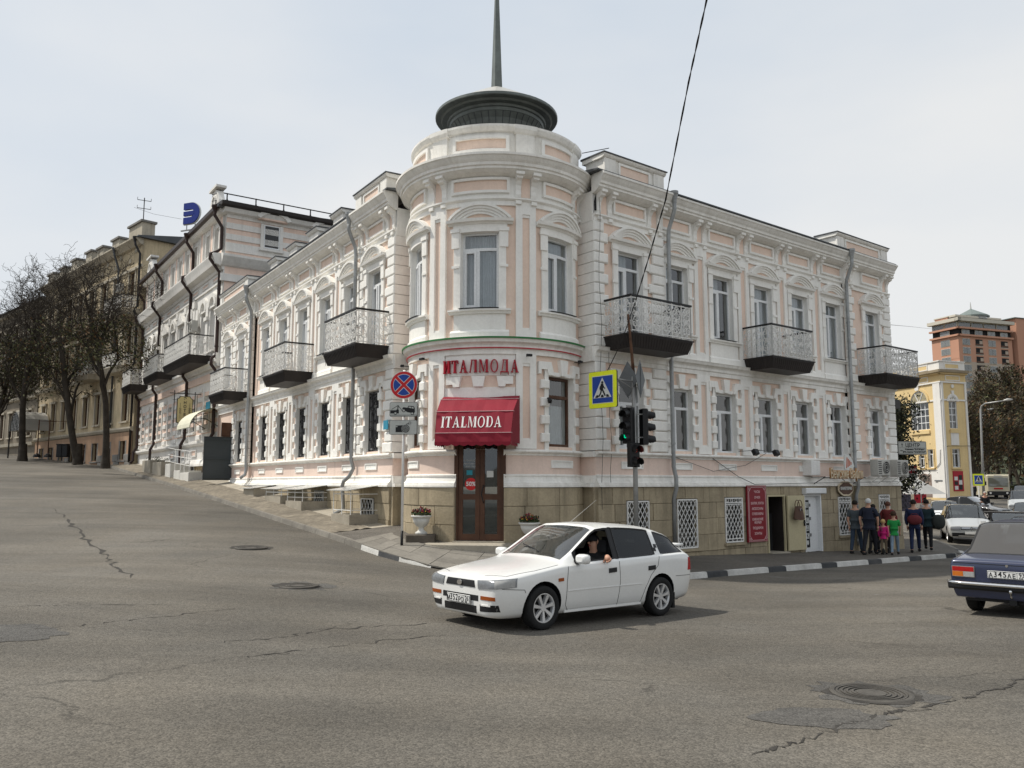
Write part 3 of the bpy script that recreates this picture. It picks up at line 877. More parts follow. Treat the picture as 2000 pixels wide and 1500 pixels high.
def lower_window(fr, x, style='pvc', z0=2.93, z1=4.76, w=1.0, grille=False):
 key = ('lw', style); h = w / 2
 fm = {'pvc': 'pvc_white', 'brown': 'frame_brown', 'grey': 'frame_grey'}[style]
 zt = 4.16 if style != 'brown' else 4.2
 def fn(mb):
  y0, y1 = .11, .18
  t = .055 if style != 'brown' else .075
  mb.box(-h, h, y0, y1, z1 - t, z1, fm); mb.box(-h, h, y0, y1, z0, z0 + t, fm)
  mb.box(-h, -h + t, y0, y1, z0 + t, z1 - t, fm); mb.box(h - t, h, y0, y1, z0 + t, z1 - t, fm)
  mb.box(-h + t, h - t, y0, y1, zt, zt + .08, fm)
  if style != 'brown':
   mb.box(-.13, -.05, y0, y1, z0 + t, zt, fm)
   mb.box(-h + t, -.13, y0 - .02, y1, zt - .05, zt, fm); mb.box(-h + t, -.13, y0 - .02, y1, z0 + t, z0 + t + .05, fm)
   mb.box(-h + t, -h + t + .05, y0 - .02, y1, z0 + t + .05, zt - .05, fm); mb.box(-.18, -.13, y0 - .02, y1, z0 + t + .05, zt - .05, fm)
 win = piece('window', fr, key, fn, x, 0, 0, bld)
 t = .055
 qs = [(-h + t, h - t, zt + .08, z1 - t)] + ([(-h + t, -.13, z0 + t, zt), (-.05, h - t, z0 + t, zt)] if style != 'brown' else [(-h + t, h - t, z0 + t, zt)])
 for i, q in enumerate(qs):
  piece('pane', fr, key + ('p', i), lambda mb: mb.prof([(.145, q[2]), (.145, q[3])], q[0], q[1], 'pane_glass', 1, closed=False), x, 0, 0, win)
 def blind(mb):
  n = 24
  mb.quadgrid([[(-h + w * i / n, .30 + .02 * math.sin(i * 1.7), z0), (-h + w * i / n, .30 + .02 * math.sin(i * 1.7), z0 + (z1 - z0) * (.97 if style != 'brown' else .6))] for i in range(int(n * (.34 if style == 'pvc' else 1)) + 1)], 'curtain')
 if style != 'grey': piece('curtain', fr, key + ('c',), blind, x, 0, 0, win)
 def jamb(mb):
  m = 'white_plaster'
  for sg in (-1, 1):
   a = (h + .001, h + .12) if sg > 0 else (-h - .12, -h - .001)
   mb.box(a[0], a[1], -.055, .01, 2.841, 4.95, m)
  mb.box(-h - .12, h + .12, -.05, .01, 4.765, 4.87, m)
 piece('jamb_strip', fr, ('jamb',), jamb, x, 0, 0, win)
 for sg in (-1, 1):
  for i in range(4):
   zc = 3.04 + i * .46
   a = (h - .004, h + .25) if sg > 0 else (-h - .25, -h + .004)
   piece('surround_block', fr, ('sb', sg, i), lambda mb: mb.cbox(a[0], a[1], -.11, .01, zc, zc + .23, .022, 'white_plaster'), x, 0, 0, win)
 def key_(mb): mb.poly([(-.10, 4.78), (.10, 4.78), (.155, 5.20), (-.155, 5.20)], -.12, .01, 'white_plaster')
 piece('keystone', fr, ('key',), key_, x, 0, 0, win)
 for sg in (-1, 1):
  pts = [(.34, 4.78), (.52, 4.78), (.56, 4.92), (.74, 4.92), (.74, 4.80), (.82, 4.80), (.82, 5.12), (.44, 5.12)]
  if sg < 0: pts = [(-p[0], p[1]) for p in reversed(pts)]
  piece('voussoir', fr, ('vou', sg), lambda mb: mb.poly(pts, -.10, .01, 'white_plaster'), x, 0, 0, win)
 if grille:
  piece('grille', fr, ('gr',), lambda mb: iron_grille(mb, w - .04, z0 + .02, z1 - .02), x, 0, 0, win)
 return win
def quoins(fr, x0, x1, z0, z1, n, outer=0, depth=.02, short=.15, y=-.09):
 """rusticated pier; outer=-1/+1: the tower side, where blocks turn the corner"""
 hgt = (z1 - z0) / n
 for i in range(n):
  a, b_ = x0, x1
  if i % 2:
   if outer <= 0: b_ -= short
   if outer >= 0: a += short
  za, zb = z0 + i * hgt + .008, z0 + (i + 1) * hgt - .008
  key = ('q', fr.__dict__.get('tagname'), round(b_ - a, 3), round(hgt, 3), outer, depth, y)
  x = (a + b_) / 2; w_ = (b_ - a) / 2
  def fn(mb, w_=w_, hh=(zb - za)):
   mb.cbox(-w_, w_, y, depth, 0, hh, .03, 'white_plaster')
  o = piece('quoin', fr, key, fn, x, 0, za, bld)
def lattice(mb, x0, x1, z0, z1, y, m='iron_white', nx=5, slope=1.35, t=.010, top=0.0):
 """diamond window grating clipped to a rectangle"""
 for x in (x0, x1): mb.box(x - .018, x + .018, y - .018, y + .018, z0, z1, m)
 for z in (z0, z1): mb.box(x0, x1, y - .018, y + .018, z - .018, z + .018, m)
 zb, zt = z0 + top * .5, z1 - top
 if top:
  for z in (zb, zt, zt + .05): mb.box(x0, x1, y - .014, y + .014, z - .014, z + .014, m)
  k = 4
  for i in range(k):
   xx = x0 + (x1 - x0) * (i + .5) / k
   mb.arcband(xx, (zt + .05 + z1) / 2, (z1 - zt - .05) * .36, (z1 - zt - .05) * .36 + .014, 0, 2 * PI, y - .012, y + .012, m, 10)
   mb.box(xx - .01, xx + .01, y - .01, y + .01, z0, zb, m)
 w_ = x1 - x0; h = zt - zb; step = w_ / nx
 for d in (1, -1):
  c = -h / slope
  while c < w_:

   za = max(0, -c * slope); zc = min(h, (w_ - c) * slope)
   if zc - za > .03:
    xa, xc = c + za / slope, c + zc / slope
    if d < 0: xa, xc = w_ - xa, w_ - xc
    mb.tube([(x0 + xa, y + d * .008, zb + za), (x0 + xc, y + d * .008, zb + zc)], t, m, 4, caps=False)
   c += step
def stones(fr, x0, x1, ground, holes, sgn, y=-.13, rows=((1.42, 1.885), (.95, 1.42), (.48, .95), (.0, .48), (-.55, .0)), lo=.7, hi=1.25):
 """ashlar base: every block a part; ground(x) gives the pavement height"""
 for ri, (za, zb) in enumerate(rows):
  x = x0; off = rs.uniform(.3, .8); first = True
  while x < x1 - .01:
   ln = off if first else rs.uniform(lo, hi); first = False
   xe = min(x + ln, x1)
   if x1 - xe < .3: xe = x1
   spans = [(x, xe)]; extra = []
   for h in holes:
    if h[2] < zb - .02 and h[3] > za + .02:
     ns = []
     for a, c in spans:
      if h[1] <= a or h[0] >= c: ns.append((a, c)); continue
      if h[0] - a > .06: ns.append((a, h[0]))
      if c - h[1] > .06: ns.append((h[1], c))
     spans = ns
     for p0, p1 in ((h[3], zb), (za, h[2])):
      if p1 - p0 > .07 and x < h[1] and xe > h[0]: extra.append((max(x, h[0] - .06), min(xe, h[1] + .06), p0, p1))
   for a, c, za_, zb_ in [(a, c, za, zb) for a, c in spans] + extra:
    if ground((a + c) / 2) < zb_ + .02 and c - a > .03:
     def fn(mb): mb.cbox(a + .004, c - .004, y + rs.uniform(-.010, .014), .0, za_ + .004, zb_ - .004, .010, 'base_stone')
     piece('stone', fr, None, fn, 0, 0, 0, bld)
   x = xe
def moulding(name, fr, prof, x0, x1, m, parent=None):
 return piece(name, fr, None, lambda mb: mb.prof(prof, x0, x1, m), 0, 0, 0, parent or bld)
FLARE = [(.0, ZF1 + .02), (-.06, ZF1 + .02), (-.085, ZF1), (-.085, ZF1 - .035), (-.065, ZF1 - .045), (-.075, ZF1 - .09), (-.10, ZF1 - .15), (-.15, ZF1 - .20), (-.165, ZF1 - .21), (-.165, ZF1 - .25), (-.19, ZF1 - .26), (-.19, ZF0), (.0, ZF0)]
LEDGE = [(.0, ZL0), (-.06, ZL0), (-.07, ZL0 + .04), (-.12, ZL0 + .06), (-.17, ZL0 + .09), (-.17, ZL1 - .03), (-.14, ZL1), (.0, ZL1)]
BELT = [(.0, ZB0), (-.07, ZB0), (-.07, ZB0 + .12), (-.10, ZB0 + .14), (-.10, ZB0 + .22), (-.13, ZB0 + .26), (-.20, ZB0 + .30), (-.22, ZB0 + .36), (-.24, ZB1 - .02), (-.10, ZB1), (.0, ZB1)]
ARCH = [(.0, ZA0), (-.06, ZA0), (-.06, ZA0 + .12), (-.09, ZA0 + .13), (-.13, ZA1 - .05), (-.13, ZA1 - .01), (.0, ZA1)]
CORN = [(.0, 9.97), (-.05, 9.97), (-.12, 9.99), (-.22, 10.04), (-.30, 10.10), (-.32, 10.11), (-.32, 10.17), (-.36, 10.19), (-.37, 10.26), (-.42, 10.32), (-.47, 10.40), (-.50, 10.42), (-.50, ZC1 - .02), (-.44, ZC1), (.0, ZC1)]
def section(base, x0, x1, off, uppers, lowers, pil, ground, holes, style, balc=(), gate=None, grille=False, sgn=1, stone_from=None):
 """one stretch of a wing: off = how far it stands forward"""
 fr = Frame((0, 0), 0); fr.M = base.M @ T(0, -off, 0); fr.tagname = 'flat'
 lo = [(x - .5, x + .5, 2.93, 4.76) for x in lowers]
 if gate: lo.append((gate[0], gate[1], ZL1 + .002, 4.75))
 up = [(x - .5, x + .5, 5.98 if x in balc else 6.45, 8.50) for x in uppers]
 piece('wall', fr, None, lambda mb: wall_cells(mb, x0, x1, ZL1, ZB0, lo, 0, 'pink_plaster'), 0, 0, 0, bld)
 piece('wall', fr, None, lambda mb: wall_cells(mb, x0, x1, ZB1, ZA0, up, 0, 'pink_plaster'), 0, 0, 0, bld)
 g0 = [] if not gate else [(gate[0], gate[1])]
 def runs():
  if not gate: return [(x0, x1)]
  return [(a, c) for a, c in ((x0, gate[0]), (gate[1], x1)) if c - a > .05]
 for a, c in runs():
  moulding('band_wall', fr, [(-.03, ZF1), (-.03, ZL0), (.1, ZL0), (.1, ZF1)], a, c, 'pink_band')
  moulding('plinth_moulding', fr, FLARE, a - .02, c + .02, 'white_worn')
  moulding('ledge', fr, LEDGE, a - .02, c + .02, 'white_worn')
  moulding('base_wall', fr, [(-.10, Z0), (-.10, ZF0), (.1, ZF0), (.1, Z0)], a, c, 'mortar') if not holes else piece('base_wall', fr, None, lambda mb: wall_cells(mb, a, c, Z0, ZF0, holes, -.10, 'mortar', .25, 'base_stone'), 0, 0, 0, bld)
 moulding('belt_course', fr, BELT, x0 - .02, x1 + .02, 'white_worn')
 moulding('architrave', fr, ARCH, x0, x1, 'white_plaster')
 moulding('frieze', fr, [(-.02, ZA1), (-.02, ZC0), (.1, ZC0), (.1, ZA1)], x0, x1, 'white_plaster')
 moulding('cornice', fr, CORN, x0 - .02, x1 + .02, 'white_worn')
 for x in uppers: upper_window(fr, x, balcony=x in balc, flip=False)
 for x in lowers: lower_window(fr, x, style, grille=grille)
 for x in sorted(set(uppers)):
  piece('frieze_panel', fr, ('fp',), lambda mb: framed_panel(mb, 1.34, .42, .07, 'pink_plaster', y=-.085, yin=-.03), x, 0, 9.745, bld)
 for x in lowers:
  piece('band_panel', fr, ('bp',), lambda mb: framed_panel(mb, .86, .20, .035, 'white_plaster', y=-.065, yin=-.04), x, 0, 2.48, bld)
 for x in pil:
  piece('pilaster', fr, ('pl', 1), lambda mb: pilaster(mb, .60, ZB1 + .02, ZA0), x, 0, 0, bld)
  piece('pilaster', fr, ('pl', 0), lambda mb: pilaster(mb, .60, ZL1 + .02, ZB0), x, 0, 0, bld)
 return fr
def brackets_at(fr, xs):
 for x in xs:
  for d in (-.21, .21):
   piece('bracket', fr, ('br',), bracket, x + d, 0, 0, bld)
  piece('frieze_field', fr, ('ff',), lambda mb: mb.box(-.12, .12, -.03, .0, 9.45, 10.03, 'pink_plaster'), x, 0, 0, bld)
# ------------------------------------------------------------------ right wing
gr_ = lambda s: wallz_r(s)
HB = [(3.12, 4.02, .30, 1.52), (5.28, 6.20, .10, 1.54), (7.48, 8.38, .18, 1.56), (9.62, 10.56, -.9, 1.62), (11.68, 12.72, -.9, 1.63), (13.82, 14.68, .16, 1.52), (16.42, 17.22, .16, 1.58)]
fa = section(FR, 2.09, 4.95, .10, [3.52], [3.46], [], gr_, HB[:1], 'pvc', balc=(3.52,))
fb = section(FR, 4.95, 14.85, 0, [5.62, 7.82, 9.95, 12.08, 14.20], [5.68, 7.80, 9.95, 12.08, 14.22], [6.73, 8.87, 11.02, 13.15], gr_, HB[1:6], 'pvc', balc=(9.95,))
fc = section(FR, 14.85, 18.12, .10, [16.76], [16.72], [], gr_, HB[6:], 'pvc', balc=(16.76,))
quoins(fa, 2.07, 2.62, ZL1 + .02, ZB0, 8, outer=-1, depth=.6); quoins(fa, 2.07, 2.62, ZB1 + .02, ZA0, 12, outer=-1, depth=.6)
quoins(fa, 4.22, 4.93, ZL1 + .02, ZB0, 8, outer=1); quoins(fa, 4.28, 4.93, ZB1 + .02, ZA0, 12, outer=1)
quoins(fc, 14.88, 15.5, ZL1 + .02, ZB0, 8, outer=-1); quoins(fc, 14.88, 15.5, ZB1 + .02, ZA0, 12, outer=-1)
quoins(fc, 17.5, 18.14, ZL1 + .02, ZB0, 8, outer=1, depth=.5); quoins(fc, 17.5, 18.14, ZB1 + .02, ZA0, 12, outer=1, depth=.5)
brackets_at(fa, [2.50, 4.55]); brackets_at(fb, [6.73, 8.87, 11.02, 13.15]); brackets_at(fc, [15.15, 17.8]);
stones(fa, 2.07, 4.95, gr_, HB[:1], 1); stones(fb, 4.95, 14.85, gr_, HB[1:6], 1); stones(fc, 14.85, 18.14, gr_, HB[6:], 1)
# ------------------------------------------------------------------ left wing (x = -s)
gl_ = lambda x: wallz_l(-x)
LB = [(-4.70, -3.75, .95, 1.55), (-9.0, -8.1, 1.28, 1.75)]
la = section(FL, -5.35, -2.75, .10, [-4.21], [-4.21], [], gl_, LB[:1], 'grey', balc=(-4.21,), grille=True)
lb = section(FL, -17.2, -5.35, 0, [-6.33, -8.62, -10.95, -13.27, -15.58], [-6.30, -8.55, -10.9, -13.25, -15.6], [-7.47, -9.78, -12.11, -14.42], gl_, LB[1:], 'grey', balc=(-10.95,), grille=True)
lc = section(FL, -22.65, -17.2, .10, [-18.92, -21.25], [-18.92], [], gl_, [], 'grey', balc=(-18.92,), gate=(-22.3, -20.15), grille=True)
quoins(la, -3.38, -2.73, ZL1 + .02, ZB0, 8, outer=1, depth=.6); quoins(la, -3.38, -2.73, ZB1 + .02, ZA0, 12, outer=1, depth=.6)
quoins(la, -5.33, -4.92, ZL1 + .02, ZB0, 8, outer=-1); quoins(la, -5.33, -4.92, ZB1 + .02, ZA0, 12, outer=-1)
quoins(lc, -18.1, -17.22, ZL1 + .02, ZB0, 8, outer=1); quoins(lc, -18.1, -17.22, ZB1 + .02, ZA0, 12, outer=1)
quoins(lc, -20.13, -19.65, ZL1 + .02, ZB0, 8, outer=0); quoins(lc, -20.45, -19.75, ZB1 + .02, ZA0, 12, outer=0)
quoins(lc, -22.67, -22.05, ZB1 + .02, ZA0, 12, outer=-1, depth=.4)
brackets_at(la, [-3.1, -5.05]); brackets_at(lb, [-7.47, -9.78, -12.11, -14.42, -16.75]); brackets_at(lc, [-17.7, -20.1, -22.3])
stones(la, -5.35, -2.73, gl_, LB[:1], -1); stones(lb, -17.2, -5.35, gl_, LB[1:], -1)
# ------------------------------------------------------------------ tower
XA, XB = -RT * R_(95), RT * R_(82)
XL, XC, XR = -RT * R_(56), 0.0, RT * R_(56)
DX0, DX1 = -.57, .63
up = [(x - .5, x + .5, 6.45, 8.50) for x in (XL, XC, XR)]
lo = [(x - .5, x + .5, 2.93, 4.76) for x in (XL, XR)] + [(DX0, DX1, ZL1, 3.45)]
piece('wall', FT, None, lambda mb: wall_cells(mb, XA, XB, ZL1, ZB0, lo, 0, 'pink_plaster'), 0, 0, 0, bld)
piece('wall', FT, None, lambda mb: wall_cells(mb, XA, XB, ZB1, ZA0, up, 0, 'pink_plaster'), 0, 0, 0, bld)
for a, c in ((XA, DX0), (DX1, XB)):
 moulding('band_wall', FT, [(-.03, ZF1), (-.03, ZL0), (.25, ZL0), (.25, ZF1)], a, c, 'pink_band')
 moulding('plinth_moulding', FT, FLARE, a, c, 'white_worn'); moulding('ledge', FT, LEDGE, a, c, 'white_worn')
 moulding('base_wall', FT, [(-.10, Z0), (-.10, ZF0), (.25, ZF0), (.25, Z0)], a, c, 'mortar')
for nme, pr, mm in (('belt_course', BELT, 'white_worn'), ('architrave', ARCH, 'white_plaster'), ('frieze', [(-.02, ZA1), (-.02, ZC0), (.1, ZC0), (.1, ZA1)], 'white_plaster'), ('cornice', CORN, 'white_worn')):
 moulding(nme, FT, pr, XA, XB, mm)
for z, o, mm, hh_ in ((ZB1 - .005, -.23, 'flag_green', .022), (ZB0 + .155, -.10, 'flag_red', .014)):
 piece('light_tube', FT, None, lambda mb: mb.prof([(o, z - hh_), (o - .03, z - hh_), (o - .03, z + hh_), (o, z + hh_)], XA, XB, mm), 0, 0, 0, bld)
for x in (XL, XC, XR): upper_window(FT, x)
for x in (XL, XR): lower_window(FT, x, 'brown')
for x in (-RT * R_(28.8), RT * R_(28.8)):
 piece('pilaster', FT, None, lambda mb: pilaster(mb, .54, ZB1 + .02, ZA0), x, 0, 0, bld)
 piece('pilaster', FT, None, lambda mb: pilaster(mb, .54, ZL1 + .02, ZB0), x, 0, 0, bld)
brackets_at(FT, [-RT * R_(28.8), RT * R_(28.8), RT * R_(75)])
for x, wd in ((XL, 1.3), (XC, 1.55), (XR, 1.3)):
 piece('frieze_panel', FT, None, lambda mb: framed_panel(mb, wd, .42, .07, 'pink_plaster', y=-.085, yin=-.03), x, 0, 9.745, bld)
 piece('parapet_panel', FT, None, lambda mb: framed_panel(mb, wd, .46, .09, 'pink_plaster', y=-.06, yin=.0), x, .033, 10.90, bld)
for x in (XL, XR):
 piece('band_panel', FT, None, lambda mb: framed_panel(mb, .86, .20, .035, 'white_plaster', y=-.065, yin=-.04), x, 0, 2.48, bld)
# white field behind the shop letters, over-door blocks
piece('fascia', FT, None, lambda mb: mb.box(-.93, .93, -.03, .01, 4.72, ZB0, 'white_plaster'), 0, 0, 0, bld)
def over_door(mb):
 mb.box(-.93, .93, -.035, .01, 3.5, 4.42, 'white_plaster')
piece('lintel', FT, None, over_door, 0, 0, 0, bld)
piece('keystone', FT, None, lambda mb: mb.poly([(-.12, 4.43), (.12, 4.43), (.17, 4.70), (-.17, 4.70)], -.11, .01, 'white_plaster'), 0, 0, 0, bld)
for sg in (-1, 1):
 pts = [(.50, 4.43), (.66, 4.43), (.68, 4.50), (.86, 4.50), (.86, 4.70), (.45, 4.70)]
 if sg < 0: pts = [(-p[0], p[1]) for p in reversed(pts)]
 piece('voussoir', FT, None, lambda mb: mb.poly(pts, -.10, .01, 'white_plaster'), 0, 0, 0, bld)
gt_ = lambda x: .45
stones(FT, XA, DX0, gt_, [], 1, lo=.6, hi=1.0, y=-.16); stones(FT, DX1, XB, gt_, [], 1, lo=.6, hi=1.0, y=-.16)
# parapet
moulding('parapet', FT, [(.04, ZC1), (.04, 11.22), (-.02, 11.25), (-.05, 11.30), (-.08, 11.36), (-.08, 11.42), (.35, 11.46), (.35, ZC1)], XA, XB, 'white_worn')
for x in (-RT * R_(28.8), RT * R_(28.8), RT * R_(78)):
 piece('parapet_pier', FT, None, lambda mb: (mb.box(-.26, .26, -.03, .05, ZC1, 11.18, 'white_worn'), mb.prof([(.05, 11.18), (-.03, 11.18), (-.07, 11.22), (-.11, 11.30), (-.11, 11.415), (.05, 11.415)], -.31, .31, 'white_worn')), x, 0, 0, bld)
# cupola and spire
def lat(name, pr, n, m, smooth=True, parent=None):
 mb = MB(); mb.lathe(pr, n, (AX[0], AX[1]), m); return put(name, mb, parent or bld, smooth=False)
mb = MB(); mb.lathe([(2.36, 11.40), (2.36, 11.47), (.5, 11.62)], 48, AX, 'roof_metal'); put('tower_roof', mb, bld)
cup = lat('cupola', [(1.14, 11.45), (1.15, 11.75), (1.18, 11.98), (1.25, 12.18), (1.35, 12.32), (1.37, 12.33), (1.39, 12.41), (1.44, 12.43), (1.46, 12.49)], 56, 'cupola_metal')
lat('brim', [(1.455, 12.492), (1.60, 12.51), (1.64, 12.56), (1.78, 12.58), (1.80, 12.60), (1.80, 12.67), (1.76, 12.69), (1.3, 12.68)], 56, 'cupola_metal', parent=cup)
lat('cone_roof', [(1.79, 12.675), (1.2, 13.03), (.6, 13.38), (.16, 13.62), (.05, 13.64)], 16, 'pale_metal', parent=cup)
for k in range(40):
 a = 2 * PI * k / 40; mb = MB()
 mb.tube([(AX[0] + r * math.cos(a), AX[1] + r * math.sin(a), z) for r, z in ((1.145, 11.5), (1.155, 11.75), (1.185, 11.98), (1.255, 12.18), (1.355, 12.325))], .012, 'roof_metal', 4); put('seam', mb, cup)
mb = MB()
for (a, za), (c, zc) in (((.125, 13.5), (.03, 17.6)),):
 q = [(-a, -a), (a, -a), (a, a), (-a, a)]
 mb.add([(AX[0] + x * math.cos(.5) - y * math.sin(.5), AX[1] + x * math.sin(.5) + y * math.cos(.5), za) for x, y in q] + [(AX[0] + x * c / a, AX[1] + y * c / a, zc) for x, y in q], [(0, 1, 5, 4), (1, 2, 6, 5), (2, 3, 7, 6), (3, 0, 4, 7), (4, 5, 6, 7)], 'cupola_metal')
put('spire', mb, bld)
put('roof_rod', MB().tube([(2.0, 22.6, 11.35), (2.75, 22.4, 11.42)], .012, 'iron_black', 4), bld)
# dark slits beside the tower
for fr_, x in ((fa, 2.22), (la, -2.9)):
 piece('vent_slit', fr_, None, lambda mb: mb.poly([(-.07, 9.5), (.07, 9.5), (.08, 9.75), (0, 9.98), (-.08, 9.75)], -.04, .0, 'dark_room'), x, 0, 0, bld)
# dark rooms behind the glass, back walls and the roofs of the wings
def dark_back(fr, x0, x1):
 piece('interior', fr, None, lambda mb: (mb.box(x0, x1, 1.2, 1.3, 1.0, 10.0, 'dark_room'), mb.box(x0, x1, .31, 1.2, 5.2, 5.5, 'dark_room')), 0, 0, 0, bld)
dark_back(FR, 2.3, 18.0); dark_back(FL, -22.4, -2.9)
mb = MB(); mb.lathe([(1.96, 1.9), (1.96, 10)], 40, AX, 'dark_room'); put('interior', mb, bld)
def wing_roof(fr, x0, x1):
 piece('roof', fr, None, lambda mb: (mb.prof([(-.53, ZC1 + .001), (-.53, ZC1 + .04), (6.0, ZC1 + .95), (12, ZC1 + .1), (12, ZC1)], x0, x1, 'roof_metal'), mb.prof([(.3, -1), (.3, 1.0), (11.5, 1.0), (11.5, -1)], x0 + .1, x1 - .1, 'dark_room')), 0, 0, 0, bld)
wing_roof(FR, 1.9, 18.15); wing_roof(FL, -22.7, -2.6)
piece('end_wall', FR, None, lambda mb: (mb.box(18.0, 18.1, -.08, 12, -1, ZF0, 'base_stone'), mb.box(17.95, 18.08, -.05, 12, ZF0, ZC1, 'pink_plaster')), 0, 0, 0, bld)
piece('end_wall', FL, None, lambda mb: (mb.box(-22.6, -22.5, .3, 12, 4.8, ZC1, 'pink_plaster'),), 0, 0, 0, bld)
# passage behind the gate
piece('passage', FL, None, lambda mb: (mb.box(-22.45, -22.3, .0, 8, 1.0, 4.75, 'concrete'), mb.box(-20.15, -20.0, .0, 8, 1.0, 4.75, 'concrete'), mb.box(-22.4, -20.1, 7.9, 8, 1.0, 4.75, 'pink_band'), mb.box(-22.4, -20.1, .0, 8, 4.75, 4.8, 'white_plaster')), 0, 0, 0, bld)
# attic blocks on the cornice
def attic(fr, x0, x1, z1, cap='white_worn', panel=True, y0=-.22):
 w_ = x1 - x0
 def fn(mb):
  mb.box(-w_ / 2, w_ / 2, y0, .5, ZC1 - .02, z1 - .12, 'white_worn')
  mb.prof([(y0, z1 - .119), (y0 - .06, z1 - .10), (y0 - .10, z1 - .05), (y0 - .10, z1), (.58, z1), (.58, z1 - .12)], -w_ / 2 - .08, w_ / 2 + .08, 'white_worn')
  mb.prof([(y0 - .13, z1), (y0 - .13, z1 + .03), (.62, z1 + .05), (.62, z1)], -w_ / 2 - .11, w_ / 2 + .11, 'roof_metal')
  if w_ > 2:
   for sg in (-1, 1):
    mb.box(sg * (w_ / 2 - .2) - .22, sg * (w_ / 2 - .2) + .22, y0 - .05, y0 + .01, ZC1 - .02, z1 - .121, 'white_worn')
 o = piece('attic_block', fr, ('at', round(w_, 2), z1, y0), fn, (x0 + x1) / 2, 0, 0, bld)
 if w_ > 2 and panel:
  h_ = z1 - ZC1 - .2
  piece('attic_panel', fr, ('atp', round(w_, 2)), lambda mb: framed_panel(mb, w_ - 1.1, h_, .07, 'pink_plaster', y=-.04, yin=-.005), (x0 + x1) / 2, y0, ZC1 + .06 + h_ / 2, o)
attic(fa, 2.35, 4.75, 11.12); attic(fc, 14.2, 17.75, 11.12)
attic(la, -5.3, -3.0, 11.12); attic(lc, -22.4, -17.6, 11.12)
for x in (-7.2, -9.6, -11.9, -14.3): attic(lb, x - .45, x + .45, 11.12)
mb_sp = lambda mb: [mb.add([(x - .03, -.1, 11.0 - .45), (x + .03, -.1, 10.55), (x, -.1, 10.95), (x, -.06, 10.55)], [(0, 1, 2), (1, 3, 2), (3, 0, 2)], 'iron_black') for x in [q * .16 for q in range(9)]]
for x in (-8.9, -11.3): piece('snow_guard', lb, ('sg',), mb_sp, x, 0, 0, bld)
# ------------------------------------------------------------------ balconies
def rail_panel(mb, w, h, y=0.0, seed=0):
 """white wrought iron panel between two posts, from (0,0) to (w,h)"""
 m = 'iron_white'
 n = max(2, int(round(w / .42))); pw = w / n
 mb.box(0, w, y - .012, y + .012, .05, .075, m); mb.box(0, w, y - .012, y + .012, h - .05, h - .025, m)
 for i in range(n + 1):
  x = pw * i; mb.box(x - .011, x + .011, y - .011, y + .011, 0, h, m)
 for i in range(n):
  x0 = pw * i; c = x0 + pw / 2; d = 1 if (i + seed) % 2 else -1
  for sg in (-1, 1):
   for zz, r, k in ((.24, .115, 1), (.50, .10, -1), (.74, .105, 1)):
    scroll(mb, c + sg * pw * .23, zz * h / .95, r, .0125, 1.35, PI / 2 * k, sg * k, y, m, 11)
   mb.tube([(c + sg * pw * .06, y, .09), (c + sg * pw * .40, y, .3), (c + sg * pw * .12, y, .5), (c + sg * pw * .40, y, .7), (c + sg * pw * .05, y, h - .06)], .0105, m, 4, caps=False)
  scroll(mb, c, h * .52, .07, .012, 1.0, 0, 1, y, m, 9)
  mb.tube([(c, y, .07), (c, y, h - .05)], .007, m, 4, caps=False)
def balcony(fr, x0, x1, d=1.12, zb=5.58, zt=5.92, hr=.98, slab='slab_dark', parent=None, rail='iron_white'):
 w_ = x1 - x0
 def root(mb):
  mb.box(-w_ / 2, w_ / 2, -d, -.0, zt - .03, zt, slab)
  mb.box(-w_ / 2 + .12, w_ / 2 - .12, -d + .12, 0, zb, zb + .03, slab)

  a = [(-w_ / 2, -d), (w_ / 2, -d), (w_ / 2, 0), (-w_ / 2, 0)]; q = [(-w_ / 2 + .10, -d + .10), (w_ / 2 - .10, -d + .10), (w_ / 2 - .10, 0), (-w_ / 2 + .10, 0)]
  mb.add([(x, y, zt - .03) for x, y in a] + [(x, y, zb) for x, y in q], [(0, 1, 5, 4), (1, 2, 6, 5), (3, 0, 4, 7)], slab)
  mb.box(-w_ / 2 - .03, w_ / 2 + .03, -d - .03, 0, zt, zt + .035, slab)
 o = piece('balcony', fr, None, root, (x0 + x1) / 2, 0, 0, parent or bld)
 M0 = fr.M @ T((x0 + x1) / 2, 0, zt + .035)
 # ribs of the boarding
 mb = MB()
 nb = int(w_ / .11)
 for i in range(nb + 1):
  x = -w_ / 2 + .02 + (w_ - .04) * i / nb
  mb.tube([(x, -d - .006, zt - .035), (x * (w_ / 2 - .10) / (w_ / 2), -d + .094, zb + .005)], .008, slab, 3, caps=False)
 for sg in (-1, 1):
  for i in range(int(d / .11)):
   y = -d + .05 + i * .11
   mb.tube([(sg * (w_ / 2 + .006), y, zt - .035), (sg * (w_ / 2 - .094), y, zb + .005)], .008, slab, 3, caps=False)
 put('boarding', mb, o, fr.M @ T((x0 + x1) / 2, 0, 0))
 mb = MB(); rail_panel(mb, w_ - .06, hr, 0); put('railing', mb, o, M0 @ T(-w_ / 2 + .03, -d + .03, 0))
 for sg in (-1, 1):
  mb = MB(); rail_panel(mb, d - .05, hr, 0, 1)
  put('railing', mb, o, M0 @ T(sg * (w_ / 2 - .03), -d + .03, 0) @ RZ(PI / 2))
 mb = MB(); k = .03
 mb.box(-w_ / 2, w_ / 2, -d, -d + .06, hr, hr + .05, 'iron_black')
 mb.box(-w_ / 2, -w_ / 2 + .06, -d + .06, 0, hr, hr + .05, 'iron_black'); mb.box(w_ / 2 - .06, w_ / 2, -d + .06, 0, hr, hr + .05, 'iron_black')
 put('handrail', mb, o, M0)
 return o
balcony(fa, 2.40, 4.86); balcony(fb, 8.80, 11.10); balcony(fc, 15.62, 18.05)
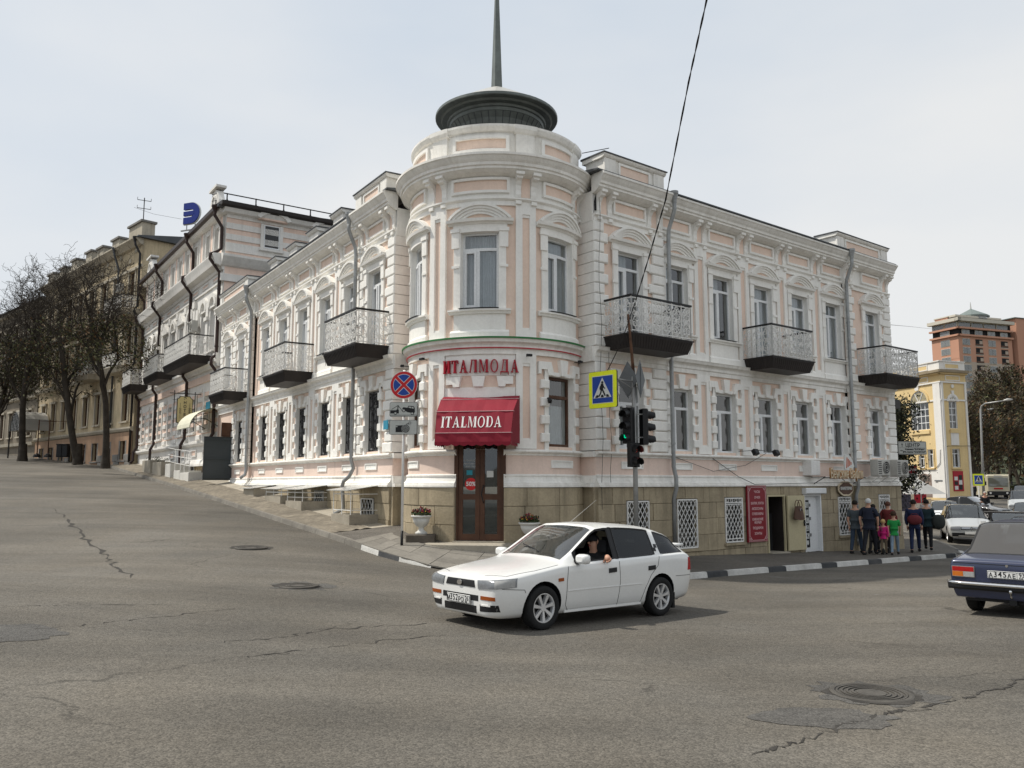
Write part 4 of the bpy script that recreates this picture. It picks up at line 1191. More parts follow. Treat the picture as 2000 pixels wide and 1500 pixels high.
balcony(la, -5.55, -3.02); balcony(lb, -12.2, -9.75); balcony(lc, -20.2, -17.65)
# ------------------------------------------------------------------ drain pipes
def pipe(fr, path, r, m, parent=None, head=True, name='drain_pipe'):
 mb = MB(); mb.sm = True; mb.tube(path, r, m, 10)
 o = put(name, mb, parent or bld, fr.M.copy())
 if head:
  x, y, z = path[0]; mb = MB()
  mb.lathe([(r, z - .12), (r * 1.2, z - .02), (r * 1.9, z + .16), (r * 2.1, z + .18), (r * 2.1, z + .26), (r * 1.7, z + .26)], 12, (x, y), m)
  put('rain_head', mb, o, fr.M.copy())
 for q, w_ in zip(path[:-1], path[1:]):
  if abs(q[2] - w_[2]) > 1.5:
   for k in (.2, .55, .9):
    z = q[2] + (w_[2] - q[2]) * k; mb = MB()
    mb.lathe([(r * 1.18, z - .03), (r * 1.18, z + .03)], 12, (q[0] + (w_[0] - q[0]) * k, q[1] + (w_[1] - q[1]) * k), m); put('pipe_clip', mb, o, fr.M.copy())
 return o
pipe(FR, [(5.02, -.54, 10.30), (5.02, -.54, 10.02), (5.02, -.50, 9.9), (5.02, -.30, 9.45), (5.02, -.28, 9.2), (5.02, -.28, 2.45), (5.02, -.36, 2.15), (5.02, -.36, 1.85), (5.02, -.26, 1.55), (5.02, -.26, .15)], .06, 'pipe_zinc')
pipe(FR, [(14.82, -.54, 10.30), (14.82, -.54, 10.02), (14.82, -.50, 9.9), (14.82, -.30, 9.45), (14.82, -.28, 9.2), (14.82, -.28, 2.45), (14.82, -.36, 2.15), (14.82, -.36, 1.85), (14.82, -.26, 1.55), (14.82, -.26, -.2)], .06, 'pipe_zinc')
pipe(FL, [(-5.42, -.54, 10.30), (-5.42, -.54, 10.02), (-5.42, -.50, 9.9), (-5.42, -.30, 9.45), (-5.42, -.28, 9.2), (-5.42, -.28, 2.7), (-5.42, -.2, 2.45), (-5.50, -.30, 2.2), (-5.75, -.38, 2.05), (-5.8, -.40, 1.9), (-5.8, -.34, 1.2), (-6.05, -.55, 1.03)], .06, 'pipe_zinc')
pipe(FL, [(-17.1, -.54, 10.30), (-17.1, -.54, 10.02), (-17.1, -.50, 9.9), (-17.1, -.30, 9.45), (-17.1, -.28, 9.2), (-17.1, -.28, 2.9), (-17.1, -.26, 2.6), (-17.1, -.3, 2.35), (-17.1, -.5, 2.2)], .068, 'pipe_zinc')
# ------------------------------------------------------------------ basement windows and shop doors, right wing
for i in (0, 1, 2, 5, 6):
 xa, xb, za, zb = HB[i]; fr_ = fa if i == 0 else (fc if i == 6 else fb)
 def bw(mb):
  for q in ((xa, xb, zb - .05, zb), (xa, xb, za, za + .05), (xa, xa + .05, za + .05, zb - .05), (xb - .05, xb, za + .05, zb - .05)): mb.box(q[0], q[1], .0, .06, q[2], q[3], 'frame_grey')
 win = piece('basement_window', fr_, None, bw, 0, 0, 0, bld)
 piece('pane', fr_, None, lambda mb: mb.prof([(.03, za + .05), (.03, zb - .05)], xa + .05, xb - .05, 'pane_glass', 1, closed=False), 0, 0, 0, win)
 piece('grating', fr_, None, lambda mb: lattice(mb, xa + .03, xb - .03, za + .03, zb - .03, -.13, top=.18 if i > 1 else 0.0, nx=5 if i < 5 else 4, slope=1.5, t=.012), 0, 0, 0, win)
 piece('sill', fr_, None, lambda mb: mb.box(xa - .06, xb + .06, -.2, .02, za - .07, za, 'base_stone'), 0, 0, 0, win)
# doorway with goods inside, its cream door leaf folded back on the wall
def shop_door(mb):
 for q in ((9.60, 9.66, -.35, 1.56), (10.53, 10.58, -.35, 1.56), (9.60, 10.58, 1.56, 1.62)): mb.box(q[0], q[1], -.17, -.11, q[2], q[3], 'door_cream')
mat('door_cream', (0.50, 0.44, 0.28), 0.55, 0.06)
dz = wallz_r(10.1)
sd = piece('shop_doorway', fb, None, shop_door, 0, 0, 0, bld)
piece('reveal_shade', fb, None, lambda mb: mb.box(10.50, 10.53, -.105, 1.1, -.4, 1.58, 'slab_dark'), 0, 0, 0, sd)  # dark sheet added over the bright reveal, its colour giving the doorway's shade
piece('threshold', fb, None, lambda mb: mb.box(9.6, 10.58, -.3, .4, dz - .3, dz + .03, 'concrete'), 0, 0, 0, sd)
mat('goods_mix', (0.05, 0.045, 0.06), 0.7, 0.9, 9.0, 0.5, 30)
r2 = random.Random(4)
for k in range(34):
 cm = ('goods_mix', 'sign_blue', 'letter_red', 'flag_green', 'frame_brown', 'black_plastic')[r2.choice((0, 0, 0, 1, 2, 3, 4, 5, 5, 5))]
 x, z = r2.uniform(9.8, 10.4), r2.uniform(dz + .5, 1.45); s_ = r2.uniform(.06, .14)
 piece('hanging_goods', fb, None, lambda mb: mb.lathe([(.02, z - s_), (s_ * .8, z - s_ * .8), (s_, z), (s_ * .4, z + s_ * .9), (.01, z + s_ * 1.6)], 8, (x, r2.uniform(.5, .95)), cm), 0, 0, 0, sd)
def leaf(mb):
 mb.cbox(-.0, .98, -.055, .0, 0, 1.78, .01, 'door_cream')
lo_ = piece('open_door', fb, None, leaf, 10.60, -.20, dz + .04, sd)
piece('handle', fb, None, lambda mb: (mb.box(.86, .90, -.10, -.055, .78, .98, 'black_plastic'), mb.tube([(.88, -.11, .9), (.76, -.12, .9)], .015, 'black_plastic', 6)), 10.60, -.20, dz + .04, lo_)
# white door with a roller box
dz2 = wallz_r(12.2)
def wd(mb):
 for q in ((11.68, 11.75, dz2, 1.56), (12.65, 12.72, dz2, 1.56), (11.68, 12.72, 1.56, 1.63)): mb.box(q[0], q[1], -.16, .05, q[2], q[3], 'pvc_white')
 mb.box(11.75, 12.65, -.02, .04, dz2, 1.56, 'pvc_white')
wdo = piece('white_door', fb, None, wd, 0, 0, 0, bld)
piece('glass_strip', fb, None, lambda mb: mb.box(11.86, 12.14, -.035, -.015, dz2 + .15, 1.42, 'sign_black'), 0, 0, 0, wdo)
for k, ch in enumerate('ЦВЕТЫК'[:5]):
 z = 1.26 - k * .26
 piece('door_tile', fb, None, lambda mb: mb.box(11.90, 12.10, -.042, -.034, z - .09, z + .09, 'sign_white'), 0, 0, 0, wdo)
 lettering(('Ц', 'П', 'Е', 'Д', 'К')[k], .17, wdo, fb.M @ T(12.0, -.046, z), .004)
piece('sticker', fb, None, lambda mb: mb.poly([(12.0 + .06 * math.cos(a * PI / 6), .0 + .08 * math.sin(a * PI / 6)) for a in range(12)], -.044, -.034, 'sign_white'), 0, 0, 0, wdo)
piece('roller_box', fb, None, lambda mb: mb.cbox(11.62, 12.84, -.32, -.13, 1.63, 1.83, .03, 'pvc_white'), 0, 0, 0, wdo)
for z in (.2, .75, 1.2): piece('hinge', fb, None, lambda mb: mb.box(12.18, 12.23, -.05, -.02, z, z + .1, 'frame_grey'), 0, 0, 0, wdo)
# returns of the end bays beside the tower
for fr_, x, sg in ((fa, 2.09, 1), (la, -2.75, -1)):
 for z0, z1, o, m in ((Z0, ZF0, .13, 'base_stone'), (ZF0, ZF0 + .1, .25, 'white_worn'), (ZF0 + .1, ZF1, .14, 'white_worn'), (ZF1, ZL0, .03, 'pink_band'), (ZL0, ZL1, .15, 'white_worn'), (ZB0, ZB1, .12, 'white_worn'), (ZA0, ZC0 - .01, .02, 'white_plaster')):
  a, c = (x - o, x + .3) if sg > 0 else (x - .3, x + o)
  piece('return_wall', fr_, None, lambda mb: mb.box(a, c, -.02 if o < .1 else -.06, 1.0, z0, z1 - .003, m), 0, 0, 0, bld)
# front door of the tower
dz3 = .56
dm = Frame(); a_ = A0 + .03 / RT
dm.M = Matrix.Translation((AX[0] + (RT - .08) * math.sin(a_), AX[1] - (RT - .08) * math.cos(a_), 0)) @ RZ(a_)
def dfr(mb):
 for q in ((-.66, -.56, dz3, 3.45), (.56, .66, dz3, 3.45), (-.56, .56, 3.3, 3.45)): mb.box(q[0], q[1], -.06, .1, q[2], q[3], 'frame_brown')
 mb.box(-.66, .66, -.25, .3, .3, dz3, 'concrete')
door = piece('entrance_door', dm, None, dfr, 0, 0, 0, bld)
for sg in (-1, 1):
 a, c = (-.555, -.005) if sg < 0 else (.005, .555)
 def lf_(mb):
  y0, y1 = -.03, .03; z0, z1 = dz3 + .01, 3.29; m = 'frame_brown'
  mb.box(a, a + .115, y0, y1, z0, z1, m); mb.box(c - .115, c, y0, y1, z0, z1, m)
  for zz, h in ((z0, .16), (1.58, .14), (z1 - .1, .1)): mb.box(a + .115, c - .115, y0, y1, zz, zz + h, m)
 o = piece('door_leaf', dm, None, lf_, 0, 0, 0, door)
 for za, zb in ((dz3 + .17, 1.58), (1.72, 3.19)):
  piece('pane', dm, None, lambda mb: mb.prof([(.0, za), (.0, zb)], a + .115, c - .115, 'door_glass', 1, closed=False), 0, 0, 0, o)
piece('handle', dm, None, lambda mb: mb.tube([(.10, -.03, 1.50), (.10, -.12, 1.54), (.06, -.13, 1.7), (.06, -.13, 1.75), (.10, -.12, 1.9), (.10, -.03, 1.94)], .016, 'black_plastic', 6), 0, 0, 0, door)
mat('sticker_red', (0.55, 0.02, 0.02), 0.5); mat('sticker_cyan', (0.03, 0.28, 0.36), 0.5)
piece('sale_sticker', dm, None, lambda mb: mb.poly([(-.235 + .155 * math.cos(k * PI / 16), 1.97 + .155 * math.sin(k * PI / 16)) for k in range(32)], -.012, -.006, 'sticker_red'), 0, 0, 0, door)
lettering('50%', .15, door, dm.M @ T(-.235, -.016, 1.97), .003, 'letter_white', bold=.004)
piece('hours_card', dm, None, lambda mb: mb.box(-.35, -.20, -.012, -.006, 2.20, 2.32, 'sticker_cyan'), 0, 0, 0, door)
piece('notice', dm, None, lambda mb: mb.box(.17, .34, -.012, -.006, 2.14, 2.30, 'sign_white'), 0, 0, 0, door)
for i, q in enumerate(('ИТАЛМОДА', 'режим работы', '10.00 - 19.00')): lettering(q, .05, door, dm.M @ T(-.25, -.010, 2.56 - i * .075), .002, 'sign_white')
# step before the door
tag(put('step', MB().lathe([(RT + .75, .2), (RT + .75, .50), (RT + .6, .53), (1.0, .53)], 64, AX, 'concrete'), bld))
# ================================================================== neighbouring buildings
def pw(px, py, Y):
 v = 750 - py; p_ = R_(6.84); r = Vector((px - 1000, 1610 * math.cos(p_) - v * math.sin(p_), 1610 * math.sin(p_) + v * math.cos(p_)))
 t = Y / r.y; return Vector((r.x * t, Y, 2.0 + r.z * t))
mat('b2_white', (0.74, 0.72, 0.68), 0.85, 0.07, 0.8, 0.05, 12, bump=0.2, bs=25, streak=0.3, scol=(0.36, 0.33, 0.29))
mat('b2_pink', (0.78, 0.60, 0.50), 0.85, 0.07, 0.8, 0.05, 12, bump=0.2, bs=25, streak=0.25, scol=(0.42, 0.33, 0.28))
mat('b3_ochre', (0.47, 0.385, 0.255), 0.9, 0.15, 0.7, 0.08, 10, bump=0.3, bs=20, streak=0.5, scol=(0.13, 0.11, 0.08))
mat('b3_trim', (0.44, 0.395, 0.315), 0.9, 0.15, 0.7, 0.08, 10, streak=0.5, scol=(0.12, 0.105, 0.08))
mat('b3_pinkbase', (0.40, 0.26, 0.17), 0.9, 0.15, 0.7, streak=0.4, scol=(0.16, 0.12, 0.09))
mat('b3_grey', (0.20, 0.19, 0.175), 0.9, 0.2, 1.0)
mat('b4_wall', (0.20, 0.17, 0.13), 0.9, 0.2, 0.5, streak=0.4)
mat('y_wall', (0.68, 0.52, 0.27), 0.85, 0.06, 0.6, 0.05, 10, streak=0.2, scol=(0.4, 0.3, 0.16))
mat('y_white', (0.74, 0.72, 0.68), 0.85, 0.05, 0.8, 0.05, 12, streak=0.2, scol=(0.4, 0.37, 0.32))
mat('y_base', (0.27, 0.22, 0.15), 0.9, 0.15)
mat('door_taupe', (0.26, 0.20, 0.165), 0.6, 0.1)
mat('hr_orange', (0.50, 0.27, 0.185), 0.85, 0.06, 0.1)
mat('hr_beige', (0.44, 0.36, 0.29), 0.85, 0.06, 0.1)
mat('hr_cream', (0.55, 0.51, 0.43), 0.8, 0.05)
mat('hr_roof', (0.16, 0.19, 0.18), 0.6, 0.1)
mat('gate_grey', (0.055, 0.065, 0.07), 0.5, 0.08)
mat('step_white', (0.60, 0.585, 0.54), 0.85, 0.08)
mat('awning_cream', (0.66, 0.64, 0.50), 0.6, 0.05)
mat('enoteka', (0.58, 0.48, 0.24), 0.6, 0.06)
mat('plate_cyan', (0.03, 0.24, 0.36), 0.5)
mat('shop_wood', (0.16, 0.10, 0.055), 0.7, 0.2)
mat('ac_white', (0.50, 0.49, 0.45), 0.55, 0.1, streak=0.3)
mat('letter_blue', (0.012, 0.03, 0.24), 0.35, 0.04)
def basic_window(fr, x, z0, z1, w, parent, wall_y=0.0, trim='b2_white', fm='pvc_white', kind='flat', depth=.22, tw=.16, arch=False, bars=True, pm='pane_glass'):
 key = ('bw', round(z1 - z0, 2), w, trim, fm, kind, wall_y, depth, tw, arch)
 h = z1 - z0
 def fn(mb):
  y0, y1 = wall_y + depth - .08, wall_y + depth
  t = .06
  mb.box(-w / 2, w / 2, y0, y1, h - t, h, fm); mb.box(-w / 2, w / 2, y0, y1, 0, t, fm)
  mb.box(-w / 2, -w / 2 + t, y0, y1, t, h - t, fm); mb.box(w / 2 - t, w / 2, y0, y1, t, h - t, fm)
  if bars:
   mb.box(-w / 2 + t, w / 2 - t, y0, y1, h * .72, h * .72 + t, fm); mb.box(-t / 2, t / 2, y0, y1, t, h * .72, fm)
  for sg in (-1, 1):
   a = (w / 2, w / 2 + tw) if sg > 0 else (-w / 2 - tw, -w / 2)
   mb.box(a[0], a[1], wall_y - .07, wall_y + .01, -.05, h + .02, trim)
  mb.box(-w / 2 - tw - .06, w / 2 + tw + .06, wall_y - .16, wall_y + .01, -.16, -.05, trim)
  if kind == 'flat': mb.box(-w / 2 - tw - .08, w / 2 + tw + .08, wall_y - .16, wall_y + .01, h + .02, h + .20, trim)
  if kind == 'tri': mb.poly([(-w / 2 - tw - .12, h + .15), (w / 2 + tw + .12, h + .15), (w / 2 + tw + .12, h + .24), (0, h + .85), (-w / 2 - tw - .12, h + .24)], wall_y - .2, wall_y + .01, trim)
  if kind in ('arch', 'round'):
   mb.arcband(0, h + .1, w / 2 - .02, w / 2 + tw + .06, 0, PI, wall_y - .16, wall_y + .01, trim, 12)
   mb.box(-w / 2 - tw - .06, w / 2 + tw + .06, wall_y - .12, wall_y + .01, h + .02, h + .12, trim)
 o = piece('window', fr, key, fn, x, 0, z0, parent)
 piece('pane', fr, key + ('p',), lambda mb: mb.prof([(wall_y + depth - .04, .06), (wall_y + depth - .04, h - .06)], -w / 2 + .06, w / 2 - .06, pm, 1, closed=False), x, 0, z0, o)
 return o
def shell(parent, fr, x0, x1, depth, z0, z1, ops, wm, side, rm='roof_metal', rise=1.5):
 """front with openings, dark room behind, side walls and a pitched roof"""
 piece('front_wall', fr, None, lambda mb: wall_cells(mb, x0, x1, z0, z1, ops, 0, wm, .3, wm), 0, 0, 0, parent)
 piece('interior', fr, None, lambda mb: mb.box(x0 + .3, x1 - .3, .9, 1.0, z0, z1, 'dark_room'), 0, 0, 0, parent)
 piece('side_wall', fr, None, lambda mb: mb.box(x1 - .25, x1 - .002, .003, depth, z0, z1, side), 0, 0, 0, parent)
 piece('side_wall', fr, None, lambda mb: mb.box(x0 + .002, x0 + .25, .003, depth, z0, z1, side), 0, 0, 0, parent)
 piece('back_wall', fr, None, lambda mb: mb.box(x0 + .25, x1 - .25, depth - .2, depth, z0, z1, side), 0, 0, 0, parent)
 piece('roof', fr, None, lambda mb: mb.prof([(-.5, z1 + .01), (-.5, z1 + .10), (depth / 2, z1 + rise), (depth + .3, z1 + .10), (depth + .3, z1 + .01)], x0 - .3, x1 + .3, rm), 0, 0, 0, parent)
# ---------------------------------------------------------------- pink and white building up the left street
a2 = R_(-34.6); d2 = Vector((math.sin(a2), math.cos(a2))); n2v = Vector((-d2.y, d2.x))
o2 = PL(22.75, .15)
F2 = Frame(o2, math.atan2(-d2.y, -d2.x)); F2.tagname = 'flat'
b2 = thing('street_house', 'pink and white three storey house with brown drain pipes left of the corner building', 'house', (o2.x, o2.y, 2.0))
L2 = 19.5
ops = []
gx = [-2.1, -4.9, -7.6, -10.3, -13.0, -15.6, -18.0]
for x in gx: ops.append((x - .5, x + .5, 4.7, 6.6))
ux = [-1.6, -3.4, -6.3, -8.3, -10.3, -12.3, -15.3, -17.2]
for x in ux: ops.append((x - .48, x + .48, 8.75, 10.9))
ax_ = [-1.5, -3.2, -5.8, -7.6, -9.4, -11.2, -13.0, -15.6, -17.6]
for x in ax_: ops.append((x - .4, x + .4, 13.75, 15.15))
shell(b2, F2, -L2, 0, 11, 1.0, 15.7, ops, 'b2_white', 'b2_pink', rise=.4)
for x in gx: basic_window(F2, x, 4.7, 6.6, 1.0, b2, trim='b2_white', kind='none')
for i, x in enumerate(ux): basic_window(F2, x, 8.75, 10.9, .96, b2, trim='b2_white', kind='round' if i in (0, 1, 6, 7) else ('tri' if i % 2 else 'arch'))
for x in ax_: basic_window(F2, x, 13.75, 15.15, .8, b2, trim='b2_white', kind='none', tw=.12)
def mld(nm, pr, mm='b2_white', fr=F2, x0=-L2, x1=0.0, parent=None): return piece(nm, fr, None, lambda mb: mb.prof(pr, x0, x1, mm), 0, 0, 0, parent or b2)
mld('main_cornice', [(.0, 12.55), (-.10, 12.6), (-.14, 12.75), (-.45, 12.85), (-.50, 13.05), (-.58, 13.30), (-.58, 13.36), (.0, 13.42)])
mld('frieze', [(.0, 12.0), (-.08, 12.0), (-.08, 12.1), (-.04, 12.12), (-.04, 12.549), (.0, 12.549)])
mld('upper_belt', [(.0, 7.70), (-.14, 7.72), (-.18, 7.86), (-.28, 7.95), (-.28, 8.06), (.0, 8.12)])
mld('lower_belt', [(.0, 7.15), (-.10, 7.15), (-.10, 7.5), (.0, 7.5)], 'b2_pink')
mld('ledge', [(.0, 3.90), (-.14, 3.92), (-.22, 4.02), (-.22, 4.12), (.0, 4.16)])
mld('plinth_moulding', [(.0, 2.85), (-.22, 2.85), (-.22, 2.95), (-.10, 3.15), (.0, 3.2)], x0=-8.0, x1=0)
mld('eave', [(.0, 15.45), (-.25, 15.5), (-.35, 15.62), (-.35, 15.7), (.0, 15.7)])
mld('gutter', [(-.36, 15.64), (-.52, 15.70), (-.55, 15.86), (-.50, 15.86), (-.40, 15.74)], 'pipe_brown')
for i in range(9):
 x = -1.2 - i * 2.1
 piece('frieze_panel', F2, ('b2fp',), lambda mb: framed_panel(mb, 1.2, .26, .06, 'b2_pink', 'b2_white', y=-.08, yin=-.05), x, 0, 12.33, b2)
for k in range(6):
 za = 4.22 + k * .49
 for x in [q + 1.35 for q in gx] + [-19.2]:
  piece('quoin', F2, ('b2q', k % 2), lambda mb: mb.cbox(-.42 + .1 * (k % 2), .42 - .1 * (k % 2), -.08, .01, 0, .26, .03, 'b2_white'), x, 0, za, b2)
 piece('pink_course', F2, ('b2c',), lambda mb: mb.box(-L2 + .02, -.02, -.008, .01, 0, .2, 'b2_pink'), 0, 0, za + .27, b2) if k < 5 else None
for x in (-.45, -2.5, -4.6, -14.0, -16.2, -18.6):
 def pil2(mb):
  mb.box(-.22, .22, -.14, .01, 8.2, 11.3, 'b2_white'); mb.box(-.30, .30, -.22, .01, 10.35, 10.55, 'b2_white'); mb.box(-.3, .3, -.2, .01, 8.12, 8.4, 'b2_white')
  mb.box(-.26, .26, -.18, -.14, 9.2, 9.5, 'b2_white')
 piece('pilaster', F2, ('b2p',), pil2, x, 0, 0, b2)
for x in (-5.4, -7.3, -9.3, -11.3, -13.3):
 piece('pilaster', F2, ('b2p2',), lambda mb: (mb.box(-.18, .18, -.10, .01, 8.12, 11.9, 'b2_white'), mb.box(-.24, .24, -.15, .01, 11.5, 11.9, 'b2_white')), x, 0, 0, b2)
for x in (-.6, -2.4, -4.4, -6.7, -8.5, -10.3, -12.1, -14.3, -16.6, -18.9):
 piece('attic_pilaster', F2, ('b2ap',), lambda mb: (mb.box(-.24, .24, -.06, .01, 13.43, 15.45, 'b2_pink' ), mb.box(-.30, -.24, -.09, .01, 13.43, 15.45, 'b2_white'), mb.box(.24, .30, -.09, .01, 13.43, 15.45, 'b2_white')), x, 0, 0, b2)
for x in (-1.9, -4.3, -6.7, -9.3):
 piece('base_panel', F2, ('b2bp',), lambda mb: framed_panel(mb, 1.0, .38, .07, 'b2_pink', 'b2_white', y=-.07, yin=-.02), x, 0, 3.55, b2)
# curved gable and its scroll at both ends of the eave
for x in (-1.3, -17.2):
 pts = [(-1.0, 15.72), (1.0, 15.72), (.85, 16.3), (.5, 16.85), (0, 17.05), (-.5, 16.85), (-.85, 16.3)]
 g_ = piece('gable', F2, ('b2g',), lambda mb: (mb.poly(pts, -.30, .0, 'b2_white'), mb.arcband(0, 16.35, .28, .36, 0, 2 * PI, -.36, -.3, 'b2_white', 14)), x, 0, 0, b2)
 piece('gable_cap', F2, ('b2gc',), lambda mb: mb.prof([(-.42, 17.0), (-.42, 17.12), (.1, 17.12), (.1, 17.0)], -.7, .7, 'b2_white'), x, 0, 0, g_)
# side wall towards the corner: bands, moulding, window
S2 = Frame(o2, F2.M.to_euler().z + PI / 2); S2.tagname = 'flat'
for z in (13.55, 14.15, 14.72, 15.28):
 piece('white_course', S2, None, lambda mb: mb.box(.01, 10.9, -.05, .0, z, z + .30 if z > 13.6 else 14.0, 'b2_white'), 0, 0, 0, b2)
for pr in ([(.0, 12.75), (-.12, 12.8), (-.25, 12.95), (-.42, 13.2), (-.42, 13.32), (.0, 13.42)], [(.0, 12.0), (-.12, 12.0), (-.12, 12.35), (.0, 12.4)], [(.0, 15.45), (-.3, 15.5), (-.4, 15.7), (.0, 15.75)]):
 piece('side_cornice', S2, None, lambda mb: mb.prof(pr, -.2, 10.9, 'b2_white'), 0, 0, 0, b2)
piece('side_gutter', S2, None, lambda mb: mb.prof([(-.42, 15.72), (-.60, 15.78), (-.62, 15.94), (1.0, 16.1), (1.0, 15.72)], -.4, 10.9, 'slab_dark'), 0, 0, 0, b2)
for x in (2.3, 5.2):
 sw = basic_window(S2, x, 13.98, 15.22, .84, b2, wall_y=-.05, depth=.04, trim='b2_white', kind='none', bars=False, pm='car_tint')
 piece('eyebrow', S2, ('b2e',), lambda mb: (mb.arcband(0, 15.2, .55, .72, R_(25), R_(155), -.45, .0, 'b2_white', 12, sx=1.4), mb.poly([(.77 * math.cos(a * PI / 10) * 1.0, 15.42 + .26 * math.sin(a * PI / 10)) for a in range(11)], -.30, .0, 'b2_pink')), x, 0, 0, b2)
# roof railing
mb = MB()
for i in range(8):
 x = .3 + i * 1.5
 mb.tube([(x, 1.2, 16.0), (x, 1.2, 16.95)], .035, 'iron_black', 5); mb.tube([(x, 1.2, 16.7), (x + .0, 1.7, 16.1)], .025, 'iron_black', 4); mb.tube([(x, 1.2, 16.7), (x + .2, 1.2, 16.0)], .025, 'iron_black', 4)
for z in (16.55, 16.92): mb.tube([(.0, 1.2, z), (11.2, 1.2, z)], .032, 'iron_black', 5)
mb.tube([(.0, 1.2, 16.92), (-.6, .6, 16.5)], .02, 'iron_black', 4); mb.tube([(.0, 1.2, 16.55), (-.6, .6, 16.15)], .02, 'iron_black', 4)
put('roof_railing', mb, b2, S2.M.copy())
def pipe2(x, top=15.6, zb=4.3, zend=2.2, off=0.0):
 pipe(F2, [(x, -.52, top), (x, -.52, top - .25), (x, -.14, top - .8), (x, -.14, 13.7), (x, -.35, 13.5), (x, -.66, 13.35), (x, -.66, 13.1), (x, -.16, 12.45), (x, -.16, 8.3), (x, -.38, 8.1), (x, -.38, 7.8), (x, -.16, 7.5), (x, -.16, zb + .1), (x, -.34, zb - .25), (x, -.34, zend + .1), (x, -.5, zend - .1)], .085, 'pipe_brown', b2)
pipe2(-.25); pipe2(-6.0, zend=2.7); pipe2(-13.9, zend=3.2); pipe2(-19.3, top=15.2, zend=3.4)
for (xa, xb, d_) in ((-6.9, -1.2, 1.25), (-12.9, -9.0, 1.15), (-19.3, -16.4, 1.3)):
 balcony(F2, xa, xb, d=d_, zb=7.95, zt=8.32, hr=1.0, parent=b2)
def ac_unit(fr, x, y, z, label, group=None, parent=None):
 o = thing('air_conditioner', label, 'air conditioner', tuple(fr.map(x, y, z)), fr.M.to_euler().z, group)
 M0 = WM[o.name]
 mb = MB(); mb.cbox(-.42, .42, -.30, 0, 0, .58, .02, 'ac_white'); put('casing', mb, o, M0)
 mb = MB(); mb.arcband(.12, .29, .0, .23, 0, 2 * PI, -.315, -.30, 'black_plastic', 18)
 for r in (.08, .15, .22): mb.arcband(.12, .29, r, r + .012, 0, 2 * PI, -.33, -.315, 'ac_white', 18)
 put('fan_grille', mb, o, M0)
 mb = MB()
 for i in range(7): mb.box(-.40, -.20, -.312, -.298, .06 + i * .07, .09 + i * .07, 'black_plastic')
 put('vent_slots', mb, o, M0)
 mb = MB()
 for sx in (-.3, .3): mb.box(sx - .02, sx + .02, -.32, .14, -.04, 0, 'iron_white'); mb.tube([(sx, -.28, -.03), (sx, .12, -.28)], .015, 'iron_white', 4)
 put('bracket', mb, o, M0)
 return o
ac_unit(F2, -4.2, -.25, 10.0, 'grey air conditioner above the balcony of the pink and white street house')
# blue letter on the eave
t_ = thing('rooftop_letter', 'big blue white-edged letter on the eave of the pink and white house', 'sign', tuple(pw(373, 437, 45.2)))
E_PTS = []
def letter_E(mb, s, y0, y1, m):
 # Cyrillic E (reversed epsilon): bowl open to the left with a middle bar
 mb.arcband(.0, .5 * s, .19 * s, .5 * s, -PI / 2, PI / 2, y0, y1, m, 14)
 mb.box(-.42 * s, .0, y0, y1, .69 * s, s, m); mb.box(-.42 * s, .0, y0, y1, 0, .31 * s, m); mb.box(-.42 * s, .22 * s, y0, y1, .40 * s, .60 * s, m)
Mq = T(*pw(373, 437, 45.2)) @ RZ(R_(-22))
mb = MB(); letter_E(mb, 1.22, -.08, .08, 'letter_blue'); put('letter', mb, t_, Mq)
mb = MB(); letter_E(mb, 1.28, -.05, .05, 'sign_white'); put('edge', mb, t_, Mq @ T(0, .03, -.03))
mb = MB(); mb.tube([(-.3, .0, -.35), (-.3, .0, .02)], .03, 'pole_grey', 5); mb.tube([(.3, .0, -.35), (.3, .0, .02)], .03, 'pole_grey', 5); mb.box(-.7, .6, -.04, .04, -.38, -.32, 'pole_grey'); put('stand', mb, t_, Mq)
# tasting shop sign on a bracket
sgf = F2.M @ T(-3.35, -.2, 4.95) @ RZ(PI / 2)
es = thing('hanging_sign', 'tall cream shop sign with black frame and vertical lettering beside a brown pipe', 'sign', tuple(F2.map(-3.35, -.7, 4.95)))
def shield(mb, w_, h, c, y0, y1, m):
 pts = []
 for cx, cz, a0 in ((w_ / 2, h, PI), (w_ / 2, 0, PI / 2), (-w_ / 2, 0, 0), (-w_ / 2, h, -PI / 2)):
  for k in range(5):
   a = a0 + (PI / 2) * (k / 4); pts.append((cx + c * math.cos(a if True else a), cz + c * math.sin(a)))
 pts2 = []
 for cx, cz, a0, a1 in ((-w_ / 2, h, 0, -PI / 2), (-w_ / 2, 0, PI / 2, 0), (w_ / 2, 0, PI, PI / 2), (w_ / 2, h, -PI / 2, -PI)):
  for k in range(5):
   a = a0 + (a1 - a0) * k / 4; pts2.append((cx + c * math.cos(a), cz + c * math.sin(a)))
 mb.poly(pts2, y0, y1, m)
Ms = sgf @ T(-.62, 0, 0)
mb = MB(); shield(mb, .78, 1.50, .13, -.05, .05, 'iron_black'); put('frame_board', mb, es, Ms)
mb = MB(); shield(mb, .72, 1.44, .12, -.065, .065, 'enoteka'); put('board', mb, es, Ms @ T(0, 0, .03))
for i, ch in enumerate('ЭНОТЕКА'): lettering(ch, .20, es, Ms @ T(0, -.07, 1.36 - i * .205), .004, bold=.006)
mb = MB()
for sg in (-1, 1):
 mb.tube([(sg * .23, -.07, .35), (sg * .23, -.07, 1.15)], .008, 'sign_black', 4)
 for z in (.65, .75, .85): scroll(mb, sg * .23, z, .06, .008, 1, 0, sg, -.07, 'sign_black', 8)
put('ornament', mb, es, Ms)
mb = MB()
mb.tube([(-.75, 0, 1.64), (1.0, 0, 1.64)], .02, 'iron_black', 5); mb.tube([(-.52, 0, 1.8), (-.52, 0, -.15)], .022, 'iron_black', 5); mb.tube([(.50, 0, 1.75), (.50, 0, -.3)], .022, 'iron_black', 5)
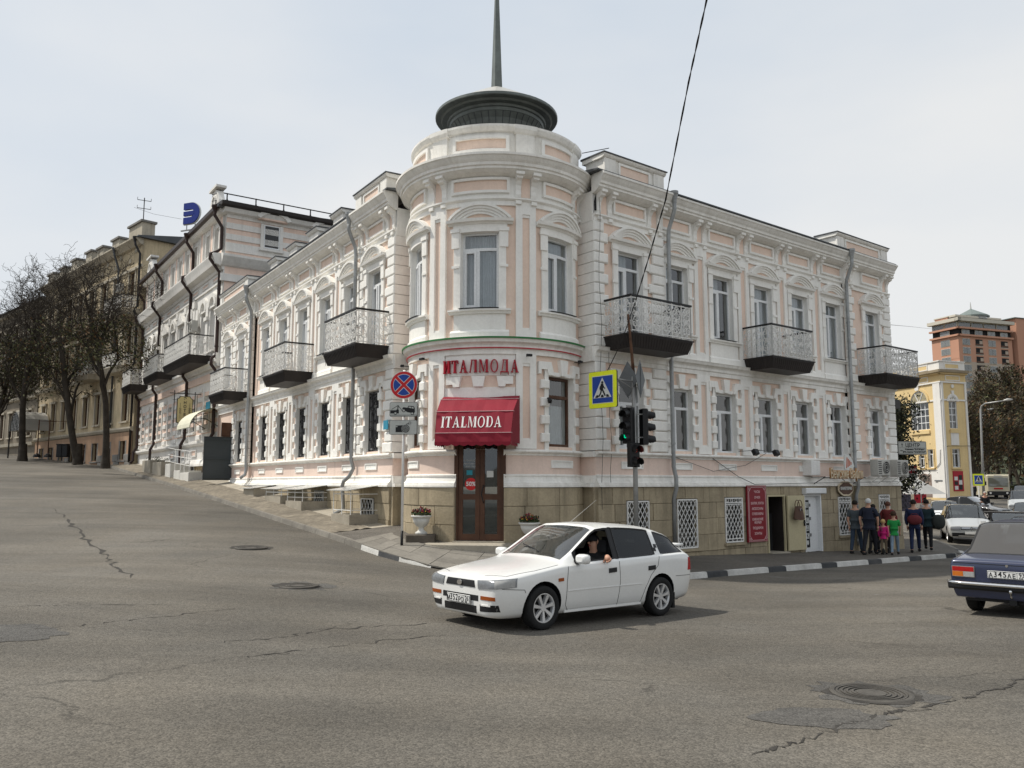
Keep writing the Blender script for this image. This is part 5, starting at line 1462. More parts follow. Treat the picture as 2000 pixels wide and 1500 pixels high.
for z in (.2, 1.3): mb.tube([(-.6, 0, z), (-.4, 0, z)], .015, 'iron_black', 4)
mb.tube([(.62, 0, 1.6), (.62, 0, .1)], .014, 'iron_black', 4)
put('bracket', mb, es, Ms)
pl = tag(put('street_plate', MB().box(-.36, .36, -.03, .0, 0, .36, 'plate_cyan'), None, F2.M @ T(-1.75, -.05, 5.72)), 'small blue street name plate on the pink and white house wall', 'sign')
# grey steel gate leaf standing open at the passage
gl = thing('gate_leaf', 'dark grey steel gate leaf standing open at the passage left of the corner building', 'gate', tuple(FL.map(-19.95, -.2, 2.1)))
Mg = FL.M @ T(-19.95, -.13, 2.06) @ RZ(R_(-88))
mb = MB(); mb.cbox(.0, 1.28, -.03, .02, .06, 2.02, .01, 'gate_grey'); put('sheet', mb, gl, Mg)
mb = MB()
for z in (.15, 1.0, 1.9): mb.box(.02, 1.26, .02, .05, z, z + .05, 'gate_grey')
put('rails', mb, gl, Mg)
mb = MB(); mb.box(-.05, .0, -.04, .04, 0, 2.7, 'pipe_brown'); put('post', mb, gl, Mg)
# brown shutter strip and cream door canopy by the passage
tag(put('shutter', MB().box(-.02, .0, -.5, 0, 4.1, 4.75, 'frame_brown'), None, FL.M @ T(-20.1, -.12, 0)), 'brown shutter strip at the top of the passage', 'shutter')
can = thing('door_canopy', 'curved cream door canopy on struts beside the grey gate leaf', 'canopy', tuple(F2.map(-1.3, -.5, 5.2)))
mb = MB(); P = []
for k in range(9):
 a = k / 8; P.append([(-2.3, -1.35 * math.sin(a * PI / 2) , -1.0 + 1.0 * math.cos(a * PI / 2)), (.3, -1.35 * math.sin(a * PI / 2), -1.0 + 1.0 * math.cos(a * PI / 2))])
mb.quadgrid(P, 'awning_cream'); mb.quadgrid([[(q[0], q[1] * .985, q[2] - .03) for q in r] for r in P], 'awning_cream'); put('sheet', mb, can, F2.M @ T(-.2, 0, 5.65))
mb = MB()
for x in (-2.2, .2): mb.tube([(x, 0, -.9), (x, -.6, -.55), (x, -1.2, -.62)], .02, 'iron_black', 5); mb.tube([(x, 0, -.1), (x, -.7, -.35)], .015, 'iron_black', 4)
put('struts', mb, can, F2.M @ T(-.2, 0, 5.65))
# steps with a rail before the basement shop
stp = thing('entrance_steps', 'whitewashed stepped plinths with a white rail before the basement shop window', 'steps', tuple(F2.map(-2.5, -.9, 2.3)))
for (xa, xb, zb, zt) in ((-2.3, -.5, 1.9, 2.50), (-3.6, -2.31, 2.0, 2.62), (-5.6, -4.4, 2.1, 3.0)):
 mb = MB(); mb.cbox(xa, xb, -1.15, -.1, zb, zt, .02, 'step_white'); put('plinth', mb, stp, F2.M.copy())
mb = MB()
for x, z0_, z1_ in ((-.6, 2.5, 3.5), (-1.6, 2.5, 3.6), (-2.4, 2.5, 3.6), (-3.6, 2.6, 3.7)): mb.tube([(x, -1.1, z0_), (x, -1.1, z1_)], .02, 'iron_white', 5)
for dz in (0, -.35, -.7): mb.tube([(-.3, -1.1, 3.5 + dz), (-3.7, -1.1, 3.72 + dz), (-5.3, -1.1, 3.85 + dz)], .016, 'iron_white', 5)
put('hand_rail', mb, stp, F2.M.copy())
mb = MB(); mb.box(-4.0, -.6, -.06, -.01, 2.2, 2.84, 'shop_wood')
for k in range(8): mb.box(-.8 - k * .42, -.76 - k * .42, -.10, -.06, 2.2, 2.84, 'door_cream')
put('shop_front', mb, b2, F2.M.copy())
for k, (xa, xb) in enumerate(((-8.6, -6.4), (-11.5, -9.3))):
 pt = thing('planter', ('long concrete planter beside the entrance steps', 'long concrete planter farther up the street, past the entrance steps')[k], 'planter', tuple(F2.map((xa + xb) / 2, -.8, wallz_l(22 - xa) - .1)), F2.M.to_euler().z, 'concrete planters along the left pavement')
 gz = wallz_l(22.7 - xa) - .1
 mb = MB(); mb.cbox(xa, xb, -1.2, -.4, gz - .3, gz + .45, .03, 'concrete'); put('trough', mb, pt, F2.M.copy())
 mb = MB(); r_ = random.Random(k)
 for q in range(90):
  x, y, z = r_.uniform(xa + .1, xb - .1), r_.uniform(-1.1, -.5), gz + .45 + r_.uniform(0, .22); s_ = .05
  mb.add([(x + r_.uniform(-s_, s_), y + r_.uniform(-s_, s_), z + r_.uniform(-s_, s_)) for _ in range(3)], [(0, 1, 2)], 'hill_green')
 tag(put('soil_plants', mb, pt, F2.M.copy(), fix=False), kind='stuff')
# ---------------------------------------------------------------- ochre building beyond
a3 = R_(-45); d3 = Vector((math.sin(a3), math.cos(a3)))
o3 = o2 + d2 * 19.6 + Vector((-d2.y, d2.x)) * .35
F3 = Frame(o3, math.atan2(-d3.y, -d3.x)); F3.tagname = 'flat'
b3 = thing('ochre_house', 'ochre three storey house with chimneys and iron balconies behind the street trees', 'house', (o3.x, o3.y, 3.0))
L3 = 22; ops = []
wx = [-1.7, -4.6, -7.2, -9.8, -12.4, -15.0, -17.6, -20.2]
for x in wx:
 ops += [(x - .5, x + .5, 3.6, 4.9), (x - .5, x + .5, 6.3, 8.5), (x - .55, x + .55, 10.4, 13.0), (x - .55, x + .55, 14.4, 16.9)]
shell(b3, F3, -L3, 0, 12, 2.5, 19.0, ops, 'b3_ochre', 'b3_ochre', rise=1.2)
for x in wx:
 basic_window(F3, x, 3.6, 4.9, 1.0, b3, trim='b3_grey', fm='frame_brown', kind='none', tw=.2)
 basic_window(F3, x, 6.3, 8.5, 1.0, b3, trim='b3_trim', fm='frame_brown', kind='flat')
 basic_window(F3, x, 10.4, 13.0, 1.1, b3, trim='b3_trim', fm='frame_brown', kind='flat')
 basic_window(F3, x, 14.4, 16.9, 1.1, b3, trim='b3_trim', fm='frame_brown', kind='flat')
 for dz in (17.6, 18.2): piece('relief_block', F3, ('b3r',), lambda mb: mb.cbox(-.16, .16, -.08, .01, 0, .32, .03, 'b3_trim'), x + (.5 if dz > 18 else -.5), 0, dz, b3)
for nm, pr, mm in (('cornice', [(.0, 18.55), (-.2, 18.6), (-.4, 18.8), (-.6, 18.98), (-.6, 19.08), (.0, 19.1)], 'b3_trim'), ('upper_belt', [(.0, 13.6), (-.2, 13.65), (-.3, 13.85), (-.3, 13.95), (.0, 14.0)], 'b3_trim'), ('belt', [(.0, 9.6), (-.2, 9.65), (-.3, 9.85), (-.3, 9.95), (.0, 10.0)], 'b3_trim'), ('lower_ledge', [(.0, 5.5), (-.15, 5.55), (-.25, 5.7), (-.25, 5.8), (.0, 5.85)], 'b3_trim'), ('string', [(.0, 16.98), (-.06, 17.0), (-.06, 17.2), (.0, 17.22)], 'b3_trim'), ('pink_base', [(.0, 2.5), (-.06, 2.5), (-.06, 5.49), (.0, 5.49)], 'b3_pinkbase')):
 if nm != 'pink_base': mld(nm, pr, mm, F3, -L3, 0, b3)
 else: piece('base_wall', F3, None, lambda mb: wall_cells(mb, -L3, 0, 2.5, 5.48, [(x - .5, x + .5, 3.6, 4.9) for x in wx], -.06, 'b3_pinkbase', .06, 'b3_grey'), 0, 0, 0, b3)
for k in range(14):
 for j in range(2): piece('stone', F3, ('b3s',), lambda mb: mb.cbox(-.5, .5, -.14, -.05, 0, .5, .03, 'b3_grey'), -.55 - k * 1.05 - j * .2, 0, 2.95 + j * .52, b3) if not any(abs(-.55 - k * 1.05 - j * .2 - x) < .95 for x in wx) else None
for k in range(11):
 for x in (-.4, -3.2): piece('quoin', F3, ('b3q', k % 2), lambda mb: mb.cbox(-.38 + .08 * (k % 2), .38, -.07, .01, 0, .26, .02, 'b3_trim'), x, 0, 10.1 + k * .31, b3)
for (xa, xb, z) in ((-3.6, -.2, 13.9), (-3.4, -.3, 9.9), (-9.2, -6.2, 9.9)):
 balcony(F3, xa, xb, d=1.2, zb=z - .35, zt=z, hr=.95, slab='b3_trim', parent=b3)
for x, wd, z in ((-1.4, 2.4, 20.4), (-5.2, 1.4, 20.1), (-8.4, 1.3, 20.1), (-11.0, 1.3, 20.3), (-14.5, 1.3, 20.3), (-17.5, 1.3, 20.2), (-20.5, 1.6, 20.2)):
 piece('attic_block', F3, ('b3a', wd, z), lambda mb: (mb.box(-wd / 2, wd / 2, -.1, .8, 19.0, z - .15, 'b3_trim'), mb.box(-wd / 2 - .12, wd / 2 + .12, -.22, .9, z - .15, z, 'b3_grey')), x, 0, 0, b3)
pipe(F3, [(-.15, -.55, 18.8), (-.15, -.5, 18.5), (-.15, -.15, 17.9), (-.15, -.15, 14.2), (-.15, -.35, 13.8), (-.15, -.15, 13.4), (-.15, -.15, 10.2), (-.15, -.35, 9.8), (-.15, -.15, 9.4), (-.15, -.15, 3.4)], .08, 'iron_black', b3)
pipe(F3, [(-4.1, -.55, 18.8), (-4.1, -.5, 18.5), (-4.1, -.15, 17.5), (-4.1, -.15, 5.9)], .08, 'roof_metal', b3)
ac_unit(F3, -3.0, -.25, 15.6, 'grey air conditioner high on the ochre house above its upper balcony')
an = thing('aerial_mast', 'thin dark aerial mast with cross arms on the ochre house roof', 'antenna', tuple(F3.map(-1.4, .4, 20.4)))
mb = MB(); mb.tube([(0, 0, -.1), (0, 0, 2.0)], .035, 'iron_black', 5); put('mast', mb, an, WM[an.name] @ RZ(.5))
mb = MB()
for z in (1.2, 1.8): mb.tube([(-.45, 0, z), (.45, 0, z)], .025, 'iron_black', 4); mb.tube([(-.45, 0, z), (-.45, 0, z + .2)], .02, 'iron_black', 4); mb.tube([(.45, 0, z), (.45, 0, z + .2)], .02, 'iron_black', 4)
put('cross_arm', mb, an, WM[an.name] @ RZ(.5))
# ---------------------------------------------------------------- dark long house at the far left
F4 = Frame(o3 + d3 * 22.3, F3.M.to_euler().z + R_(2)); F4.tagname = 'flat'
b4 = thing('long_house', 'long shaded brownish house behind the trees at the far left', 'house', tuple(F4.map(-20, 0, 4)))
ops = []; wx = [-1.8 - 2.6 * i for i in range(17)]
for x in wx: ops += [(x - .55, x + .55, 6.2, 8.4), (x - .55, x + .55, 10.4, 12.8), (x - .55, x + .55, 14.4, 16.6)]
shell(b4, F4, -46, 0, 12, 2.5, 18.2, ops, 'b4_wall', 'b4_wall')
for x in wx:
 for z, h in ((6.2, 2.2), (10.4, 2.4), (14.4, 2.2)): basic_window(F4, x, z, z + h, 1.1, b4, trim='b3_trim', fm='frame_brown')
for z in (5.2, 9.4, 13.5, 17.8): mld('belt', [(.0, z), (-.25, z + .1), (-.3, z + .35), (.0, z + .4)], 'b3_trim', F4, -46, 0, b4)
dome = thing('entrance_canopy', 'rounded glazed metal entrance canopy behind the trees on the left', 'canopy', tuple(F3.map(-19.5, -1.5, 6.5)))
mb = MB(); P = []
for k in range(11):
 a = PI * k / 10; P.append([(-1.6 * math.cos(a), -2.2, 1.6 * math.sin(a)), (-1.6 * math.cos(a), 0, 1.6 * math.sin(a))])
mb.quadgrid(P, 'pale_metal'); put('barrel_roof', mb, dome, F3.M @ T(-19.5, -.2, 6.3), fix=False)
mb = MB(); mb.poly([(1.5 * math.cos(PI * k / 12), 1.5 * math.sin(PI * k / 12)) for k in range(13)], -2.12, -2.1, 'pane_glass')
for k in range(-3, 4): mb.box(k * .4 - .02, k * .4 + .02, -2.16, -2.12, 0, math.sqrt(max(.1, 2.2 - (k * .4) ** 2)), 'iron_black')
put('fanlight', mb, dome, F3.M @ T(-19.5, -.2, 6.3))
for x in (-1.55, 1.55): put('post', MB().tube([(x, -2.1, -3.0), (x, -2.1, 0)], .06, 'iron_black', 6), dome, F3.M @ T(-19.5, -.2, 6.3))
# ---------------------------------------------------------------- yellow building across the side street
yc = Vector((0.523 * 72, 72.0)); ya = R_(70); yb = R_(-12.5)
FYr = Frame(yc, math.atan2(math.cos(ya), math.sin(ya))); FYr.tagname = 'flat'
dyl = Vector((math.sin(yb), math.cos(yb)))
FYl = Frame(yc, math.atan2(-dyl.y, -dyl.x)); FYl.tagname = 'flat'
yb_ = thing('yellow_building', 'yellow and white building with tall arched windows and a carved door across the side street', 'building', (yc.x, yc.y, -.3))
YZ = -.4
def zpx(py, Y=72): return 2 + (943 - py) * Y / 1621 * 1.012
ops_r = [(.75, 1.75, 3.0, 6.0 - .3), (.75, 1.7, zpx(838), zpx(782))]
piece('front_wall', FYr, None, lambda mb: wall_cells(mb, 0, 2.9, YZ, zpx(738), [(.85, 1.75, zpx(913), zpx(877)), (.85, 1.75, zpx(837), zpx(784))], 0, 'y_wall', .25, 'y_white'), 0, 0, 0, yb_)
piece('front_wall', FYl, None, lambda mb: wall_cells(mb, -16, 0, YZ, zpx(738), [(-3.9, -1.6, zpx(837), zpx(783)), (-3.2, -2.4, zpx(913), zpx(888)), (-2.0, -1.3, zpx(913), zpx(877))], 0, 'y_wall', .25, 'y_white'), 0, 0, 0, yb_)
piece('interior', FYl, None, lambda mb: mb.box(-15.5, -.4, .8, .9, 0, 12, 'dark_room'), 0, 0, 0, yb_)
piece('interior', FYr, None, lambda mb: mb.box(.3, 2.6, .8, .9, 0, 12, 'dark_room'), 0, 0, 0, yb_)
piece('side_wall', FYr, None, lambda mb: mb.box(2.7, 2.9, .02, 14, YZ, zpx(738), 'y_wall'), 0, 0, 0, yb_)
def ymld(nm, z0, z1, o, m):
 for fr, a, c in ((FYr, -.0, 2.95), (FYl, -16, .0)):
  piece(nm, fr, None, lambda mb: mb.prof([(.0, z0), (-o, z0), (-o, z1), (.0, z1)], a - (o if fr is FYr else 0), c + (o if fr is FYl else 0), m), 0, 0, 0, yb_)
ymld('base_course', YZ, zpx(976), .12, 'y_base'); ymld('base_moulding', zpx(976), zpx(972), .08, 'y_wall')
ymld('string', zpx(783), zpx(780), .08, 'y_white'); ymld('frieze_line', zpx(748), zpx(745), .12, 'y_white')
ymld('cornice', zpx(728), zpx(723), .5, 'y_base'); ymld('cornice_soffit', zpx(731), zpx(728), .3, 'y_wall')
ymld('frieze', zpx(745), zpx(731), .04, 'y_wall'); ymld('parapet', zpx(723), zpx(706), .03, 'y_white'); ymld('parapet_cap', zpx(706), zpx(704), .12, 'y_white')
for fr, xs_ in ((FYr, (1.4,)), (FYl, (-2.6, -6.5))):
 for x in xs_:
  w_ = 1.7 if fr is FYr else 2.4
  for z in (zpx(714.5), zpx(738)): piece('yellow_panel', fr, ('yp', w_), lambda mb: framed_panel(mb, w_, .5, .08, 'y_wall', 'y_white', y=-.08, yin=-.06), x, 0, z, yb_)
piece('corner_pilaster', FYl, None, lambda mb: mb.box(-.85, .0, -.10, .01, zpx(971.9), zpx(748.1), 'y_white'), 0, 0, 0, yb_)
piece('corner_pilaster', FYr, None, lambda mb: mb.box(.0, .22, -.10, .01, zpx(971.9), zpx(748.1), 'y_white'), 0, 0, 0, yb_)
piece('corner_pilaster', FYr, None, lambda mb: mb.box(2.75, 2.96, -.08, .01, zpx(971.9), zpx(748.1), 'y_white'), 0, 0, 0, yb_)
piece('white_ground_floor', FYl, None, lambda mb: mb.box(-8.0, -.86, -.04, .01, zpx(971.9), zpx(917), 'y_white'), 0, 0, 0, yb_)
def arched(fr, x, w_, z0, z1, nx, nz):
 r = w_ / 2
 def fn(mb):
  for k in range(nx + 1): mb.box(-r + w_ * k / nx - .03, -r + w_ * k / nx + .03, .12, .18, 0, z1 - z0, 'pvc_white')
  for k in range(nz + 1): mb.box(-r, r, .11, .17, (z1 - z0) * k / nz - .03, (z1 - z0) * k / nz + .03, 'pvc_white')
  mb.arcband(0, z1 - z0, r - .06, r, 0, PI, -.03, .18, 'pvc_white', 14)
  for a in (60, 120): mb.tube([(0, -.02, z1 - z0), (r * math.cos(R_(a)), -.02, z1 - z0 + r * math.sin(R_(a)))], .035, 'pvc_white', 4)
  mb.arcband(0, z1 - z0, r, r + .22, 0, PI, -.09, .01, 'y_white' if fr is FYr else 'y_wall', 14)
  mb.poly([(-.1, z1 - z0 + r + .05), (.1, z1 - z0 + r + .05), (.14, z1 - z0 + r + .5), (-.14, z1 - z0 + r + .5)], -.13, .0, 'y_white')
  mb.box(-r - .1, r + .1, -.12, .05, -.4, -.1, 'y_wall')
 o = piece('arched_window', fr, None, fn, x, 0, z0, yb_)
 mb = MB(); mb.poly([(r * math.cos(PI * k / 14), r * math.sin(PI * k / 14)) for k in range(15)], -.012, .0, 'pane_glass', front_only=True); put('pane', mb, o, fr.M @ T(x, 0, z1))
 mb = MB(); mb.add([(-r, .14, 0), (r, .14, 0), (r, .14, z1 - z0), (-r, .14, z1 - z0)], [(0, 1, 2, 3)], 'pane_glass'); put('pane', mb, o, fr.M @ T(x, 0, z0))
arched(FYl, -2.75, 2.2, zpx(837), zpx(783), 4, 4); arched(FYr, 1.3, .9, zpx(837), zpx(784), 2, 4)
for fr, x in ((FYl, -3.0), (FYr, 1.35)):
 mb = MB(); mb.arcband(0, zpx(754), .0, .16, 0, 2 * PI, -.1, .0, 'y_white', 12); put('rosette', mb, yb_, fr.M @ T(x, 0, 0))
def ywin(fr, x, w_, za, zb):
 o = basic_window(fr, x, za, zb, w_, yb_, trim='y_wall', kind='none', tw=.1); return o
ywin(FYr, 1.3, .9, zpx(913), zpx(877)); ywin(FYl, -2.8, .8, zpx(913), zpx(888)); ywin(FYl, -1.65, .7, zpx(913), zpx(877))
piece('white_panel', FYr, None, lambda mb: mb.box(.85, 1.75, -.05, .01, zpx(870), zpx(845), 'y_white'), 0, 0, 0, yb_)
piece('poster', FYr, None, lambda mb: (mb.box(.8, 1.95, -.06, .01, zpx(959), zpx(920), 'letter_red'),
  [mb.box(.9 + i * .5, 1.28 + i * .5, -.075, -.06, zpx(938 + 9 * j), zpx(931 + 9 * j - 3 * i), 'sign_white' if (i + j) % 2 == 0 else 'black_plastic') for i in range(2) for j in range(3)]), 0, 0, 0, yb_)
dY = piece('carved_door', FYl, None, lambda mb: (mb.box(-3.3, -1.7, -.06, .02, zpx(988), zpx(941), 'door_taupe'), mb.box(-2.52, -2.48, -.09, -.06, zpx(988), zpx(941), 'door_taupe'),
  [mb.box(-3.15 + i * .8, -2.65 + i * .8, -.085, -.06, zpx(986 - 16 * j), zpx(974 - 16 * j), 'door_taupe') for i in range(2) for j in range(2)]), 0, 0, 0, yb_)
piece('fanlight', FYl, None, lambda mb: (mb.box(-3.3, -1.7, -.05, .02, zpx(940.9), zpx(926), 'door_taupe'), mb.poly([(-2.5 + .62 * math.cos(PI * k / 12), zpx(940) + .55 * math.sin(PI * k / 12)) for k in range(13)], -.07, -.05, 'pane_glass'), mb.arcband(-2.5, zpx(940), .3, .36, 0, PI, -.09, -.06, 'door_taupe', 10), mb.arcband(-2.5, zpx(940), .62, .7, 0, PI, -.09, -.06, 'door_taupe', 12)), 0, 0, 0, dY)
piece('wall_plaque', FYl, None, lambda mb: mb.box(-1.25, -.3, -.13, -.10, zpx(940), zpx(937.5), 'sign_back'), 0, 0, 0, yb_)
mb = MB(); mb.tube([tuple(FYr.map(2.9, -.15, zpx(871))), tuple(FYr.map(.3, -.15, zpx(872))), tuple(FYl.map(-.3, -.15, zpx(880))), tuple(FYl.map(-.4, -.15, zpx(905))), tuple(FYl.map(-1.0, -.15, zpx(915))), tuple(FYl.map(-4.2, -.1, zpx(916)))], .025, 'iron_black', 4)
tag(put('wall_cable', mb, yb_), None)
# ---------------------------------------------------------------- tall block of flats far right
HB_ = 290.0
hc = Vector(((1871 - 1000) / 1586 * HB_, HB_)); ha = R_(70); hb = R_(-20)
FHr = Frame(hc, math.atan2(math.cos(ha), math.sin(ha))); dhl = Vector((math.sin(hb), math.cos(hb))); FHl = Frame(hc, math.atan2(-dhl.y, -dhl.x))
FHr.tagname = FHl.tagname = 'flat'
hr = thing('apartment_tower', 'tall salmon and cream block of flats with pointed grey roof far behind the trees', 'apartment block', (hc.x, hc.y, 5))
def zh(py): return 2 + (943 - py) * HB_ / 1621 * 1.014
def hbox(nm, fr, *a): return piece(nm, fr, None, lambda mb: mb.box(*a), 0, 0, 0, hr)
hbox('lower_wall', FHr, 0, 26, .0, 11.4, 0, zh(706), 'hr_beige'); hbox('upper_wall', FHr, 0, 26, .0, 11.4, zh(706), zh(655), 'hr_orange')
hbox('left_wall', FHl, -11.4, -.01, -.05, 0, 0, zh(705), 'hr_cream'); hbox('left_wall', FHl, -11.6, -.01, -.06, 0, zh(700), zh(655), 'hr_orange')
hbox('penthouse', FHr, .3, 26, .3, 11.3, zh(655), zh(624), 'dark_room')
for z0_, z1_, o, m in ((655.5, 652, .8, 'hr_orange'), (641, 637.5, .9, 'hr_orange'), (626.5, 620, 1.6, 'hr_cream')):
 hbox('band', FHr, -o, 26, -o, .0, zh(z0_), zh(z1_), m); hbox('band', FHl, -11.9, o, -o, .0, zh(z0_), zh(z1_), m)
hw = []
for r in range(9):
 zt = zh(659 + r * 17.3) if r else zh(644)
 zt = zh(660 + (r - 1) * 17.3) if r else zh(642.5)
 h = 2.35 if r else 1.6
 for c in range(4):
  x = 1.7 + c * 6.2
  hw.append((FHr, x, zt - h, 3.6, h, c % 2 if r else 0))
 hw.append((FHr, 31.0, zt - h, 1.6, h, 0))
 hw.append((FHl, -7.6, zt - h, 4.0, h, 0)) if r < 6 else None
for fr, x, z, w_, h, kind in hw:
 def fn(mb):
  if kind == 0: mb.box(0, w_, -.15, .05, 0, h, 'hr_cream'); mb.box(.12, w_ - .12, -.2, -.15, .12, h - .12, 'lamp_glass'); mb.box(w_ / 2 - .06, w_ / 2 + .06, -.24, -.2, .12, h - .12, 'frame_grey')
  else: mb.box(0, w_, -.1, .05, -.25, 0, 'hr_cream'); mb.box(.1, w_ - .1, -.06, .05, 0, h, 'dark_room'); mb.box(w_ * .55, w_ - .2, -.09, -.06, 0, h * .8, 'hr_beige'); mb.box(.1, w_ - .1, -.2, -.14, .0, .7, 'frame_brown')
 piece('flat_window', fr, ('hw', w_, h, kind), fn, x, 0, z, hr)
for c in range(4):
 piece('penthouse_window', FHr, ('hp',), lambda mb: (mb.box(0, 5.6, .05, .29, zh(637.4), zh(626.6), 'hr_cream'), mb.box(.2, 5.4, -.05, .05, zh(636.8), zh(627.2), 'lamp_glass')), .4 + c * 6.1, 0, 0, hr)
for c in range(2): piece('penthouse_window', FHl, ('hpl',), lambda mb: (mb.box(0, 5.4, .0, .2, zh(637.4), zh(626.6), 'hr_cream'), mb.box(.3, 5.1, -.1, .0, zh(636.8), zh(627.2), 'lamp_glass')), -11.2 + c * 5.6, 0, 0, hr)
# set-back upper floors, the polygonal lantern and the right wing
hbox('upper_block', FHr, 3, 24, 3, 11, zh(624), zh(613), 'hr_beige'); hbox('upper_band', FHr, 1.5, 24, 2.0, 11.5, zh(614), zh(610), 'hr_cream'); hbox('left_block', FHl, -10.5, -5, 1, 9, zh(620), zh(613), 'hr_orange')
hbox('left_cap', FHl, -10.8, -4.8, .8, 9, zh(613), zh(611.5), 'hr_cream')
lc_ = FHr.map(15, 7, 0)
mb = MB(); mb.lathe([(5.6, zh(614)), (5.6, zh(607))], 12, (lc_.x, lc_.y), 'lamp_glass'); mb.lathe([(6.0, zh(608)), (6.0, zh(605)), (0.1, zh(588))], 12, (lc_.x, lc_.y), 'hr_roof'); put('lantern', mb, hr)
mb = MB(); mb.tube([(lc_.x, lc_.y, zh(589)), (lc_.x, lc_.y, zh(574))], [.28, .08], 'pale_metal', 5); put('mast', mb, hr)
hbox('stair_tower', FHr, 27.5, 36, -1.0, 12, 0, zh(611), 'hr_orange'); hbox('stair_cap', FHr, 26.5, 36.5, -1.4, 12, zh(611), zh(609.5), 'hr_roof')
hbox('right_wing', FHr, 36.02, 70, -4, 20, 0, zh(640), 'hr_orange'); hbox('right_penthouse', FHr, 36.3, 70, -3.5, 18, zh(640), zh(616), 'dark_room'); hbox('right_band', FHr, 36.0, 70, -5, .0, zh(640), zh(636), 'hr_orange'); hbox('right_band', FHr, 36.0, 70, -5, .0, zh(627), zh(622), 'hr_cream'); hbox('right_band', FHr, 36.0, 70, -5, 10, zh(616), zh(613), 'hr_cream')
for r in range(8): piece('flat_window', FHr, ('hwr',), lambda mb: (mb.box(0, 12, -.2, .0, 0, 2.5, 'lamp_glass'), mb.box(-.2, 12.2, -.4, .0, -.4, 0, 'hr_cream')), 40, -4.02, zh(660 + r * 17.3) - 2.4, hr)
for r in range(8): piece('side_window', FHr, ('hws',), lambda mb: mb.box(0, 2.0, -.1, .0, 0, 2.2, 'frame_brown'), 31, -1.02, zh(660 + r * 17.3) - 2.3, hr)
# ================================================================== vehicles
from mathutils.bvhtree import BVHTree
def paint(name, col, rough=0.25, metal=0.0, dirt=0.12):
 m = mat(name, col, rough, 0.03, 1.5, 0.02, 30, metal=metal, spec=0.5, coat=0.6, blot=dirt, bcol=tuple(c * .55 for c in col))
 t = m.node_tree; o = [n for n in t.nodes if n.type == 'OUTPUT_MATERIAL'][0]; p = t.nodes['Principled BSDF']
 g = t.nodes.new('ShaderNodeNewGeometry'); mx_ = t.nodes.new('ShaderNodeMixShader'); d = t.nodes.new('ShaderNodeBsdfDiffuse'); d.inputs['Color'].default_value = (.03, .03, .032, 1)
 t.links.new(g.outputs['Backfacing'], mx_.inputs[0]); t.links.new(p.outputs[0], mx_.inputs[1]); t.links.new(d.outputs[0], mx_.inputs[2]); t.links.new(mx_.outputs[0], o.inputs['Surface'])
 return name
paint('paint_white', (0.74, 0.74, 0.72)); paint('paint_blue', (0.030, 0.038, 0.082), .3, .2, .25); paint('paint_silver', (0.50, 0.51, 0.50), .3, .3); paint('paint_black', (0.018, 0.019, 0.02), .25)
paint('paint_slate', (0.06, 0.075, 0.085), .3, .2); paint('paint_cream', (0.52, 0.47, 0.34), .4)
mat('alloy', (0.66, 0.66, 0.66), 0.32, 0.05, metal=0.5, spec=0.5)
mat('chrome', (0.75, 0.75, 0.75), 0.12, 0.03, metal=1.0)
mat('trim_black', (0.016, 0.016, 0.017), 0.5, 0.1)
mat('lens_amber', (0.30, 0.075, 0.015), 0.2); mat('lens_orange', (0.50, 0.14, 0.02), 0.2); mat('lens_red', (0.36, 0.012, 0.012), 0.18); mat('lens_white', (0.34, 0.34, 0.33), 0.25, .1, 18)
mat('lamp_silver', (0.22, 0.23, 0.24), 0.22, 0.15, 22, .12, 60, metal=0.25); mat('seat_grey', (0.05, 0.05, 0.055), 0.9)
mat('plate_white', (0.70, 0.70, 0.68), 0.5, 0.06)
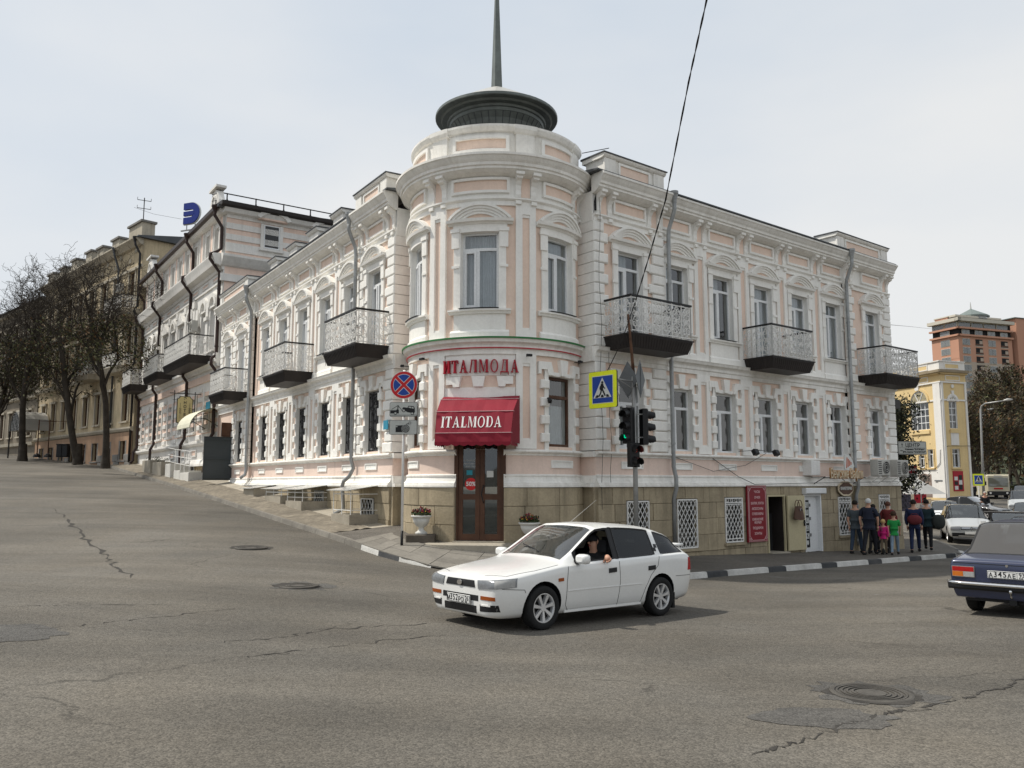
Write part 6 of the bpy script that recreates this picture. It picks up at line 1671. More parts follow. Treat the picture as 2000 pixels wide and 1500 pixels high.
def body_mesh(st, glass, wheels, wr, sub=2, crease=.5, wellw=.24, glass_in=.028, gdepth=-.012, ins={}):
 """loft through stations; st: list of (x, [(y,z) x8 from bottom centre over the side to the top centre])
 glass: {group: (row set, [(i0,i1) station spans])} rows: 4 side window, 5/6 screens"""
 bm = bmesh.new(); n = len(st); rings = []
 for x, pts in st:
  ring = [bm.verts.new((x, p[0], p[1])) for p in pts]
  mir = [bm.verts.new((x, -p[0], p[1])) for p in pts[1:-1]]
  rings.append((ring, mir))
 def vget(i, k, side):
  r, m = rings[i]
  return r[k] if side > 0 or k in (0, len(r) - 1) else m[k - 1]
 K = len(st[0][1]); F = {}
 for i in range(n - 1):
  for k in range(K - 1):
   for sd in (1, -1):
    q = [vget(i, k, sd), vget(i + 1, k, sd), vget(i + 1, k + 1, sd), vget(i, k + 1, sd)]
    u = []
    for v in q:
     if v not in u: u.append(v)
    f = bm.faces.new(u if sd > 0 else list(reversed(u))); f.material_index = 0; F[(i, k, sd)] = f
 for i in (0, n - 1):
  loop = [vget(i, k, 1) for k in range(K)] + [vget(i, k, -1) for k in range(K - 2, 0, -1)]
  bm.faces.new(loop)
 bmesh.ops.recalc_face_normals(bm, faces=bm.faces)
 cr = bm.edges.layers.float.new('crease_edge')
 for gi, (rows, spans, sides) in enumerate(glass):
  for sd in sides:
   fs = [F[(i, k, s2)] for s2 in ((1, -1) if sd == 0 else (sd,)) for (a, b_) in spans for i in range(a, b_) for k in rows]
   r = bmesh.ops.inset_region(bm, faces=fs, thickness=ins.get(gi, (glass_in, 0))[0], depth=gdepth, use_even_offset=True)
   for f in fs: f.material_index = 1 + gi
   for f in r['faces']: f.material_index = 0 if ins.get(gi, (0, 0))[1] else 30
   es = set(e for f in r['faces'] for e in f.edges)
   for e in es: e[cr] = .9
 if crease:
  for i in range(n - 1):
   for sd in (1, -1):
    for k, c in ((3, crease), (1, crease)):
     e = bm.edges.get((vget(i, k, sd), vget(i + 1, k, sd)))
     if e: e[cr] = max(e[cr], c)
 me = bpy.data.meshes.new('tmp'); bm.to_mesh(me); bm.free()
 for k in range(32): me.materials.append(None)
 ob = bpy.data.objects.new('tmp', me); C.objects.link(ob)
 s_ = ob.modifiers.new('s', 'SUBSURF'); s_.levels = sub; s_.render_levels = sub
 cut = []
 for x in wheels:
  mb = MB(); kk = 28
  for sd in (1, -1):
   mb = MB(); vs = []
   for y in (sd * 1.2, sd * (.84 - wellw)):
    vs += [(x + wr * math.cos(2 * PI * q / kk), y, wr * .93 + wr * math.sin(2 * PI * q / kk) - .02) for q in range(kk)]
   mb.add(vs, [(q, (q + 1) % kk, kk + (q + 1) % kk, kk + q) for q in range(kk)] + [tuple(range(kk)), tuple(range(2 * kk - 1, kk - 1, -1))], 'trim_black')
   cm = mb.mesh('cut'); co = bpy.data.objects.new('cut', cm); C.objects.link(co); cut.append(co)
   bo = ob.modifiers.new('b', 'BOOLEAN'); bo.operation = 'DIFFERENCE'; bo.solver = 'EXACT'; bo.object = co
   bo.material_mode = 'INDEX'
   for p in cm.polygons: p.material_index = 0
   cm.materials.clear()
   for q in range(32): cm.materials.append(None)
   for p in cm.polygons: p.material_index = 31
 dg = bpy.context.evaluated_depsgraph_get()
 out = bpy.data.meshes.new_from_object(ob.evaluated_get(dg))
 bpy.data.objects.remove(ob)
 for c in cut: bpy.data.objects.remove(c)
 return out
def split_mesh(me, groups):
 """faces of the given material indices as (verts, faces, mats)"""
 res = {}
 for p in me.polygons:
  res.setdefault(p.material_index, []).append(list(p.vertices))
 return res
def sub_mb(me, faces, m, smooth=True):
 mb = MB(); idx = {}; vs = []; fs = []
 for f in faces:
  g = []
  for v in f:
   if v not in idx: idx[v] = len(vs); vs.append(tuple(me.vertices[v].co))
   g.append(idx[v])
  fs.append(g)
 mb.sm = smooth; mb.add(vs, fs, m); return mb
class Car:
 def __init__(s, name, label, cat, M, st, glass, gmats, gnames, wheels, wr, pm, tyre_w=.19, sub=2, track=.72, group=None, rim='alloy', spokes=7, **kw):
  s.t = thing(name, label, cat, group=group); WM[s.t.name] = M; s.t.matrix_basis = M; s.M = M
  me = body_mesh(st, glass, wheels, wr * 1.18, sub, **kw)
  parts = split_mesh(me, None)
  full = [list(p.vertices) for p in me.polygons]
  s.bvh = BVHTree.FromPolygons([tuple(v.co) for v in me.vertices], full)
  body = sub_mb(me, parts.get(0, []), pm)
  if 30 in parts:
   q = sub_mb(me, parts[30], 'trim_black'); k = len(body.v); body.v += q.v; body.f += [[k + i for i in f] for f in q.f]; body.fm += q.fm; body.fs += q.fs
  if 31 in parts:
   q = sub_mb(me, parts[31], 'trim_black', False); k = len(body.v); body.v += q.v; body.f += [[k + i for i in f] for f in q.f]; body.fm += q.fm; body.fs += q.fs
  s.body = put('body', body, s.t, M, fix=False)
  s.glass = {}
  for gi in range(len(glass)):
   if 1 + gi in parts and gmats[gi]:
    fs = parts[1 + gi]

    for sd in ((0,) if gnames[gi] in ('windscreen', 'rear_window') else (1, -1)):
     sel = fs if sd == 0 else [f for f in fs if sum(me.vertices[v].co.y for v in f) * sd > 0]
     if sel: put(gnames[gi], sub_mb(me, sel, gmats[gi]), s.t, M, fix=False)
  for x in wheels:
   for sd in (1, -1): s.wheel(x, sd * track, wr, tyre_w, rim, spokes)
  bpy.data.meshes.remove(me)
 def wheel(s, x, y, r, w_, rim, spokes):
  key = ('wheel', r, w_, rim, spokes)
  Mw = s.M @ T(x, y, r) @ (RZ(0) if y > 0 else RZ(PI))
  if key not in _cache:
   a = MB(); a.sm = True; n = 36
   pr = [(r * .66, -w_ / 2), (r * .9, -w_ / 2), (r * .985, -w_ * .42), (r, -w_ * .3), (r, w_ * .3), (r * .985, w_ * .42), (r * .93, w_ / 2), (r * .70, w_ / 2), (r * .66, w_ * .42)]
   vs = [(q[0] * math.cos(2 * PI * k / n), q[1], q[0] * math.sin(2 * PI * k / n)) for q in pr for k in range(n)]
   a.add(vs, [(i * n + k, i * n + (k + 1) % n, ((i + 1) % len(pr)) * n + (k + 1) % n, ((i + 1) % len(pr)) * n + k) for i in range(len(pr)) for k in range(n)], 'rubber')
   b_ = MB()
   pr = [(r * .67, w_ * .10), (r * .67, w_ * .47), (r * .63, w_ * .47), (r * .60, w_ * .36), (r * .60, w_ * .10)]
   vs = [(q[0] * math.cos(2 * PI * k / n), q[1], q[0] * math.sin(2 * PI * k / n)) for q in pr for k in range(n)]
   b_.add(vs, [(i * n + k, i * n + (k + 1) % n, (i + 1) * n + (k + 1) % n, (i + 1) * n + k) for i in range(len(pr) - 1) for k in range(n)], rim)
   vs = [(r * .64 * math.cos(2 * PI * k / n), w_ * .05, r * .64 * math.sin(2 * PI * k / n)) for k in range(n)]
   b_.add(vs, [tuple(range(n))], 'trim_black')
   vs = [(r * .16 * math.cos(2 * PI * k / 12), yy, r * .16 * math.sin(2 * PI * k / 12)) for yy in (w_ * .1, w_ * .40) for k in range(12)]
   b_.add(vs, [(k, (k + 1) % 12, 12 + (k + 1) % 12, 12 + k) for k in range(12)] + [tuple(range(12, 24))], rim)
   for k in range(spokes):
    an = 2 * PI * k / spokes + .2; ca, sa = math.cos(an), math.sin(an)
    q = []
    for rr, hw, y0 in ((r * .10, r * .05, w_ * .38), (r * .62, r * .085, w_ * .44)):
     for e in (-1, 1):
      q.append((rr * ca - e * hw * sa, y0, rr * sa + e * hw * ca)); q.append((rr * ca - e * hw * sa, y0 - .05, rr * sa + e * hw * ca))
    b_.add(q, [(0, 2, 6, 4), (0, 4, 5, 1), (2, 3, 7, 6), (1, 5, 7, 3)], rim)
   for k in range(5):
    an = 2 * PI * k / 5; b_.lathe([(.011, 0), (.011, .012)], 6, (0, 0), 'trim_black', ) if False else None
   _cache[key] = (a.mesh('tyre'), b_.mesh('rim'))
  w0 = link('wheel', None, s.t, Mw)
  link('tyre', _cache[key][0], w0, Mw); link('rim', _cache[key][1], w0, Mw)
  if r > .2:
   mb = MB()
   vs = [(r * .60 * math.cos(2 * PI * k / 20), -w_ * .1, r * .60 * math.sin(2 * PI * k / 20)) for k in range(20)]
   mb.add(vs, [tuple(range(20))], 'trim_black'); put('brake_disc', mb, w0, Mw)
 def hit(s, o, d):
  h = s.bvh.ray_cast(Vector(o), Vector(d).normalized())
  return h[0], h[1]
 def patch(s, name, quad, d, m, n=6, off=.006, parent=None, skirt=.02, smooth=True):
  """conforming patch: quad = 4 points round the outline (in body space, far out), d = projecting direction"""
  q = [Vector(p) for p in quad]; d = Vector(d).normalized(); P = []
  for i in range(n + 1):
   row = []
   for j in range(n + 1):
    u, v = i / n, j / n
    p = q[0] * (1 - u) * (1 - v) + q[1] * u * (1 - v) + q[2] * u * v + q[3] * (1 - u) * v
    h, nn = s.hit(p - d * 3, d)
    row.append((h - d * off) if h else p)
   P.append(row)
  mb = MB(); mb.sm = smooth; mb.quadgrid(P, m)
  ring = [P[0][j] for j in range(n + 1)] + [P[i][n] for i in range(1, n + 1)] + [P[n][j] for j in range(n - 1, -1, -1)] + [P[i][0] for i in range(n - 1, 0, -1)]
  k = len(ring); mb.sm = False
  mb.add(ring + [p + d * skirt for p in ring], [(i, (i + 1) % k, k + (i + 1) % k, k + i) for i in range(k)], m)
  return put(name, mb, parent or s.t, s.M)
 def line(s, name, pts, d, r=.0045, m='trim_black', n=10, off=.0, parent=None):
  d = Vector(d).normalized(); P = []
  for a, b_ in zip(pts[:-1], pts[1:]):
   for i in range(n):
    p = Vector(a).lerp(Vector(b_), i / n); h, nn = s.hit(p - d * 3, d)
    if h: P.append(h - d * off)
  h, nn = s.hit(Vector(pts[-1]) - d * 3, d)
  if h: P.append(h - d * off)
  mb = MB(); mb.tube(P, r, m, 4); return put(name, mb, parent or s.body, s.M)
 def add(s, name, mb, parent=None, smooth=False): return put(name, mb, parent or s.t, s.M, smooth=smooth)
def sec(zb, wb, zm, wm, zs, ws, d2, e, e2, f): return [(0, zb), (wb, zb), (wm, zm), (ws, zs), d2, e, e2, (0, f)]
def plate(car, M, txt, reg, parent=None, w_=.52, h=.112):
 o = put('number_plate', MB().cbox(-w_ / 2, w_ / 2, -.008, .004, -h / 2, h / 2, .003, 'plate_white'), parent or car.t, M)
 mb = MB(); e = .006
 for q in ((-w_ / 2 + e, w_ / 2 - e, h / 2 - e - .004, h / 2 - e), (-w_ / 2 + e, w_ / 2 - e, -h / 2 + e, -h / 2 + e + .004), (-w_ / 2 + e, -w_ / 2 + e + .004, -h / 2 + e, h / 2 - e), (w_ / 2 - e - .004, w_ / 2 - e, -h / 2 + e, h / 2 - e), (w_ / 2 - .128, w_ / 2 - .124, -h / 2 + e, h / 2 - e)): mb.box(q[0], q[1], -.0105, -.007, q[2], q[3], 'sign_black')
 put('border', mb, o, M)
 x = -w_ / 2 + .045
 for ch, big in zip(txt, (0, 1, 1, 1, 0, 0)):
  lettering(ch, .118 if big else .092, o, M @ T(x, -.0105, .004 if big else -.012), .002, sx=.88, bold=.001); x += .062 if big else .062
 lettering(reg, .085, o, M @ T(w_ / 2 - .064, -.0105, .010), .002, sx=.92, bold=.0)
 lettering('RUS', .028, o, M @ T(w_ / 2 - .075, -.0105, -.034), .003)
 return o
# ------------------------------------------------------------------ white estate car, driver's window open
pf = Vector(gpt(1060, 1232)); WB = 2.52
best = None
for k in range(200):
 a = R_(10 + k * .4); pr = pf + WB * Vector((math.cos(a), math.sin(a)))
 px = 1000 + 1621 * pr.x / pr.y
 if best is None or abs(px - 1285) < best[0]: best = (abs(px - 1285), a)
a = best[1]; back = Vector((math.cos(a), math.sin(a))); fwd = -back; left = Vector((-fwd.y, fwd.x))
cc = pf + back * WB / 2 - left * .80
zf, zr = G(pf.x, pf.y), G(*(pf + back * WB))
Mcar = T(cc.x, cc.y, (zf + zr) / 2) @ RZ(math.atan2(fwd.y, fwd.x)) @ RY(math.atan2(zr - zf, WB))
ws = [(2.09, sec(.24, .48, .42, .62, .60, .63, (.60, .645), (.53, .665), (.38, .68), .685)),
  (2.05, sec(.19, .62, .42, .76, .63, .755, (.73, .675), (.63, .70), (.42, .71), .715)),
  (1.90, sec(.18, .72, .44, .815, .68, .80, (.775, .715), (.66, .745), (.44, .76), .765)),
  (1.58, sec(.18, .74, .47, .838, .735, .81, (.78, .765), (.68, .80), (.44, .82), .83)),
  (1.20, sec(.18, .75, .50, .845, .785, .82, (.79, .815), (.69, .845), (.45, .87), .88)),
  (.94, sec(.18, .76, .52, .845, .825, .825, (.795, .855), (.705, .88), (.46, .91), .925)),
  (.86, sec(.18, .76, .52, .845, .83, .825, (.795, .86), (.71, .895), (.46, .935), .95)),
  (.62, sec(.18, .76, .52, .845, .845, .825, (.79, .875), (.69, 1.02), (.46, 1.075), 1.09)),
  (.16, sec(.18, .76, .52, .845, .865, .825, (.785, .895), (.625, 1.30), (.46, 1.355), 1.37)),
  (.05, sec(.18, .76, .52, .845, .87, .825, (.785, .898), (.61, 1.345), (.46, 1.398), 1.413)),
  (-.22, sec(.18, .76, .52, .845, .88, .825, (.785, .905), (.60, 1.37), (.46, 1.418), 1.433)),
  (-.31, sec(.18, .76, .52, .845, .882, .825, (.785, .907), (.60, 1.371), (.46, 1.42), 1.435)),
  (-.78, sec(.18, .76, .52, .845, .90, .825, (.785, .925), (.60, 1.355), (.46, 1.408), 1.423)),
  (-1.16, sec(.18, .76, .52, .845, .915, .825, (.785, .94), (.595, 1.325), (.46, 1.38), 1.395)),
  (-1.28, sec(.18, .76, .53, .845, .92, .825, (.78, .945), (.59, 1.305), (.46, 1.365), 1.38)),
  (-1.60, sec(.19, .76, .54, .84, .93, .815, (.77, .955), (.58, 1.235), (.45, 1.30), 1.315)),
  (-1.74, sec(.21, .75, .55, .835, .935, .805, (.76, .96), (.58, 1.18), (.44, 1.25), 1.265)),
  (-1.88, sec(.23, .74, .56, .825, .935, .795, (.75, .96), (.60, 1.06), (.44, 1.13), 1.15)),
  (-2.00, sec(.24, .72, .56, .81, .925, .78, (.735, .95), (.65, .985), (.46, 1.01), 1.02)),
  (-2.09, sec(.25, .68, .56, .78, .86, .755, (.71, .885), (.63, .90), (.46, .91), .915)),
  (-2.14, sec(.27, .58, .50, .70, .66, .70, (.66, .69), (.58, .71), (.44, .72), .725))]
wagon = Car('estate_car', 'white estate car with alloy wheels and its driver\'s window open', 'car', Mcar, ws,
   [((5, 6), [(6, 9)], (0,)), ((4,), [(7, 10)], (1, -1)), ((4,), [(11, 13)], (1, -1)), ((4,), [(14, 17)], (1, -1)), ((5, 6), [(16, 18)], (0,)), ((4,), [(10, 11)], (1, -1))],
   ['car_glass', None, 'car_tint', 'car_tint', 'car_tint', 'trim_black'], ['windscreen', 'front_side_window', 'rear_side_window', 'quarter_window', 'rear_window', 'door_pillar'],
   (WB / 2, -WB / 2), .298, 'paint_white', track=.735, ins={0: (.05, 1), 5: (.004, 0)}, glass_in=.02)
w_ = wagon
# far front window keeps its pane
mb = MB(); mb.add([(.60, -.775, .885), (-.22, -.775, .915), (-.22, -.60, 1.35), (.10, -.60, 1.33)], [(0, 1, 2, 3)], 'car_glass'); w_.add('front_side_window', mb)
# lamps, grille, bumper openings
w_.patch('headlamp', [(2.1, .40, .565), (1.80, .84, .60), (1.80, .84, .72), (2.06, .36, .675)], (-1, -.6, 0), 'lamp_silver', 8, .012)
w_.patch('headlamp', [(2.1, -.40, .565), (1.80, -.84, .60), (1.80, -.84, .72), (2.06, -.36, .675)], (-1, .6, 0), 'lamp_silver', 8, .012)
for sd in (1, -1):
 w_.patch('lamp_glass_edge', [(1.95, sd * .64, .59), (1.82, sd * .835, .605), (1.82, sd * .835, .705), (1.94, sd * .635, .69)], (-1, -.6 * sd, 0), 'lens_white', 6, .016)
 w_.patch('indicator', [(2.1, sd * .45, .425), (2.0, sd * .70, .425), (2.0, sd * .70, .475), (2.1, sd * .45, .475)], (-1, -.25 * sd, 0), 'lens_amber', 5, .006)
 o = w_.patch('fog_lamp', [(2.1, sd * .44, .27), (2.0, sd * .73, .28), (2.0, sd * .73, .37), (2.1, sd * .44, .36)], (-1, -.25 * sd, 0), 'trim_black', 5, .005)
 w_.patch('day_lamp', [(2.1, sd * .46, .345), (2.0, sd * .62, .345), (2.0, sd * .62, .365), (2.1, sd * .46, .365)], (-1, -.25 * sd, 0), 'letter_white', 4, .010, parent=o)
gr = w_.patch('grille', [(2.1, -.33, .575), (2.1, .33, .575), (2.1, .30, .665), (2.1, -.30, .665)], (-1, 0, .05), 'trim_black', 6, .007)
mb = MB(); mb.arcband(0, .0, .0, .035, 0, 2 * PI, -.012, 0, 'chrome', 14, sx=1.6)
h, _ = w_.hit((4, 0, .62), (-1, 0, 0)); put('badge', mb, gr, Mcar @ T(h.x + .012, 0, .62) @ RZ(PI / 2))
w_.patch('air_intake', [(2.12, -.36, .235), (2.12, .36, .235), (2.12, .36, .335), (2.12, -.36, .335)], (-1, 0, 0), 'trim_black', 6, .004)
w_.patch('bumper_slot', [(2.12, -.40, .40), (2.12, .40, .40), (2.12, .40, .475), (2.12, -.40, .475)], (-1, 0, 0), 'trim_black', 6, .003)
h, _ = w_.hit((4, 0, .41), (-1, 0, 0)); plate(w_, Mcar @ T(h.x + .03, .0, .405) @ RZ(PI / 2), 'М352РО', '26')
# seams, mouldings, handles
S = (0, -1, 0)
w_.line('door_seam', [(.80, 2, .84), (.83, 2, .62), (.82, 2, .30), (.74, 2, .21)], S); w_.line('door_seam', [(-.27, 2, .90), (-.29, 2, .6), (-.27, 2, .22)], S)
w_.line('door_seam', [(-1.21, 2, .92), (-1.17, 2, .78), (-1.0, 2, .64), (-.88, 2, .45), (-.80, 2, .24)], S)
w_.line('door_seam', [(.78, 2, .225), (-.80, 2, .235)], S)
w_.line('bumper_seam', [(1.98, 2, .585), (1.62, 2, .56), (1.60, 2, .52)], S); w_.line('bumper_seam', [(-1.62, 2, .60), (-2.05, 2, .60)], S)
w_.line('bonnet_seam', [(1.98, .40, 3), (1.86, .70, 3), (1.4, .755, 3), (.95, .76, 3)], (0, 0, -1), .004); w_.line('bonnet_seam', [(1.98, -.40, 3), (1.86, -.70, 3), (1.4, -.755, 3), (.95, -.76, 3)], (0, 0, -1), .004)
w_.line('side_moulding', [(.80, 2, .505), (-.80, 2, .525)], S, .007, 'paint_white', off=.003)
for x in (-.12, -1.02):
 o = w_.patch('door_handle', [(x + .085, 2, .715), (x - .085, 2, .725), (x - .085, 2, .79), (x + .085, 2, .78)], S, 'trim_black', 4, .010)
w_.patch('side_repeater', [(1.0, 2, .64), (.90, 2, .645), (.90, 2, .69), (1.0, 2, .685)], S, 'lens_amber', 4, .010)
for x, z in ((-1.17, 1.03), (-1.22, 1.08)): w_.patch('vent', [(x + .035, 2, z - .025), (x - .035, 2, z - .035), (x - .045, 2, z + .02), (x + .025, 2, z + .025)], S, 'trim_black', 3, .006)
for sd in (1, -1): w_.patch('tail_lamp', [(-1.98, sd * .84, .68), (-2.12, sd * .72, .68), (-2.10, sd * .68, .88), (-1.99, sd * .78, .88)], (.55, -sd, 0), 'lens_red', 6, .008)
for sd in (1, -1):
 mb = MB(); mb.sm = True
 M2 = T(.60, sd * .90, .94)
 P = []
 for i in range(7):
  u = i / 6 * PI; P.append([(.085 * math.cos(u) * (.55 + .45 * math.sin(v)), sd * .115 * math.cos(v) , .075 * math.sin(v) * 1.0 if False else .072 * math.sin(u + PI / 2 - PI / 2) * 0 + .07 * math.sin(v) ) for v in [PI * 2 * k / 12 for k in range(12)]])
 mb = MB(); mb.sm = True; k0 = len(mb.v)
 for (x, sx, sy, sz) in ((-.05, .9, .9, .9), (-.05, 1, 1, 1), (0, 1, 1, 1), (.04, .85, .85, .85), (.065, .5, .5, .5)):
  mb.v += [(x, .115 * sy * math.copysign(abs(math.cos(t)) ** .6, math.cos(t)), .072 * sz * math.copysign(abs(math.sin(t)) ** .6, math.sin(t))) for t in [2 * PI * k / 16 for k in range(16)]]
 for i in range(4):
  for k in range(16): mb.f.append([i * 16 + k, i * 16 + (k + 1) % 16, (i + 1) * 16 + (k + 1) % 16, (i + 1) * 16 + k]); mb.fm.append('paint_white'); mb.fs.append(True)
 mb.f.append(list(range(16))); mb.fm.append('lamp_silver'); mb.fs.append(False); mb.f.append(list(range(64, 80))); mb.fm.append('paint_white'); mb.fs.append(False)
 o = put('wing_mirror', mb, w_.t, Mcar @ M2)
 mb = MB(); mb.box(.56, .64, sd * .77 if sd > 0 else -.84, sd * .84 if sd > 0 else -.77, .87, .92, 'trim_black'); put('mirror_arm', mb, o, Mcar)
mb = MB(); mb.tube([(.78, .30, .965), (.70, .05, 1.02), (.62, -.35, 1.09)], .008, 'trim_black', 5); w_.add('wiper', mb)
mb = MB(); mb.tube([(.80, -.15, .955), (.76, -.45, .96), (.70, -.62, .985)], .008, 'trim_black', 5); w_.add('wiper', mb)
mb = MB(); mb.tube([(.55, .62, 1.13), (.9 - .9, .66, 1.45), (-.55, .70, 1.75)], [.006, .004, .002], 'chrome', 5);
mb = MB(); mb.tube([(-.35, -.30, 1.42), (-1.02, -.36, 1.78)], [.004, .002], 'pale_metal', 5); w_.add('aerial', mb)
mb = MB(); mb.sm = True; mb.prof([(0, 0), (.10, .035), (.20, .03), (.22, .0), (.10, -.015)], -.60, .60, 'paint_white', 8); put('spoiler', mb, w_.t, Mcar @ T(-1.90, 0, 1.06) @ RZ(PI / 2))
# cabin
mb = MB(); mb.prof([(.30, .75), (.86, .90), (.86, .3), (.45, .3)], -.70, .70, 'trim_black', 2); put('dashboard', mb.xf(RZ(-PI / 2)), w_.t, Mcar @ T(0, 0, 0) )
for x in (.05, -.85):
 for y in (.36, -.36):
  o = w_.add('seat', MB().cbox(x - .28, x + .22, y - .24, y + .24, .30, .46, .04, 'seat_grey'))
  mb = MB(); mb.cbox(-.07, .07, -.23, .23, 0, .52, .04, 'seat_grey'); put('seat_back', mb, o, Mcar @ T(x - .30, y, .44) @ RY(R_(-14)))
  mb = MB(); mb.cbox(-.04, .04, -.12, .12, 0, .18, .03, 'seat_grey'); put('head_rest', mb, o, Mcar @ T(x - .44, y, .98))
mb = MB(); n = 20
P = [[(.0 + .0, (.185 + .014 * math.cos(t)) * math.cos(2 * PI * k / n), (.185 + .014 * math.cos(t)) * math.sin(2 * PI * k / n)) for t in (0, PI / 2, PI, 3 * PI / 2, 2 * PI)] for k in range(n + 1)]
P = [[(.014 * math.sin(t), (.185 + .014 * math.cos(t)) * math.cos(2 * PI * k / n), (.185 + .014 * math.cos(t)) * math.sin(2 * PI * k / n)) for t in (0, PI / 2, PI, 3 * PI / 2, 2 * PI)] for k in range(n + 1)]
mb.quadgrid(P, 'trim_black'); mb.box(-.01, .01, -.18, .18, -.02, .02, 'trim_black'); put('steering_wheel', mb, w_.t, Mcar @ T(.42, .36, .88) @ RY(R_(-25)))
mb = MB(); mb.cbox(-.02, .02, -.11, .11, -.03, .03, .01, 'trim_black'); put('rear_view_mirror', mb, w_.t, Mcar @ T(.22, 0, 1.26))
w_.add('floor_pan', MB().box(-1.95, 1.95, -.60, .60, .19, .24, 'trim_black'))
for sd in (1, -1): w_.line('sill', [(.82, 2 * sd, .215), (-.82, 2 * sd, .225)], (0, -sd, 0), .022, 'paint_white', off=.0)
mb = MB(); mb.box(-1.62, -1.56, .60, .80, .10, .34, 'rubber'); w_.add('mud_flap', mb)
# ------------------------------------------------------------------ blue saloon, seen from behind
pl_ = Vector(gpt(1908, 1192))
hd = R_(40)
fw = Vector((math.sin(R_(43)), math.cos(R_(43))))
lf = Vector((-fw.y, fw.x)); WB2 = 2.42
cl = pl_ + fw * WB2 / 2 - lf * .66
Ml = T(cl.x, cl.y, G(*pl_)) @ RZ(math.atan2(fw.y, fw.x))
ls = [(2.03, sec(.30, .70, .45, .76, .62, .76, (.755, .66), (.74, .68), (.5, .685), .69)),
  (1.98, sec(.25, .74, .45, .80, .72, .80, (.79, .76), (.76, .775), (.5, .78), .785)),
  (1.2, sec(.22, .75, .50, .81, .80, .81, (.79, .845), (.76, .86), (.5, .87), .88)),
  (.78, sec(.22, .75, .50, .81, .82, .81, (.785, .865), (.74, .885), (.5, .90), .905)),
  (.70, sec(.22, .75, .50, .81, .825, .81, (.785, .87), (.72, .92), (.5, .945), .95)),
  (.28, sec(.22, .75, .50, .81, .83, .81, (.78, .875), (.60, 1.335), (.48, 1.375), 1.39)),
  (.20, sec(.22, .75, .50, .81, .83, .81, (.78, .875), (.595, 1.37), (.48, 1.41), 1.425)),
  (-.18, sec(.22, .75, .50, .81, .835, .81, (.78, .88), (.595, 1.385), (.48, 1.425), 1.44)),
  (-.26, sec(.22, .75, .50, .81, .835, .81, (.78, .88), (.595, 1.385), (.48, 1.425), 1.44)),
  (-.98, sec(.22, .75, .50, .81, .84, .81, (.78, .885), (.59, 1.365), (.48, 1.405), 1.42)),
  (-1.08, sec(.22, .75, .50, .81, .84, .81, (.78, .885), (.585, 1.345), (.48, 1.39), 1.405)),
  (-1.42, sec(.22, .75, .50, .81, .845, .81, (.78, .89), (.66, 1.0), (.52, 1.03), 1.04)),
  (-1.52, sec(.22, .75, .50, .81, .845, .81, (.785, .89), (.72, .91), (.52, .925), .93)),
  (-2.02, sec(.28, .74, .50, .80, .80, .80, (.785, .855), (.74, .875), (.5, .885), .89)),
  (-2.06, sec(.30, .72, .50, .78, .70, .78, (.765, .82), (.74, .84), (.5, .845), .85)),
  (-2.07, sec(.32, .70, .50, .77, .68, .77, (.76, .70), (.74, .72), (.5, .73), .735))]
lada = Car('blue_saloon', 'dark blue boxy old saloon car seen from behind with a chrome bumper', 'car', Ml, ls,
   [((5, 6), [(4, 6)], (0,)), ((4,), [(4, 7)], (1, -1)), ((4,), [(8, 9)], (1, -1)), ((5, 6), [(9, 12)], (0,)), ((4,), [(9, 11)], (1, -1))],
   ['car_glass', 'car_tint', 'car_tint', 'rear_screen', 'car_tint'], ['windscreen', 'front_side_window', 'rear_side_window', 'rear_window', 'quarter_window'],
   (WB2 / 2, -WB2 / 2), .30, 'paint_blue', track=.66, tyre_w=.175, rim='sign_back', spokes=5, crease=.85, glass_in=.03) if glass_mat('rear_screen', (.085, .08, .075), .85, .08, spec=.7) else None
B = (1, 0, 0)
for sd in (1, -1):
 o = lada.patch('tail_lamp', [(-2.2, sd * .76, .60), (-2.2, sd * .44, .60), (-2.2, sd * .44, .765), (-2.2, sd * .76, .765)], B, 'chrome', 4, .012, skirt=.05)
 lada.patch('stop_lens', [(-2.2, sd * .75, .685), (-2.2, sd * .45, .685), (-2.2, sd * .45, .755), (-2.2, sd * .75, .755)], B, 'lens_red', 4, .020, parent=o)
 lada.patch('indicator_lens', [(-2.2, sd * .75, .61), (-2.2, sd * .60, .61), (-2.2, sd * .60, .682), (-2.2, sd * .75, .682)], B, 'lens_orange', 4, .020, parent=o)
 lada.patch('reversing_lens', [(-2.2, sd * .597, .61), (-2.2, sd * .45, .61), (-2.2, sd * .45, .682), (-2.2, sd * .597, .682)], B, 'lens_white', 4, .020, parent=o)
h, _ = lada.hit((-4, 0, .68), (1, 0, 0))
plate(lada, Ml @ T(h.x - .02, 0, .665) @ RZ(-PI / 2), 'А345АЕ', '93')
bm_ = MB(); bm_.prof([(-.10, .44), (-.13, .47), (-.13, .535), (-.10, .56), (.02, .56), (.02, .44)], -.80, .80, 'trim_black', 2); put('rear_bumper', bm_, lada.t, Ml @ T(-2.04, 0, -.02) @ RZ(-PI / 2))
mb = MB(); mb.tube([(-2.02, .83, .515), (-2.14, .80, .515), (-2.165, .6, .515), (-2.175, 0, .515), (-2.165, -.6, .515), (-2.14, -.8, .515), (-2.02, -.83, .515)], .027, 'chrome', 8); lada.add('bumper_trim', mb, smooth=True)
lada.line('boot_seam', [(-2.3, .74, .81), (-2.3, -.74, .81)], B, .006); lada.line('boot_seam', [(-1.53, .70, 3), (-2.03, .72, 3)], (0, 0, -1), .005); lada.line('boot_seam', [(-1.53, -.70, 3), (-2.03, -.72, 3)], (0, 0, -1), .005)
lada.line('crease_line', [(1.9, 2, .70), (-2.0, 2, .71)], S, .008, 'paint_blue', off=.003)
